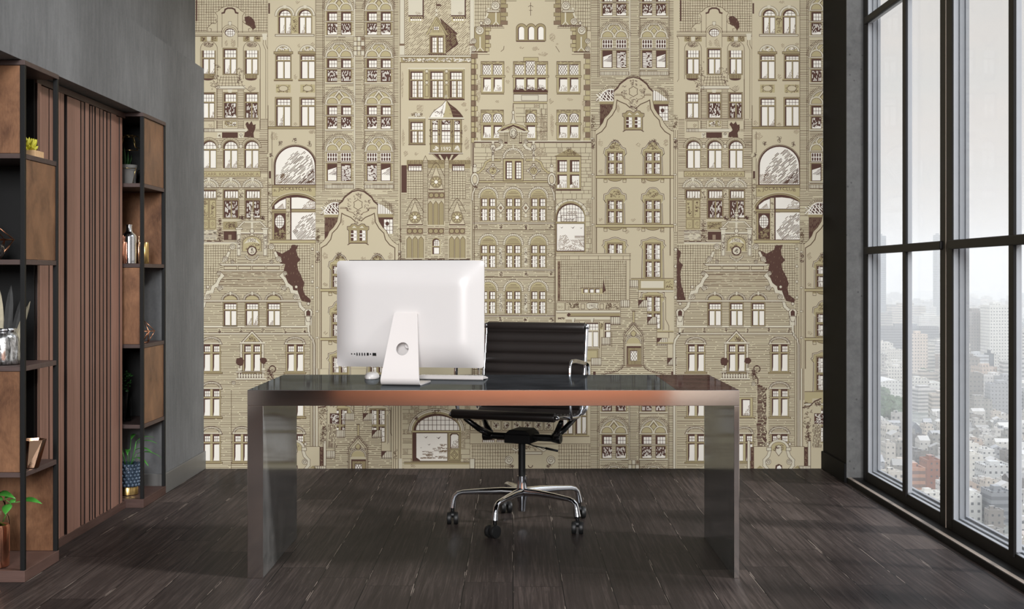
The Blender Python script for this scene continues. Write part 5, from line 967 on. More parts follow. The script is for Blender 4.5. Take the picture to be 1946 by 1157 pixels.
    def pairwin(x, y, w=20, hood=True, mid=18):
        """two-light stone window, y = top of the upper lights"""
        if hood: hooded(x, y-18, w)
        Q.R('I', x-17.5, y-3, x+17.5, y+52, 8); Q.LN('L', .9, [(x-17.5, y-2), (x-17.5, y+51)], 9); Q.LN('L', .9, [(x+17.5, y-2), (x+17.5, y+51)], 9)
        for a in (x-15, x+2.5):
            Q.R('D', a, y-2.4, a+13, y+11.5, 9); Q.R('W', a+3, y+1, a+12.6, y+11, 10); Q.GRID(a+3, y+1, a+12.6, y+11, 3, 2, 11); Q.R('D', a, y+15, a+13, y+48, 9); Q.P('W', [(a+3, y+17), (a+12.6, y+16.5), (a+12.6, y+47.5), (a+1.5, y+47.5), (a+2.8, y+40)], 10)
        Q.R('I', x-19, y+11.8, x+19, y+14.5, 11); Q.OUT('L', .8, x-19, y+11.8, x+19, y+14.5, 12); Q.R('O', x-w-1, y+49.5, x+w+1, y+53, 11); Q.OUT('L', .9, x-w-1, y+49.5, x+w+1, y+53, 12)
    for x in (402, 561):
        for y in (657, 742, 827.5): pairwin(x, y)
    pairwin(c, 657, 18, False)
    Q.P('S', [(c-22, 652), (c, 628), (c+22, 652)], 10); Q.LN('D', 1.2, [(c-22, 652), (c, 628), (c+22, 652)], 11, True); Q.P('I', [(c-15, 649), (c, 633.5), (c+15, 649)], 11); Q.LN('L', .9, [(c-15, 649), (c, 633.5), (c+15, 649)], 12, True); Q.ORN(c-9, 639, c+9, 649, 10, 12, 'D', 2.6); Q.R('S', c-23, 650, c+25, 653, 12); Q.LN('L', 1, [(c-23, 653.4), (c+25, 653.4)], 13)
    for q in (-20.5, 20.5): Q.R('S', c+q-2.2, 653, c+q+2.2, 704, 10); Q.OUT('L', .8, c+q-2.2, 653, c+q+2.2, 704, 11)
    for x, y, r in ((456, 687, 8), (500.5, 685, 6.6)):
        Q.P('D', [(x+r*rnd.uniform(.82, 1.12)*math.cos(t*.349), y+r*rnd.uniform(.82, 1.12)*math.sin(t*.349)) for t in range(18)], 13); Q.LN('D', 1.1, [(x, y+r), (x, 700)], 13); Q.R('S', x-3, 699, x+3, 704, 13)
    Q.R('S', 449, 705, 505, 708, 11); Q.LN('L', .9, [(449, 705), (505, 705)], 12); Q.LN('L', .9, [(449, 708), (505, 708)], 12); Q.R('D', 452, 708.5, 502, 718, 10)
    for i in range(10): Q.EL('S', 455+i*5, 713.5, 2, 4.5, 11); Q.EL('S', 455+i*5, 710.5, 1.2, 2.2, 11)
    Q.R('S', 449, 718, 505, 721, 11); Q.LN('L', 1, [(449, 721.4), (505, 721.4)], 12)
    Q.ORN(505, 700, 522, 722, 26, 11, 'D', 3.5); Q.SPI(512, 729, 4.5, 11, 'S'); Q.SPI(444, 727, 4, 11, 'S', -1); Q.ARC('D', 2, 518, 701, 6, 6, -60, 170, 11); Q.LN('D', 2, [(512, 702), (514, 712), (520, 720), (520, 728)], 11)
    Q.LN('L', .9, [(440, 740), (440, 900)], 9); Q.LN('L', .9, [(473, 740), (473, 760)], 9)
    for x in (497.5,): Q.R('I', x-13, 755, x+13, 793, 9); Q.OUT('L', .9, x-13, 755, x+13, 793, 10); Q.R('D', x-9, 758, x+8, 790, 10); Q.R('W', x-6, 760, x+7, 789, 11); Q.HT([(x-6, 789), (x+7, 768), (x+7, 789)], 70, 1.9, 1, 'H', 12, on=(3, 9), gap=(1, 3)); Q.R('O', x-13, 791, x+17, 794, 11); Q.LN('D', 1, [(x-13, 794), (x+17, 794)], 12)
    pairwin(460 if ox == 0 else 494, 827.5, 18)
    iv = [(518+rnd.uniform(-1, 1.5), 728+i*6) for i in range(30)]+[(537+rnd.uniform(-2.5, 1), 900-i*6) for i in range(28)]
    Q.P('C', [(517, 740), (540, 740), (540, 900), (517, 900)], 9); Q.HT(iv, 2, 2.3, 1.9, 'D', 10, on=(4, 15), gap=(.3, 3))
    for x in (590, 593.5, 597): Q.LN('L', 1, [(x, 600), (x, 900)], 9)
scroll_house(0); scroll_house(920)
# ---- lower band: a second ogee gable, arched shop, small tiled roof
ogee(-523, 215)
Q.o = (0, 0); Q.zb = 142
def pediment(ox):
    Q.o = (ox, 0); Q.zb = 142
    Q.R('T', 512, 848, 608, 900, 0); Q.OUT('L', 1, 512, 848, 608, 900, 1)
    for x in (506, 608.5): Q.R('D', x, 849, x+6, 892, 1); Q.ORN(x, 849, x+6, 890, 10, 2, 'H', 2)
    for x in (500, 615): Q.R('S', x, 837, x+5, 900, 1); Q.OUT('L', .9, x, 837, x+5, 900, 2)
    c = 559.6; Q.P('I', [(c-21, 856)]+Q.arcp(c, 852, 20, 16, 180, 0, 14)+[(c+21, 856)], 3); Q.RING('S', c, 852, 15, 20, 0, 180, 4, 0, ky=.85); Q.R('S', c-23, 850, c-14, 856, 5); Q.R('S', c+14, 850, c+23, 856, 5); Q.OUT('L', .9, c-23, 850, c-14, 856, 6); Q.OUT('L', .9, c+14, 850, c+23, 856, 6)
    for x, y, r in ((c, 829, 4), (c-21, 843.5, 2.8), (c+21, 843.5, 2.8)): Q.EL('S', x, y, r, r, 6); Q.LN('D', .9, Q.arcp(x, y, r, r, n=10), 7)
    Q.P('S', [(c-5, 847), (c, 845), (c+5, 847), (c+6, 858), (c, 866), (c-6, 858)], 6); Q.LN('L', 1, [(c-5, 847), (c, 845), (c+5, 847), (c+6, 858), (c, 866), (c-6, 858)], 7, True); Q.ORN(c-11, 843, c+11, 856, 10, 8, 'D', 2.6)
    for q in (-1, 1): Q.SL([(c+q*17, 857), (c+q*20, 866), (c+q*27, 874), (c+q*27, 884), (c+q*22, 890)], 5, 4); Q.SPI(c+q*20, 877, 5.2, 6, 'S', q); Q.P('O', [(c+q*29, 889), (c+q*36, 884), (c+q*42, 890)], 4)
    Q.P('D', [(c-7, 892), (c-6, 884), (c, 881), (c+6, 884), (c+7, 892)], 5); Q.P('W', [(c-4, 892), (c-3, 886), (c+2, 884), (c+5, 888), (c+5, 892)], 6)
    Q.R('S', 598, 885, 620, 900, 3); Q.HT(Q.rect(598, 885, 620, 900), 90, 3.7, .9, 'L', 4, on=(20, 20)); Q.OUT('L', .9, 598, 885, 620, 900, 4)
    # ornate doorway to the right of the pediment
    Q.R('C', 623, 757, 640, 850, 1); Q.ORN(606, 762, 622, 845, 34, 1, 'L', 4); Q.LN('D', 2, [(605, 774), (618, 772), (628, 762), (640, 757)], 3); Q.ORN(625, 760, 642, 775, 16, 3, 'D', 3); Q.R('D', 627, 785, 645, 805, 2); Q.ORN(627, 785, 645, 806, 18, 3, 'W', 2.6); Q.HT(Q.rect(624, 806, 640, 850), 85, 2.5, 1.3, 'D', 2, on=(4, 16), gap=(1, 3)); Q.ORN(610, 800, 622, 840, 20, 2, 'D', 3.4)
    Q.LN('S', 2.4, [(602.5, 700), (602.5, 848)], 2); Q.LN('L', .9, [(599.5, 700), (599.5, 848)], 3); Q.LN('L', .9, [(605, 700), (605, 848)], 3)
pediment(0); pediment(920)
Q.o = (0, 0); Q.zb = 152
Q.R('T', 745, 770, 770, 890, 0)
for x in (748, 752, 757, 762): Q.LN('L', 1, [(x, 770), (x, 890)], 1)
Q.R('S', 758, 871, 764, 890, 2); Q.ORN(746, 850, 757, 872, 8, 2, 'L', 3)
stone((765, 770, 893, 890), 1, 21, h=(7, 12), w=(9, 20), dk=.45)
Q.P('S', [(776, 818)]+Q.arcp(829.5, 818, 53, 42, 180, 0, 20)+[(883, 818)], 3); Q.LN('L', 1, [(776, 818)]+Q.arcp(829.5, 818, 53, 42, 180, 0, 20), 4); Q.LN('L', .8, [(779, 818)]+Q.arcp(829.5, 818, 50, 39, 180, 0, 20), 4); Q.P('O', [(783, 822)]+Q.arcp(829.5, 818, 47, 36, 180, 0, 20)+[(876, 822)], 4)
Q.P('D', [(786, 818)]+Q.arcp(830, 818, 44, 32, 180, 0, 20)+[(874, 818)], 5); Q.P('W', [(791, 817)]+Q.arcp(832, 816, 41, 26, 178, 0, 20)+[(873, 817)], 6)
for i in range(11): x = 790+i*8; h = 31*math.sqrt(max(0, 1-((x-830)/44)**2)); Q.LN('L', 1, [(x, 818-h), (x, 818)], 7)
for y in (798, 807): Q.LN('L', .9, [(792, y), (870, y)], 7)
Q.ORN(818, 776, 838, 788, 14, 6, 'L', 3); Q.ORN(787, 788, 796, 800, 8, 6, 'D', 2.6); Q.ORN(862, 788, 874, 800, 8, 6, 'D', 2.6)
Q.R('O', 783, 818, 876, 878, 4); Q.R('I', 784, 818.5, 876, 821, 6); Q.LN('L', .9, [(784, 821.5), (876, 821.5)], 7); Q.R('D', 784, 822, 851, 876, 5); Q.R('W', 791.5, 823, 850, 875, 6)
birds(((809, 830, 1.3), (833, 831, 1.5), (815, 844, 1), (800, 850, .6)), 7)
for k in range(26):
    y = rnd.uniform(842, 874); x = rnd.uniform(820, 840) if y < 856 else rnd.uniform(796, 838); Q.HT(Q.rect(x, y, x+rnd.uniform(6, 22), y+3), 0, 1.3, .9, 'H', 7, on=(3, 10), gap=(.5, 2))
Q.P('D', [(786, 876), (790, 868), (796, 872), (800, 876)], 7)
Q.R('I', 853, 822, 874, 874, 5); Q.OUT('L', 1, 853, 822, 874, 874, 6); Q.P('D', [(855, 852), (855, 826), (858, 823), (869, 823), (872, 826), (872, 852)], 6); Q.P('W', [(857, 851), (857, 828), (860, 825), (868, 825), (871, 828), (871, 851)], 7); Q.HT([(857, 851), (862, 838), (871, 834), (871, 851)], 50, 1.8, .9, 'H', 8, on=(3, 8), gap=(1, 3)); Q.OUT('L', .9, 855, 854, 872, 872, 7); Q.LN('L', 1, [(863.5, 856), (870, 863.5), (863.5, 871), (857, 863.5)], 8, True); Q.LN('L', .9, [(863.5, 859.5), (867, 863.5), (863.5, 867), (860, 863.5)], 8, True)
Q.R('O', 768, 878, 892, 882, 5); Q.LN('D', 1, [(768, 877.5), (892, 877.5)], 6); Q.R('T', 768, 882, 892, 890, 5); Q.SCR(778, 880, 792, 889, 7); Q.R('S', 893, 871, 902, 890, 4); Q.OUT('L', .9, 893, 871, 902, 890, 5)
Q.R('T', 893, 770, 1122, 890, 0); Q.R('C', 893, 797, 1060, 818, 1)
for i in range(8): x = 894+i*20; Q.OUT('L', 1, x, 799, x+18, 817, 2); Q.EL('S', x+9, 808, 6, 6, 2); Q.ORN(x+2, 800, x+16, 816, 12, 3, 'L', 3); Q.EL('D', x+9, 808, 2, 2, 4)
for y in (797, 819, 822): Q.LN('L', 1.1, [(893, y), (1060, y)], 3)
Q.WIN(1068, 775, 1088, 824, 3, .3); Q.WIN(1094, 775, 1114, 824, 3, .3); Q.R('I', 1064, 826, 1120, 829, 3); Q.LN('D', 1.1, [(1064, 829), (1120, 829)], 4)
for a, b in ((917, 940), (944, 960)): Q.R('D', a, 834, b, 840, 3); Q.R('W', a+1.5, 836, b-1, 840, 4); Q.GRID(a+1, 834, b, 840, 6, 1, 5, 'L', 1.3)
Q.R('T', 893, 842, 1122, 890, 2); Q.TILE(Q.rect(896, 844, 985, 890), 4.8, 6.4, 3); Q.TILE(Q.rect(1060, 844, 1122, 890), 4.8, 6.4, 3); Q.LN('L', 1, [(893, 843), (1122, 843)], 4)
for q in (-1, 1): Q.SPI(1007+q*40, 874, 8, 5, 'S', q); Q.R('C', 1007+q*30-8, 862, 1007+q*30+8, 890, 4); Q.ORN(1007+q*36-7, 880, 1007+q*36+7, 890, 8, 6, 'D', 3); Q.SL([(1007+q*16, 850), (1007+q*26, 856), (1007+q*32, 852)], 3, 4)
Q.R('S', 985, 858, 1030, 863, 4); Q.OUT('L', .9, 985, 858, 1030, 863, 5); Q.ORN(990, 845, 1024, 857, 20, 5, 'L', 3); Q.ARC('D', 1.4, 1008, 884, 4, 4, 180, 360, 5)
me = bpy.data.meshes.new('wall_back')
base = len(Q.v)
bx = [(x, y, z) for z in (0, ZC) for y in (.0004, .2) for x in (-2.36, 2.06)]
vs = Q.v+bx; fs = Q.f+[tuple(base+i for i in f) for f in ((0, 2, 3, 1), (4, 5, 7, 6), (0, 1, 5, 4), (1, 3, 7, 5), (3, 2, 6, 7), (2, 0, 4, 6))]
me.from_pydata(vs, [], fs); me.polygons.foreach_set('material_index', Q.m+[len(Q.keys)]*6)
PAPER = 1.0
def paper(k):
    t = NT('wallpaper_'+k); c = lin(Q.pal[k]); t.bsdf(tuple(x*PAPER for x in c), .8, 0, .1); return t.m
NAMES = dict(T='tan', S='stone', C='brick', O='olive', I='pale_olive', W='cream', D='brown', L='ink', H='sketch', G='grey')
for k in Q.keys:
    q = paper(k); q.name = 'wallpaper_'+NAMES[k]; me.materials.append(q)
me.materials.append(M['concrete_dark'])
wb_ = bpy.data.objects.new('wall_back', me); COL.objects.link(wb_); wb_.location = (0, YB, 0)
struct(wb_, 'back wall papered with a brown and tan drawing of old town houses', 'wall')
# ---------------------------------------------------------------- shelving along the left wall
XF = -1.92
def shelf_unit(y0, y1, label, cells_front, cells_side, backs, dark):
    t = thing('shelving_unit', label, 'shelf', (XF, y0, 0), 0, 'open corner shelving units'); w = .43
    def sub(mb, nm, mt, bev=.0015, lab=None):
        o = mb.build(nm, mt, t, bevel=bev, loc=(-XF, -y0, 0))
        if lab: o['label'] = lab
        return o
    x0 = XF-w; d = .018; p = .001
    m = MB(); m.box(x0, XF, y0, y1, 0, .0455); sub(m, 'plinth', M['plinth_wood'])
    m = MB(); m.box(x0, XF, y0, y1, 2.034, 2.054); sub(m, 'top_board', M['shelf_wood'])
    for a, b in ((XF-d-.001, y0+.002), (XF-d-.001, y1-d-.002)):
        m = MB(); m.box(a, a+d, b, b+d, .0455, 2.034); sub(m, 'post', M['black_metal'], .001)
    for z in (.411, .829, 1.249, 1.667):
        m = MB(); m.box(x0, XF-.0045, y0+.0045, y1-.0045, z, z+.02); sub(m, 'shelf_board', M['shelf_wood'])
    lv = [.0455, .411, .829, 1.249, 1.667, 2.034]
    for i in range(5):
        z0, z1 = lv[i]+(.02 if i else 0)+p, lv[i+1]-p
        if i in cells_front: m = MB(); m.box(x0+.02, XF-d-.004, y0+.006, y0+.014, z0, z1); sub(m, 'front_panel', M['bronze'], .001)
        if i in cells_side: m = MB(); m.box(XF-.016, XF-.008, y0+d+.004, y1-d-.004, z0, z1); sub(m, 'side_panel', M['bronze'], .001)
        if i in dark: m = MB(); m.box(x0+.01, XF-.1, y1-.016, y1-.008, z0, z1); sub(m, 'back_panel', M['black_metal'], .001)
        if i in backs: m = MB(); m.box(x0+.01, XF-d-.003, y1-.016, y1-.008, z0, z1); sub(m, 'back_panel', M['bronze'], .001)
    return t
shelf_unit(5.13, 5.52, 'near dark corner shelving unit at left frame edge with bronze panels', (1, 4), (3,), (0,), (1, 2, 3, 4))
shelf_unit(6.78, 7.22, 'far dark corner shelving unit between slatted panel and concrete pier', (2,), (1, 4), (3,), (1, 4))  # its black back panels stand in for shade inside those cells
# slatted walnut panel between them
t = thing('slatted_panel', 'walnut vertical slat panel set between the two shelving units', 'wall panel', (-2.02, 5.52, 0))
def sub(mb, nm, mt, bev=.001): return mb.build(nm, mt, t, bevel=bev, loc=(2.02, -5.52, 0))
m = MB(); m.box(-2.058, -2.046, 5.522, 6.726, .0385, 2.05); sub(m, 'backing', M['slat_dark'])
m = MB(); m.box(-2.055, -2.012, 5.522, 6.779, 0, .0385); sub(m, 'plinth', M['plinth_wood'])
m = MB(); m.box(-2.055, -2.014, 5.522, 6.779, 2.022, 2.05); sub(m, 'top_trim', M['plinth_wood'])
ys = [5.522, 5.567, 5.571, 5.662, 5.68, 5.722, 5.728, 5.80, 5.81, 5.861, 5.889, 5.989, 5.995, 6.077, 6.099, 6.137, 6.143, 6.198, 6.224, 6.247, 6.25, 6.272, 6.302, 6.355, 6.378, 6.42, 6.424, 6.459, 6.488, 6.53, 6.533, 6.567, 6.572, 6.629, 6.634, 6.680, 6.683, 6.724]
for i, (a, b) in enumerate(zip(ys[::2], ys[1::2])):
    m = MB(); dx = (i*7 % 5)*.0014; m.box(-2.046, -2.012-dx, a, b, .0385, 2.022-(i*3 % 4)*.0015)
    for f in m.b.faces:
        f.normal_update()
        if abs(f.normal.y) > .9: f.material_index = 1  # slat sides coloured dark so the gaps look shaded
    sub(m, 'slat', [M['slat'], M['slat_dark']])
# ---------------------------------------------------------------- objects on the shelves
def wire(name, label, cat, loc, verts, edges, r, mt, rz=0, group=None):
    m = MB()
    for a, b in edges: m.tube([verts[a], verts[b]], r, 6)
    for v in verts: m.ball(v, r*1.25, 6, 4)
    o = m.build(name, mt, smooth=True, loc=loc, rot=(0, 0, rz)); return tag(o, label, cat, group)
def gem(w, h):
    V = [(0, 0, h)]+[(w*math.cos(k*math.pi/3), w*math.sin(k*math.pi/3), h*.5) for k in range(6)]+[(w*.5*math.cos(k*math.pi/3+.52), w*.5*math.sin(k*math.pi/3+.52), 0.003) for k in range(6)]
    E = [(0, k+1) for k in range(6)]+[(k+1, (k+1) % 6+1) for k in range(6)]+[(k+1, k+7) for k in range(6)]+[((k+1) % 6+1, k+7) for k in range(6)]+[(k+7, (k+1) % 6+7) for k in range(6)]
    return V, E
def at(px, Y): return (px-CX)*Y/F
V, E = gem(.098, .165)
wire('geometric_terrarium', 'copper wire faceted terrarium in the near shelving unit, black open cell', 'terrarium', (at(-22, 5.3), 5.3, 1.27), V, E, .0022, M['copper_wire'], .2)
m = MB(); m.lathe([(.028, 0), (.04, .012), (.046, .03), (.04, .05), (.03, .06)], 16); o = m.build('glass_bowl', M['mercury'], smooth=True, loc=(at(-12, 5.3), 5.3, 1.2755)); tag(o, 'small silver bowl standing inside the copper wire terrarium', 'bowl')
V, E = gem(.062, .125)
wire('geometric_terrarium', 'copper wire faceted terrarium in the far unit before dark grey concrete', 'terrarium', (at(271, 6.93), 6.93, .85), V, E, .002, M['copper_wire'], .3)
# mirror glass jar with feathers
t = thing('glass_jar', 'mottled silver glass jar standing on the near shelving unit', 'jar', (at(8, 5.24), 5.24, .849))
m = MB(); m.lathe([(.045, 0), (.063, .004), (.064, .02), (.064, .105), (.058, .122), (.049, .13), (.047, .134), (.044, .134), (.044, .128), (.05, .115), (.058, .1), (.058, .012), (.02, .008)], 28); m.build('jar_body', M['mercury'], t, smooth=True)
m = MB(); m.lathe([(.049, .131), (.053, .133), (.053, .146), (.049, .148), (.045, .146), (.045, .133)], 28); m.build('jar_rim', M['chrome'], t, smooth=True)
def feather(a, tilt, L, w, mt, lab, sx):
    m = MB(); rows = []
    for i in range(9):
        s = i/8; ww = w*math.sin(math.pi*min(1, .12+s*.8))**.7*(1 if s < .85 else (1-s)/.15*.9+.1); rows.append((s*L, ww, .012*s*s))
    for i in range(8):
        (z0, w0, b0), (z1, w1, b1) = rows[i], rows[i+1]
        for q in (-1, 1):
            for y in (.0006, -.0006): m.quad((0, b0+y*3, z0), (q*w0, b0+.003+y, z0+.006), (q*w1, b1+.003+y, z1+.006), (0, b1+y*3, z1))
    m.tube([(0, b, z) for z, w_, b in rows], [.0018-.0014*i/8 for i in range(9)], 5)
    o = m.build('feather', mt, loc=(at(8, 5.24)+sx, 5.24+.006*math.sin(a*3), .862), rot=(0, tilt, a)); tag(o, lab, 'feather', 'feathers standing in the silver jar')
feather(.15, .06, .30, .017, M['feather_dark'], 'dark feather standing in the silver jar, beside the jar centre', .004)
feather(-.1, .23, .285, .016, M['feather_dark'], 'dark feather leaning right out of the silver jar', .014)
feather(.2, -.04, .295, .017, M['feather_pale'], 'pale tipped feather standing upright in the silver jar', -.014)
feather(-.2, .34, .25, .013, M['feather_pale'], 'thin pale feather leaning furthest right over the jar rim', .02)
feather(.1, -.2, .27, .016, M['feather_dark'], 'dark feather leaning left out of the silver jar', -.022)
# succulent in a pale wooden box
t = thing('potted_succulent', 'yellow green succulent in a pale wooden box on the near shelving unit', 'plant', (at(52, 5.36), 5.36, 1.687))
m = MB(); a, h = .05, .03
m.box(-a, a, -a, -a+.006, 0, h); m.box(-a, a, a-.006, a, 0, h); m.box(-a, -a+.006, -a+.006, a-.006, 0, h); m.box(a-.006, a, -a+.006, a-.006, 0, h); m.box(-a+.006, a-.006, -a+.006, a-.006, 0, h-.006); m.build('box', M['light_wood'], t, bevel=.001)
m = MB(); R_ = random.Random(3)
for k in range(46):
    el = math.radians(R_.uniform(5, 85)); az = R_.uniform(0, 6.28); L = .03+.022*math.sin(el)+R_.uniform(0, .012)
    d = Vector((math.cos(el)*math.cos(az), math.cos(el)*math.sin(az), math.sin(el))); c0 = Vector((R_.uniform(-.015, .015), R_.uniform(-.015, .015), .026))
    m.tube([c0+d*L*s for s in (.1, .35, .65, .88, 1)], [.004, .0068, .0074, .0045, .0006], 7)
m.build('foliage', M['succulent'], t, smooth=True)
# faceted rose-gold vase
t = MB(); n = 7; rs = []
for i, (r, z, tw) in enumerate(((.026, 0, 0), (.03, .004, 0), (.058, .115, .45), (.052, .115, .45), (.024, .012, .05))):
    rs.append([(r*math.cos(k*2*math.pi/n+tw), r*math.sin(k*2*math.pi/n+tw), z) for k in range(n)])
o = t.rings(rs).build('faceted_vase', M['gold_rose'], loc=(at(60, 5.26), 5.26, .431)); o.scale = (1, 1, 1.0); tag(o, 'rose gold vase with folded facets on the near unit lower shelf', 'vase')
# copper bottle and sprig in a clear bottle
t = thing('copper_bottle', 'brushed copper bottle at the lower left edge of the photo', 'bottle', (at(-14, 5.2), 5.2, .0465))
m = MB(); m.lathe([(.05, 0), (.062, .003), (.064, .012), (.064, .158), (.06, .168), (.03, .176), (.021, .186), (.019, .215), (.017, .215), (.017, .188), (.0, .186)], 28); m.build('bottle_body', M['copper'], t, smooth='auto')
t = thing('sprig_vase', 'clear glass bottle holding a leafy green sprig behind the copper bottle', 'vase', (at(2, 5.36), 5.36, .0465))
m = MB(); m.lathe([(.03, 0), (.034, .004), (.034, .15), (.03, .17), (.018, .19), (.018, .235), (.02, .237), (.0165, .237), (.0155, .19), (.028, .168), (.031, .15), (.031, .008), (.01, .005)], 24); m.build('glass_body', M['clear_glass'], t, smooth=True)
def leaf_mb(m, base, tip, w, droop=.1, nrm=(0, 0, 1), n=7):
    b, e = Vector(base), Vector(tip); L = (e-b).length; d = (e-b).normalized(); s = d.cross(Vector(nrm)); s = s.normalized() if s.length > .01 else Vector((1, 0, 0)); u = s.cross(d)
    prev = None
    for i in range(n+1):
        t = i/n; ww = w*max(.03, math.sin(math.pi*t**.8)); c = b+d*L*t+u*(L*droop*(1-(2*t-1)**2))-Vector((0, 0, L*droop*t*t))
        row = [m.b.verts.new(c-s*ww+u*ww*.25), m.b.verts.new(c), m.b.verts.new(c+s*ww+u*ww*.25)]
        if prev:
            for j in (0, 1): m.face([prev[j], prev[j+1], row[j+1], row[j]])
        prev = row
def solid(o, th=.0012):
    q = o.modifiers.new('thick', 'SOLIDIFY'); q.thickness = th; return o
st = MB(); lf = MB()
px = lambda x, y, Y=5.3: Vector((at(x, Y)-at(2, 5.36), Y-5.36, CH+(CY-y)*Y/F-.0465))
root_, fork = px(2, 1000, 5.36), px(20, 956, 5.3)
st.tube([root_-Vector((0, 0, .1)), root_, fork], [.002, .002, .0016], 6); st.tube([fork, px(38, 953)], .0013, 6); st.tube([fork, px(9, 948)], .0013, 6); st.tube([fork, px(16, 968)], .0012, 6); st.tube([root_-Vector((0, 0, .02)), px(-8, 940)], .0014, 6)
leaf_mb(lf, px(40, 951), px(80, 953, 5.26), .014, .08, (0, -.6, 1)); leaf_mb(lf, px(17, 957), px(10, 977, 5.25), .02, .02, (0, -1, .3)); leaf_mb(lf, px(20, 956), px(30, 948, 5.32), .012, .05, (0, -.7, .6)); leaf_mb(lf, px(-6, 940), px(30, 942, 5.24), .015, .1, (0, -.8, 1)); leaf_mb(lf, px(6, 950), px(-12, 946, 5.3), .012, .1, (0, -.7, 1)); leaf_mb(lf, px(9, 948), px(26, 944, 5.36), .011, .1, (0, -.5, 1))
st.build('stem', M['leaf'], t, smooth=True); solid(lf.build('leaves', M['leaf'], t, smooth=True))
# far unit: pot inside a gold wire sphere
t = thing('potted_plant', 'small upright plant in grey pot inside gold wire on the far shelving unit', 'plant', (at(238, 7.0), 7.0, 1.687))
m = MB(); m.lathe([(.05, 0), (.055, .004), (.06, .08), (.066, .112), (.06, .112), (.055, .095), (.0, .093)], 24); m.build('pot', M['pot_grey'], t, smooth='auto')
lf = MB()
for k in range(9): a = k*.7; leaf_mb(lf, (.012*math.cos(a), .012*math.sin(a), .09), (.035*math.cos(a), .035*math.sin(a), .15+.02*(k % 4)), .008, .02, (math.cos(a), math.sin(a), 0))
solid(lf.build('foliage', M['leaf_dark'], t, smooth=True))
V = [(math.cos(k*math.pi/3)*r*.92, math.sin(k*math.pi/3)*r*.92, z) for r, z in ((.058, .002), (.105, .09), (.098, .2), (.055, .268)) for k in range(6)]
E = [(l*6+k, l*6+(k+1) % 6) for l in (0, 3) for k in range(6)]+[(l*6+k, (l+1)*6+k) for l in range(3) for k in range(6) if not (l == 1 and k % 2)]+[(6+k, 6+(k+1) % 6) for k in (0, 2, 4)]+[(12+k, 12+(k+1) % 6) for k in (1, 3, 5)]
wire('wire_orb', 'gold wire cage around the grey potted plant on the top shelf', 'ornament', (at(243, 7.0), 7.0, 1.687), V, E, .0018, M['gold'], .2)
# bottles on the bronze shelf
t = thing('chrome_bottle', 'shiny silver bottle with a narrow neck on the bronze backed shelf', 'bottle', (at(245.5, 6.9), 6.9, 1.269))
m = MB(); m.lathe([(.034, 0), (.038, .003), (.0385, .14), (.036, .152), (.022, .165), (.0155, .175), (.0145, .2), (.017, .202), (.017, .207), (.012, .207), (.012, .18), (0, .178)], 28); m.build('bottle_body', M['chrome'], t, smooth='auto')
for pxx, Y, lab, mt, r, h, cap in ((233.5, 6.86, 'copper bottle with thin neck left of the silver bottle, partly hidden by slats', M['copper'], .02, .115, 1), (263.5, 7.02, 'slim bronze bottle with thin neck right behind the silver bottle', M['gold_rose'], .016, .115, 1), (275.5, 6.96, 'plain gold cylinder bottle behind the far unit corner post', M['gold'], .02, .115, 0)):
    t = thing('slim_bottle', lab, 'bottle', (at(pxx, Y), Y, 1.269)); m = MB(); m.lathe([(r*.92, 0), (r, .002), (r, h-.003), (r*.9, h), (.0, h)], 24); m.build('bottle_body', mt, t, smooth='auto')
    if cap: m = MB(); m.lathe([(.005, h), (.0045, h+.034), (.003, h+.036)], 10); m.build('neck', mt, t, smooth='auto')
# bushy herb in a glass vase
t = thing('herb_vase', 'bushy green herb in a dark glass vase on the far shelving unit', 'plant', (at(236, 6.95), 6.95, .4305))
m = MB(); m.lathe([(.03, 0), (.034, .003), (.036, .13), (.037, .135), (.034, .135), (.032, .12), (.031, .008), (0, .006)], 20); m.build('vase', M['clear_glass'], t, smooth='auto')
st = MB(); lf = MB(); R_ = random.Random(5)
for k in range(9):
    a = R_.uniform(0, 6.28); e = Vector((.03*math.cos(a), .03*math.sin(a), .19+R_.uniform(0, .04))); st.tube([(.008*math.cos(a), .008*math.sin(a), .012), e], .0025, 5)
    for j in range(9):
        p = e+Vector((R_.uniform(-.032, .032), R_.uniform(-.032, .032), R_.uniform(-.05, .05))); leaf_mb(lf, p, p+Vector((R_.uniform(-1, 1), R_.uniform(-1, 1), R_.uniform(-.3, 1)))*.02, .007, .05, (R_.uniform(-1, 1), -.5, .6), 4)
st.build('stem', M['slat_dark'], t, smooth=True); solid(lf.build('foliage', M['leaf_dark'], t, smooth=True), .0008)
# pine-cone textured planter with gold foot
t = thing('planter', 'slate blue studded planter on a gold foot holding long green leaves', 'plant', (at(243, 6.93), 6.93, .0465))
m = MB(); prof = [(.058, .045), (.066, .052), (.07, .08), (.07, .13), (.066, .158), (.058, .165), (.05, .163), (.05, .14), (0, .138)]; m.lathe(prof, 30); m.build('pot', M['planter_blue'], t, smooth='auto')
m = MB()
for r in range(7):
    for k in range(20):
        a = (k+.5*(r % 2))*2*math.pi/20; z = .055+r*.017; rr_ = .0655+.0045*math.sin(math.pi*(z-.05)/.115)
        m.ball((rr_*math.cos(a), rr_*math.sin(a), z), (.0098, .0098, .0105), 8, 5)
m.build('studs', M['planter_blue'], t, smooth=True)
m = MB(); m.lathe([(.05, 0), (.054, .003), (.054, .036), (.05, .045), (.0, .045)], 28); m.build('foot', M['gold'], t, smooth='auto')
m = MB(); m.lathe([(.05, .14), (.05, .15), (0, .155)], 20); m.build('soil', M['soil'], t)
lf = MB(); st = MB()
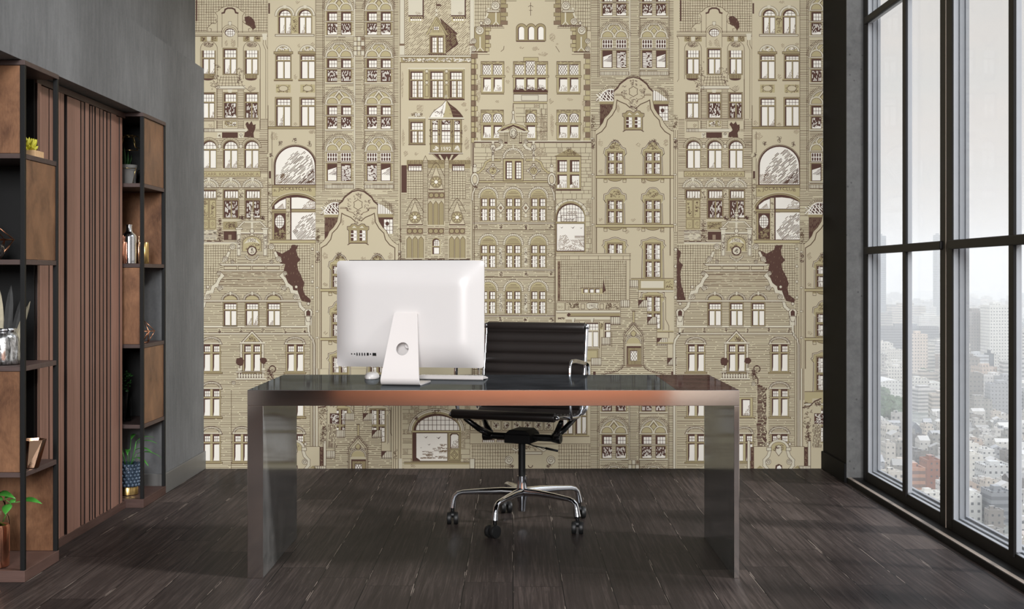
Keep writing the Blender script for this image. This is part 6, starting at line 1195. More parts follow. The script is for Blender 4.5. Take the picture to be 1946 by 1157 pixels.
for a, L, h, w in ((.25, .17, .02, .013), (-.35, .15, .06, .013), (-.05, .15, .11, .011), (.6, .13, .13, .011), (2.6, .15, .08, .013), (-1.3, .14, .06, .013), (-2.2, .14, .1, .013), (1.5, .12, .14, .011), (-.6, .16, -.01, .012)):
    b = Vector((.015*math.cos(a), .015*math.sin(a), .15)); k = b+Vector((.03*math.cos(a), .03*math.sin(a), .05+h*.6)); st.tube([b, k], .0016, 5); leaf_mb(lf, k, k+Vector((L*.75*math.cos(a), L*.75*math.sin(a), h*.3-.015)), w, .12, (0, 0, 1), 9)
st.build('stem', M['leaf'], t, smooth=True); solid(lf.build('leaves', M['leaf'], t, smooth=True))
# ---------------------------------------------------------------- desk
def coated(name, base, refl, tint, rough, bumpy=True):
    t = NT(name); d = t.n('ShaderNodeBsdfDiffuse'); g = t.n('ShaderNodeBsdfGlossy'); mx = t.n('ShaderNodeMixShader')
    v = t.noise(t.coord((1, 1, 1)), 9, 6, .65); c = t.ramp(v, [(.35, tuple(x*.7 for x in lin(base))), (.65, tuple(x*1.35 for x in lin(base)))])
    t.l(c, d.inputs[0]); g.inputs[0].default_value = tint+(1,); g.inputs['Roughness'].default_value = rough; mx.inputs[0].default_value = refl
    t.l(d.outputs[0], mx.inputs[1]); t.l(g.outputs[0], mx.inputs[2]); t.l(mx.outputs[0], t.out.inputs[0]); return t.m
M['smoked_top'] = coated('smoked_stone_top', (50, 51, 53), .17, (.86, .95, 1.0), .06)
M['grey_reflection'] = coated('grey_reflection_panel', (104, 103, 102), .45, (.92, .96, 1.0), .1)  # mottled grey base stands in for a reflected concrete wall
M['shelf_reflection'] = coated('painted_shelf_reflection', (66, 48, 44), .1, (1, .95, .95), .05)  # reflection of shelf wood painted into the colour of the desk top
D0, D1 = 5.2, 6.01; LX0, LX1, RX0, RX1 = -1.0587, -.9958, .8805, .902
desk = thing('desk', 'long polished steel desk with smoked top in the middle of the room', 'desk', ((LX0+RX1)/2, (D0+D1)/2, 0))
def dsub(mb, nm, mt, bev=.0012, **k): return mb.build(nm, mt, desk, bevel=bev, loc=tuple(-v for v in desk.location), **k)
m = MB(); m.box(LX0, RX1, D0, D0+.03, .687, .7495); m.box(LX0, RX1, D1-.03, D1, .687, .7495); m.box(LX0, LX0+.03, D0+.03, D1-.03, .687, .7495); m.box(RX1-.03, RX1, D0+.03, D1-.03, .687, .7495); dsub(m, 'frame', M['desk_metal'])
m = MB(); m.box(LX0+.03, RX1-.03, D0+.03, D1-.03, .69, .74); dsub(m, 'core', M['black_gloss'])
m = MB(); m.box(LX0+.002, .652, D0+.002, D1-.002, .7495, .7505); dsub(m, 'top_panel', M['smoked_top'], 0)
m = MB(); m.box(.6525, RX1-.002, D0+.002, D1-.002, .7495, .7505); dsub(m, 'shelf_reflection', M['shelf_reflection'], 0)['label'] = 'brown strip painted as reflected shelf wood at the right end of the top'
for a, b, inner in ((LX0, LX1, LX1), (RX0, RX1, RX0)):
    m = MB(); m.box(a, b, D0, D1, 0, .6868)
    for f in m.b.faces:
        if all(abs(v.co.x-inner) < 1e-6 for v in f.verts): f.material_index = 1
    dsub(m, 'leg', [M['desk_metal'], M['grey_reflection']])
# ---------------------------------------------------------------- monitor
TH = math.radians(-10)
mon = thing('computer_monitor', 'white all in one computer seen from behind on the desk', 'computer', (-.469, 5.40, .7505), TH)
def dome(x, z):
    sx = min(1, max(0, (.323-abs(x))/.115)); sz = min(1, max(0, (.2275-abs(z-.2925))/.115)); g = lambda q: 1-(1-q)**2.4
    return .166-.052*g(sx)*g(sz)
m = MB(); nx, nzz = 48, 36; grid = []
for j in range(nzz+1):
    row = []
    for i in range(nx+1):
        x = -.323+.646*i/nx; z = .065+.455*j/nzz; cx_, cz_ = abs(x)-(.323-.014), abs(z-.2925)-(.2275-.014)
        if cx_ > 0 and cz_ > 0 and math.hypot(cx_, cz_) > .014:
            k = .014/math.hypot(cx_, cz_); x = math.copysign(.309+cx_*k, x); z = .2925+math.copysign(.2135+cz_*k, z-.2925)
        row.append(m.b.verts.new((x, dome(x, z), z)))
    grid.append(row)
for j in range(nzz):
    for i in range(nx): m.face([grid[j][i], grid[j][i+1], grid[j+1][i+1], grid[j+1][i]])
edge = [grid[0][i] for i in range(nx)]+[grid[j][nx] for j in range(nzz)]+[grid[nzz][i] for i in range(nx, 0, -1)]+[grid[j][0] for j in range(nzz, 0, -1)]
back = [m.b.verts.new((v.co.x, .174, v.co.z)) for v in edge]
for i in range(len(edge)): m.face([edge[i], back[i], back[(i+1) % len(edge)], edge[(i+1) % len(edge)]])
m.face(back); m.build('shell', M['white_plastic'], mon, smooth='auto')
m = MB(); m.box(-.31, .31, .1745, .177, .135, .51); m.build('screen', M['black_gloss'], mon)
m = MB(); m.box(-.27, .262, .167, .1735, .5202, .5228); m.build('vent_slot', M['black_gloss'], mon)
# stand: foot, bend, tapering upright with a round cable hole
prof = [(.20, .004), (.03, .004), (.018, .0055), (.009, .011), (.004, .02), (.0035, .032)]
up = lambda z: .0035+(.098-.0035)*((z-.032)/(.298-.032))
hw = lambda z: .083-(.083-.05)*max(0, z-.02)/.278
m = MB(); n = 24; HC, HR = .15, .027; th = .007
def plate(side):
    rows = []
    for i, (y, z) in enumerate(prof):
        a = prof[max(i-1, 0)]; b = prof[min(i+1, len(prof)-1)]; t = Vector((b[0]-a[0], b[1]-a[1])).normalized(); nr = Vector((t.y, -t.x))*side*th/2*-1
        rows.append([m.b.verts.new((q*hw(z), y+nr.x, z+nr.y)) for q in (-1, 1)])
    for z in (.1,): rows.append([m.b.verts.new((q*hw(z), up(z)-side*th/2*.94, z)) for q in (-1, 1)])
    for r0, r1 in zip(rows, rows[1:]): m.face([r0[0], r0[1], r1[1], r1[0]])
    top = [[m.b.verts.new((q*hw(z), up(z)-side*th/2*.94, z)) for q in (-1, 1)] for z in (.2, .298)]
    m.face([top[0][0], top[0][1], top[1][1], top[1][0]])
    ring = [m.b.verts.new((HR*math.cos(k*2*math.pi/n), up(HC+HR*math.sin(k*2*math.pi/n))-side*th/2*.94, HC+HR*math.sin(k*2*math.pi/n))) for k in range(n)]
    A, B, C_, D_ = rows[-1][0], rows[-1][1], top[0][1], top[0][0]
    q = n//4; o8 = n//8
    for corner, k0 in ((C_, o8), (D_, o8+q), (A, o8+2*q), (B, o8+3*q)): pass
    cor = {0: (B, C_), 1: (C_, D_), 2: (D_, A), 3: (A, B)}
    for s_ in range(4):
        a, b = cor[s_]; ks = [(-o8+s_*q+k) % n for k in range(q+1)]; mid = ks[len(ks)//2]
        m.face([a, b]+[ring[k] for k in ks[::-1]])
    return [r[0] for r in rows]+[top[0][0], top[1][0]], [r[1] for r in rows]+[top[0][1], top[1][1]], ring
l0, r0, g0 = plate(1); l1, r1, g1 = plate(-1)
for a, b in ((l0, l1), (r0, r1)):
    for i in range(len(a)-1): m.face([a[i], a[i+1], b[i+1], b[i]])
m.face([l0[0], r0[0], r1[0], l1[0]]); m.face([l0[-1], r0[-1], r1[-1], l1[-1]])
for k in range(n): m.face([g0[k], g0[(k+1) % n], g1[(k+1) % n], g1[k]])
m.build('stand', M['white_alu'], mon, smooth='auto')
m = MB(); m.box(-.05, .05, .1, .135, .29, .3); m.build('hinge', M['white_alu'], mon, bevel=.002)
m = MB(); m.lathe([(.0, 0), (.013, 0), (.013, .016), (.009, .02), (0, .02)], 20, (.012, .089, .162), axis='Y'); m.build('power_plug', M['white_plastic'], mon, smooth='auto')
for x0, x1, h in ((-.247, -.242, .0025), (-.234, -.229, .0025), (-.2225, -.218, .0065), (-.2115, -.207, .0065), (-.200, -.1955, .0065), (-.189, -.1845, .0065), (-.1775, -.169, .006), (-.163, -.1585, .003), (-.152, -.136, .0065)):
    x = (x0+x1)/2; z = .122; y = dome(x, z); m = MB(); m.box(x0, x1, y-.002, y+.004, z-h, z+h); m.build('port', M['black_gloss'], mon)
# ---------------------------------------------------------------- keyboard and mouse
kb = thing('keyboard', 'slim white keyboard on the desk behind the monitor foot', 'keyboard', (-.262, 5.755, .7505), TH)
m = MB(); m.prism([(-.143, -.058, .006), (-.143, -.058, .0185), (-.143, -.05, .0195), (-.143, .058, .006), (-.143, .058, .0)], (.286, 0, 0)); m.build('case', M['white_alu'], kb, bevel=.001)
m = MB(); m.lathe([(.008, -.142), (.008, .142)], 16, (0, -.05, .0085), axis='X'); m.build('battery_tube', M['white_alu'], kb, smooth='auto')
m = MB()
for r in range(5):
    for c in range(14): y = -.042+r*.019; z = .0195-(y+.05)*.125; m.box(-.138+c*.0198, -.138+c*.0198+.017, y, y+.0165, z-.0015, z+.0015)
m.build('keys', M['white_plastic'], kb)
ms = thing('computer_mouse', 'white mouse lying on the desk left of the monitor foot', 'mouse', (-.627, 5.80, .7505), TH)
m = MB(); rs = []
for j in range(9):
    t_ = j/8*math.pi/2; rs.append([(.0305*math.cos(a*math.pi/12)*math.cos(t_)**.55 if j < 8 else .001*math.cos(a*math.pi/12), (.056*math.sin(a*math.pi/12))*(math.cos(t_)**.55 if j < 8 else .01), .004+.024*math.sin(t_)) for a in range(24)])
m.rings(rs); m.build('shell', M['white_plastic'], ms, smooth='auto')
m = MB(); m.lathe([(.0, 0), (1, 0), (1, .0042), (0, .0042)], 24)
o = m.build('base', M['white_alu'], ms); o.scale = (.028, .052, 1)
# ---------------------------------------------------------------- office chair
CR = math.radians(-21)
ch = thing('office_chair', 'ribbed dark leather office chair on chrome castor base behind the desk', 'chair', (.043, 6.33, 0), CR)
def csub(mb, nm, mt, par=None, **k): return mb.build(nm, mt, par or ch, **k)
W2 = .257
key = [(-.25, .552), (-.19, .549), (-.11, .54), (-.03, .531), (.04, .528), (.085, .535), (.118, .557), (.138, .597), (.15, .65), (.162, .72), (.175, .79), (.186, .86), (.195, .915), (.2, .955)]
def smooth_path(P, n):
    out = []
    for i in range(len(P)-1):
        p0, p1, p2, p3 = P[max(i-1, 0)], P[i], P[i+1], P[min(i+2, len(P)-1)]
        for k in range(n):
            t = k/n; out.append(tuple(.5*((2*b)+(c-a)*t+(2*a-5*b+4*c-d)*t*t+(-a+3*b-3*c+d)*t**3) for a, b, c, d in zip(p0, p1, p2, p3)))
    return out+[P[-1]]
path = smooth_path(key, 14); L = [0]
for a, b in zip(path, path[1:]): L.append(L[-1]+math.dist(a, b))
def sling(i0, i1, nm, rib=.0515, ends=()):
    m = MB(); nxs = 7; top = []; bot = []
    for i in range(i0, i1+1):
        a, b = path[max(i-1, 0)], path[min(i+1, len(path)-1)]; t = Vector((b[0]-a[0], b[1]-a[1])).normalized(); nr = Vector((-t.y, t.x))
        ph = (L[i]-L[i0])/rib % 1; bl = .004+.0115*math.sqrt(max(0, math.sin(math.pi*ph)))
        top.append([m.b.verts.new((-W2+2*W2*k/nxs, path[i][0]+nr.x*bl, path[i][1]+nr.y*bl)) for k in range(nxs+1)])
        bot.append([m.b.verts.new((-W2+2*W2*k/nxs, path[i][0]-nr.x*.005, path[i][1]-nr.y*.005)) for k in range(nxs+1)])
    for r0, r1 in zip(top, top[1:]):
        for k in range(nxs): m.face([r0[k], r0[k+1], r1[k+1], r1[k]])
    for r0, r1 in zip(bot, bot[1:]):
        for k in range(nxs): m.face([r0[k], r1[k], r1[k+1], r0[k+1]])
    for k in (0, nxs):
        for i in range(len(top)-1): m.face([top[i][k], top[i+1][k], bot[i+1][k], bot[i][k]])
    m.face([top[0][k] for k in range(nxs+1)]+[bot[0][k] for k in range(nxs, -1, -1)]); m.face([top[-1][k] for k in range(nxs+1)]+[bot[-1][k] for k in range(nxs, -1, -1)])
    for e in ends: m.lathe([(.0, -W2), (.021, -W2), (.0225, -W2+.004), (.0225, W2-.004), (.021, W2), (0, W2)], 18, (0,)+e, axis='X')
    return csub(m, nm, M['leather'], smooth='auto')
mid = 14*6+5
sling(2, mid, 'seat', ends=((-.253, .553),)); sling(mid, len(path)-2, 'backrest', ends=((.2, .952),))
for q in (-1, 1):
    x = q*(W2+.008); m = MB(); m.tube([(x, a, b-.002) for a, b in path[::4]]+[(x, *path[-1])], .01, 8); m.ball((x, path[0][0], path[0][1]-.002), .012, 10, 6); m.ball((x, path[-1][0], path[-1][1]), .016, 10, 6)
    csub(m, 'side_rail', M['chrome'], smooth=True)
    x = q*(W2+.03); pts = smooth_path([(q*(W2+.012), -.08, .53), (x, -.1, .54), (x+q*.002, -.122, .575), (x+q*.003, -.132, .66), (x+q*.003, -.135, .755), (x+q*.003, -.118, .797), (x+q*.003, -.07, .803), (x+q*.003, .02, .792), (x+q*.003, .115, .778), (x+q*.003, .148, .755), (x+q*.002, .15, .70), (x, .14, .60), (x, .12, .56), (q*(W2+.012), .1, .535)], 4)
    m = MB(); m.tube(pts, 0, flat=(.02, .011), up=(1, 0, 0)); csub(m, 'armrest', M['chrome'], smooth='auto', bevel=.003)
    # strut pair and spreader end under the seat
    m = MB()
    for y in (-.13, .09): m.tube([(q*.16, 0, .428), (q*.2, y*.45, .462), (q*(W2-.012), y, .519)], [.017, .015, .012], 8)
    csub(m, 'strut', M['black_gloss'], smooth=True)
    m = MB(); m.lathe([(.0, 0), (.024, 0), (.0255, .006), (.022, .03), (.017, .05)] if q < 0 else [(.017, -.05), (.022, -.03), (.0255, -.006), (.024, 0), (0, 0)], 18, (q*.2, 0, .425), axis='X'); csub(m, 'spreader_cap', M['black_gloss'], smooth='auto')
m = MB(); m.lathe([(.017, -.2), (.017, .2)], 14, (0, 0, .425), axis='X'); csub(m, 'spreader_bar', M['black_gloss'], smooth='auto')
m = MB(); m.box(-.066, .066, -.07, .07, .4, .442); m.prism([(-.066, -.07, .4421), (-.04, -.07, .464), (.04, -.07, .464), (.066, -.07, .4421)], (0, .14, 0)); csub(m, 'tilt_mechanism', M['black_and_shade'], bevel=.004)
m = MB(); m.tube([(.03, -.05, .405), (.09, -.07, .393), (.16, -.08, .385)], .003, 6); m.tube([(.15, -.079, .386), (.215, -.09, .378)], .0055, 6); csub(m, 'lever', M['black_metal'], smooth=True)
m = MB(); m.lathe([(.0, .232), (.017, .232), (.017, .402), (0, .402)], 18); csub(m, 'gas_post', M['black_metal'], smooth='auto')
m = MB(); m.lathe([(.0, .066), (.018, .066), (.02, .075), (.022, .11), (.027, .13), (.027, .176), (.024, .19), (.0245, .236), (0, .236)], 22); csub(m, 'hub', M['chrome'], smooth='auto')
for wa in (176, 248, 320, 32, 104):
    a = math.radians(wa)-CR; c, s_ = math.cos(a), math.sin(a); R_ = lambda r, z: (r*c, r*s_, z)
    m = MB(); m.tube([R_(.015, .158), R_(.1, .161), R_(.2, .158), R_(.288, .153), R_(.312, .147), R_(.327, .133), R_(.333, .11), R_(.338, .078)], [.022, .019, .015, .0118, .0115, .0118, .0132, .0165], 12)
    csub(m, 'base_arm', M['chrome'], smooth='auto')
    hx, hy, _ = R_(.338, 0); sw = math.radians({176: 2, 248: -42, 320: -4, 32: 8, 104: 12}[wa])-CR; ux, uy = math.cos(sw), math.sin(sw)
    m = MB(); ox_, oy_ = hx+uy*.016, hy-ux*.016
    for q in (-1, 1):
        cxx, cyy = ox_+ux*q*.0165, oy_+uy*q*.0165; rs = []
        for d, r in ((-.011, .02), (-.0105, .0285), (-.006, .0305), (.006, .0305), (.0105, .0285), (.011, .02)):
            rs.append([(cxx+ux*d+uy*r*math.cos(k*math.pi/10), cyy+uy*d-ux*r*math.cos(k*math.pi/10), .0306+r*math.sin(k*math.pi/10)) for k in range(20)])
        m.rings(rs)
    m.tube([(ox_-ux*.012, oy_-uy*.012, .046), (ox_+ux*.012, oy_+uy*.012, .046)], .014, 10)
    cas = csub(m, 'castor', M['rubber'], smooth='auto')
    m = MB(); m.lathe([(.0, .05), (.009, .05), (.009, .08), (0, .08)], 12, (hx, hy, 0)); m.tube([(hx, hy, .056), (ox_, oy_, .05), (ox_, oy_, .033)], [.009, .008, .0055], 8); csub(m, 'stem', M['black_metal'], cas, smooth='auto')
# ---------------------------------------------------------------- the city below
GZ = -100.0; R_ = random.Random(11)
def facade(name, fh, bw, wz, wx, strip=False):
    t = NT(name); oi = t.n('ShaderNodeObjectInfo'); base = oi.outputs['Color']
    s = t.n('ShaderNodeSeparateXYZ'); t.l(t.coord(), s.inputs[0])
    ge = t.n('ShaderNodeNewGeometry'); nn = t.n('ShaderNodeSeparateXYZ'); t.l(ge.outputs['Normal'], nn.inputs[0])
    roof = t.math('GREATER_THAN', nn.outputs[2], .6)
    fz = t.math('FRACT', t.math('DIVIDE', s.outputs[2], fh)); h = t.math('ADD', s.outputs[0], s.outputs[1]); fx = t.math('FRACT', t.math('DIVIDE', h, bw))
    w = t.math('MULTIPLY', t.math('GREATER_THAN', fz, wz[0]), t.math('LESS_THAN', fz, wz[1]))
    if not strip: w = t.math('MULTIPLY', w, t.math('MULTIPLY', t.math('GREATER_THAN', fx, wx[0]), t.math('LESS_THAN', fx, wx[1])))
    w = t.math('MULTIPLY', w, t.math('MULTIPLY', t.math('SUBTRACT', 1.0, roof), .62 if strip else .9))
    nz_ = t.noise(t.coord((.3, .3, .3)), 1.0, 4)
    wall = t.mix(t.math('MULTIPLY', nz_, .3), base, (.12, .12, .12))
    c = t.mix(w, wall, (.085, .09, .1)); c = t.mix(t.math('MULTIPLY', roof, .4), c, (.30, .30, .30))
    t.bsdf(c, .8, 0, .2); return t.m
FA = [facade('facade_grid', 3.1, 2.7, (.4, .76), (.3, .7)), facade('facade_balcony', 3.0, 3, (.42, .92), (0, 1), True), facade('facade_sparse', 3.0, 2.6, (.42, .72), (.3, .62))]
tint = lambda r, g, b: tuple(lin((r, g, b)))+(1,)
WALLS = [tint(*c) for c in ((226, 222, 214), (214, 208, 198), (232, 230, 226), (190, 186, 180), (160, 156, 150), (210, 200, 188), (150, 144, 138), (220, 216, 212), (124, 118, 114), (196, 178, 164), (230, 226, 218), (176, 176, 178))]
def house_mesh(kind, r):
    m = MB()
    if kind == 'house':
        w, d, h = r.uniform(5.5, 10.5), r.uniform(5.5, 9), r.uniform(4.5, 9.5); 
        if r.random() < .4:
            m.prism([(-w/2, -d/2, 0), (w/2, -d/2, 0), (w/2, -d/2, h), (0, -d/2, h+w*.25), (-w/2, -d/2, h)], (0, d, 0))
        else:
            m.box(-w/2, w/2, -d/2, d/2, 0, h)
            for a, b, c, e in ((-w/2, w/2, -d/2, -d/2+.3), (-w/2, w/2, d/2-.3, d/2), (-w/2, -w/2+.3, -d/2, d/2), (w/2-.3, w/2, -d/2, d/2)): m.box(a, b, c, e, h, h+.9)
            m.box(-w*.3, 0, 0, d*.35, h, h+2.2); m.box(w*.1, w*.3, -d*.3, -d*.1, h, h+1.1); m.box(-w*.4, -w*.2, -d*.35, -d*.15, h, h+.8)
            for z in (h*.33, h*.66): m.box(-w*.4, w*.4, -d/2-1.0, -d/2, z, z+.9)
        if r.random() < .6: m.box(w/2, w/2+r.uniform(2, 5), -d/2, d*.2, 0, h*.6)
    elif kind == 'block':
        w, d, h = r.uniform(14, 30), r.uniform(12, 18), r.uniform(12, 30); m.box(-w/2, w/2, -d/2, d/2, 0, h); m.box(-w*.2, w*.1, -d*.2, d*.3, h, h+3.4); m.box(w*.25, w*.4, -d*.3, d*.1, h, h+2)
        for a, b, c, e in ((-w/2, w/2, -d/2, -d/2+.4), (-w/2, w/2, d/2-.4, d/2), (-w/2, -w/2+.4, -d/2, d/2), (w/2-.4, w/2, -d/2, d/2)): m.box(a, b, c, e, h, h+1.1)
    else:
        w, d, h = r.uniform(20, 48), r.uniform(16, 30), r.uniform(18, 46); m.box(-w/2, w/2, -d/2, d/2, 0, h); m.box(-w*.25, w*.2, -d*.2, d*.3, h, h+4)
        if r.random() < .5: m.box(-w*.5, w*.1, -d*.9, -d*.5, 0, h*.5)
    return m
LAB = dict(house=('city_house', 'small house among the packed pale rooftops close below the windows', 'house', 'packed houses close below the windows'),
           block=('apartment_block', 'mid rise block in the hazy middle distance of the city', 'building', 'mid rise blocks in the middle distance'),
           far=('distant_block', 'faint city block fading into the haze near the horizon', 'building', 'faint blocks near the horizon'))
protos = {k: [house_mesh(k, R_).build(LAB[k][0], FA[i % 3 if k != 'house' else (0, 2)[i % 2]]) for i in range(n)] for k, n in (('house', 14), ('block', 10), ('far', 8))}
used = set()
taken = {}
def free(x, y, hx, hy):
    k = (int(x//60), int(y//60)); near = [r for i in (-1, 0, 1) for j in (-1, 0, 1) for r in taken.get((k[0]+i, k[1]+j), ())]
    if any(abs(x-a) < hx+c+.4 and abs(y-b) < hy+d+.4 for a, b, c, d in near): return False
    taken.setdefault(k, []).append((x, y, hx, hy)); return True
def place(kind, x, y, rz, sc, col):
    p = R_.choice(protos[kind]); vs = [v.co for v in p.data.vertices]; c_, s_ = abs(math.cos(rz)), abs(math.sin(rz))
    hx, hy = max(abs(v.x) for v in vs)*sc, max(abs(v.y) for v in vs)*sc; hx, hy = hx*c_+hy*s_, hx*s_+hy*c_
    if blocked(x, y, max(hx, hy)+.5) or not free(x, y, hx, hy): return None
    o = p if p.name not in used else p.copy()
    if p.name in used: COL.objects.link(o)
    used.add(p.name); o.location = (x, y, GZ); o.rotation_euler = (0, 0, rz); o.scale = (sc, sc, sc*R_.uniform(.85, 1.15)); o.color = col
    n, l, c, g = LAB[kind]; tag(o, l, c, g); return o
keep = []                                        # ground kept free for the landmark buildings
def landmark(px0, px1, ytop, Y, depth, col, fac, name, label, cat='building', rz=0, roof=None):
    x0, x1 = at(px0, Y), at(px1, Y); h = CH+(CY-ytop)*Y/F-GZ; w = x1-x0
    m = MB(); m.box(-w/2, w/2, 0, depth, 0, h)
    if roof == 'arch': m = MB(); m.prism([(-w/2, 0, 0), (w/2, 0, 0), (w/2, 0, h*.7)]+[(w/2*math.cos(k*math.pi/8), 0, h*.7+h*.3*math.sin(k*math.pi/8)) for k in range(1, 8)]+[(-w/2, 0, h*.7)], (0, depth, 0))
    elif roof == 'gable': m = MB(); m.prism([(-w/2, 0, 0), (w/2, 0, 0), (w/2, 0, h*.65), (0, 0, h), (-w/2, 0, h*.65)], (0, depth, 0))
    o = m.build(name, FA[fac]); o.location = ((x0+x1)/2, Y, GZ); o.rotation_euler = (0, 0, rz); o.color = tint(*col); tag(o, label, cat)
    if roof is None:
        r = MB(); r.box(-w*.22, w*.15, depth*.3, depth*.7, h, h+min(4, h*.1+1.2)); q = r.build('rooftop_hut', FA[2], o); q.color = o.color
        r = MB()
        for a, b, c, e in ((-w/2, w/2, 0, .4), (-w/2, w/2, depth-.4, depth), (-w/2, -w/2+.4, .4, depth-.4), (w/2-.4, w/2, .4, depth-.4)): r.box(a, b, c, e, h, h+1)
        q = r.build('parapet', FA[2], o); q.color = o.color
    keep.append((x0-5, x1+5, Y-6, Y+depth+6)); return o
landmark(1669, 1684, 449, 2050, 20, (150, 156, 164), 1, 'office_tower', 'tall blue grey tower above the horizon at the left of the far window')
landmark(1780, 1790, 447, 2300, 20, (170, 172, 176), 1, 'office_tower', 'hazy slim tower above the horizon beside the thick window post')
landmark(1881, 1924, 582, 1270, 26, (236, 234, 228), 0, 'white_tower', 'tall white tower with rows of square windows in the near window')
landmark(1841, 1880, 594, 1300, 24, (150, 142, 138), 0, 'apartment_tower', 'broad brown grey tower left of the tall white tower')
landmark(1733, 1763, 637, 1240, 14, (226, 210, 196), 0, 'apartment_tower', 'beige apartment tower right of the thin mullion in the far window')
landmark(1670, 1785, 622, 1480, 14, (150, 150, 154), 1, 'slab_block', 'long grey slab block with continuous balconies behind the beige tower')
landmark(1841, 1879.2, 677, 1160, 12, (206, 208, 210), 1, 'apartment_block', 'pale balcony block with dark end wall below the brown grey tower')
landmark(1879.6, 1889, 674, 1160, 12, (84, 90, 100), 2, 'apartment_block', 'dark side of the pale balcony block, built as a narrow block')  # separate dark box added for the pale block's dark side
landmark(1944, 1985, 630, 1210, 20, (214, 208, 200), 0, 'apartment_tower', 'pale tower cut by the right edge of the photo')
landmark(1668, 1722, 722, 1080, 40, (232, 230, 226), 2, 'sports_hall', 'white hall with a low curved roof in the far window', roof='arch')
landmark(1728, 1788, 729, 1020, 22, (238, 236, 230), 2, 'school_building', 'long low white building right of the curved roof hall')
landmark(1729, 1752, 803, 800, 12, (120, 122, 128), 2, 'gabled_house', 'grey gabled roof house right of the thin mullion', 'house', roof='gable')
landmark(1684, 1702, 846, 690, 10, (206, 200, 192), 2, 'apartment_block', 'narrow beige block rising from rooftops in the far window')
landmark(1762, 1790, 878, 610, 12, (156, 104, 84), 2, 'brick_block', 'red brick block beside the thick window post')
landmark(1728, 1759, 893, 580, 10, (190, 142, 118), 1, 'brick_block', 'low terracotta block left of the red brick block')
landmark(1843, 1868, 868, 650, 14, (226, 222, 214), 2, 'apartment_block', 'pale plain block at the left of the near window')
landmark(1872, 1925, 888, 620, 14, (214, 214, 212), 0, 'apartment_block', 'pale block with dark glazed stairwell behind the grey balcony block')
landmark(1884, 1924, 938, 530, 12, (150, 152, 156), 1, 'apartment_block', 'grey apartment block with white balcony bands in the near window')
landmark(1842, 1866, 945, 535, 12, (232, 230, 224), 0, 'apartment_block', 'white apartment block low in the near window')
keep.append((at(1664, 940)-2, at(1712, 940)+2, 860, 965))
def blocked(x, y, r):
    return any(a-r < x < b+r and c-r < y < d+r for a, b, c, d in keep)
def scatter(kind, y0, y1, step, lim, jit=.3):
    n = 0; y = y0; row = 0
    while y < y1 and n < lim:
        k = .235+.01*(row % 2)
        while k < .45 and n < lim:
            x = k*y+R_.uniform(-jit, jit)*step; yy = y+R_.uniform(-jit, jit)*step
            dense = .262 < x/yy < .41
            if dense or R_.random() < .3:
                n += place(kind, x, yy, R_.choice((0, math.pi/2))+R_.uniform(-.2, .2), R_.uniform(.85, 1.15), R_.choice(WALLS)) is not None
            k += step/y
        y += step*.95; row += 1
    return n
# trees between the houses
def crown(r):
    m = MB(); b = m.b
    for k in range(34):
        a = k*2.4; q = r.uniform(.16, .34); e = math.sqrt((k+.5)/34)*.72; bmesh.ops.create_icosphere(b, subdivisions=2, radius=q, matrix=Matrix.Translation((e*math.cos(a), e*math.sin(a), .55+r.uniform(-.1, 1.0)*(1-e*.8))))
    for v in b.verts: v.co += Vector((r.uniform(-1, 1), r.uniform(-1, 1), r.uniform(-1, 1)))*.05
    m.tube([(0, 0, 0), (0, 0, .6)], .08, 6); return m
M['city_leaf'] = mat('city_tree_leaf', (70, 88, 62), .8, var=.4, sc=2)
tp = [crown(R_).build('city_tree', M['city_leaf']) for _ in range(3)]; used_t = set()
def tree(px, ybase, Y, s, label=None):
    p = R_.choice(tp); o = p if p.name not in used_t else p.copy()
    if p.name in used_t: COL.objects.link(o)
    used_t.add(p.name); o.location = (at(px, Y), Y, GZ); o.scale = (s, s, s*R_.uniform(.9, 1.3)); o.rotation_euler = (0, 0, R_.uniform(0, 6))
    if label: free(at(px, Y), Y, s, s)
    tag(o, label or 'small dark green tree between the city houses', 'tree', None if label else 'small trees between the city houses')
for px, Y, s in ((1672, 935, 9.5), (1691, 905, 11), (1706, 940, 8)): tree(px, 0, Y, s, {1672: 'leftmost crown of the large tree clump in the far window', 1691: 'largest middle crown of the tree clump in the far window', 1706: 'right crown of the tree clump beside the thin mullion'}[px])
tree(1760, 0, 1190, 9, 'round green tree at the foot of the beige tower'); tree(1672, 0, 1052, 9, 'dark tree in front of the curved roof hall')
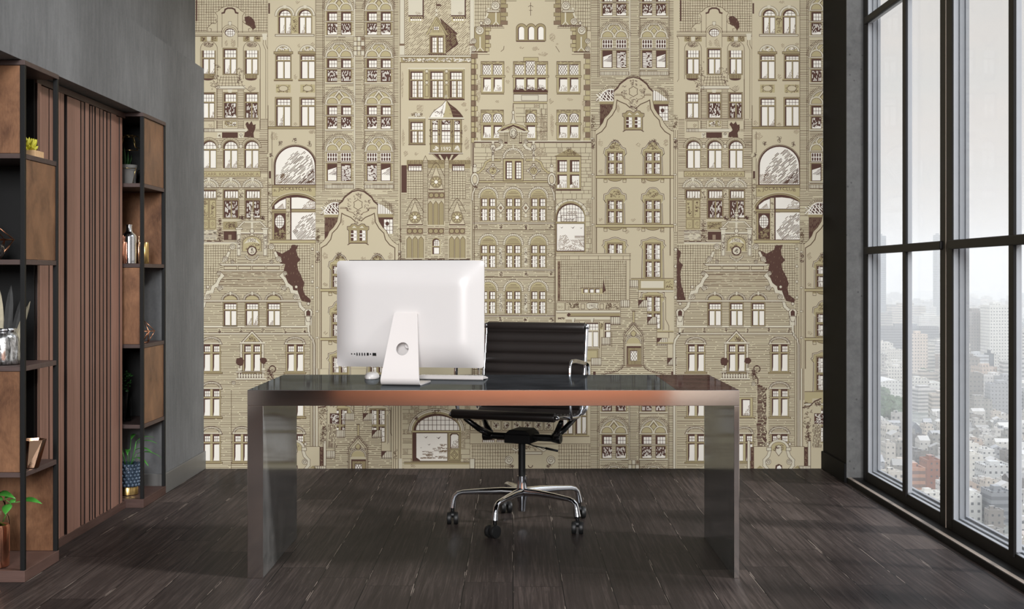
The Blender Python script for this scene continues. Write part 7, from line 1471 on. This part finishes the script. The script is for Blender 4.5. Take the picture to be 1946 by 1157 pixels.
def house_rows():
    """the houses past the first three hundred, further back, as one mass"""
    me = [bpy.data.meshes.new('house_row_%d' % i) for i in range(1)][0]; b = bmesh.new(); y = 560.0
    while y < 905:
        k = .25
        while k < .43:
            x, yy = k*y+R_.uniform(-2, 2), y+R_.uniform(-2, 2); p = R_.choice(protos['house']); vs = p.data.vertices; rz = R_.choice((0, math.pi/2)); hx = max(abs(v.co.x) for v in vs); hy = max(abs(v.co.y) for v in vs)
            if rz: hx, hy = hy, hx
            if not blocked(x, yy, max(hx, hy)) and free(x, yy, hx, hy):
                n0 = len(b.verts); f0 = len(b.faces); b.from_mesh(p.data); b.verts.ensure_lookup_table(); mt_ = Matrix.Translation((x, yy, GZ)) @ Matrix.Rotation(rz, 4, 'Z')
                for v in b.verts[n0:]: v.co = mt_ @ v.co
            k += 9.5/y
        y += 9.5
    b.to_mesh(me); b.free(); me.materials.append(FA[2]); o = bpy.data.objects.new('house_rows', me); COL.objects.link(o); o.color = tint(214, 210, 204); o['kind'] = 'stuff'; o['label'] = 'mass of small pale houses filling the city behind the nearest rooftops'; o['category'] = 'houses'
NC = [scatter('house', 430, 900, 10.2, 296), scatter('block', 905, 1600, 25, 280), scatter('far', 1620, 3900, 58, 280)]
house_rows()
for k in range(110):
    Y = R_.uniform(480, 1500); px = CX+F*R_.uniform(.262, .41)
    s = R_.uniform(3, 8)
    if not blocked(at(px, Y), Y, s*1.2) and free(at(px, Y), Y, s*1.15, s*1.15): tree(px, 0, Y, s)
gm = NT('city_ground'); gv = gm.noise(gm.coord((.02, .02, .02)), 3, 6, .7); gm.bsdf(gm.ramp(gv, [(.35, lin((96, 100, 92))), (.65, lin((168, 166, 160)))]), .9)
m = MB(); m.quad((-200, 150, GZ), (3200, 150, GZ), (3200, 9000, GZ), (-200, 9000, GZ)); struct(m.build('ground', gm.m), 'ground of the city far below', 'ground')
# summer haze over the city
hz = bpy.data.materials.new('haze'); hz.use_nodes = True; ht = hz.node_tree; ht.nodes.clear()
ho = ht.nodes.new('ShaderNodeOutputMaterial'); hs = ht.nodes.new('ShaderNodeVolumeScatter'); hs.inputs['Density'].default_value = .00045; hs.inputs['Color'].default_value = (.96, .97, .98, 1)
ht.links.new(hs.outputs[0], ho.inputs['Volume'])
m = MB(); m.box(-150, 3100, 200, 6000, GZ-.5, 95); o = m.build('haze', hz); o['kind'] = 'stuff'; o['label'] = 'pale haze lying over the whole city'; o['category'] = 'haze'
S.cycles.volume_bounces = 2
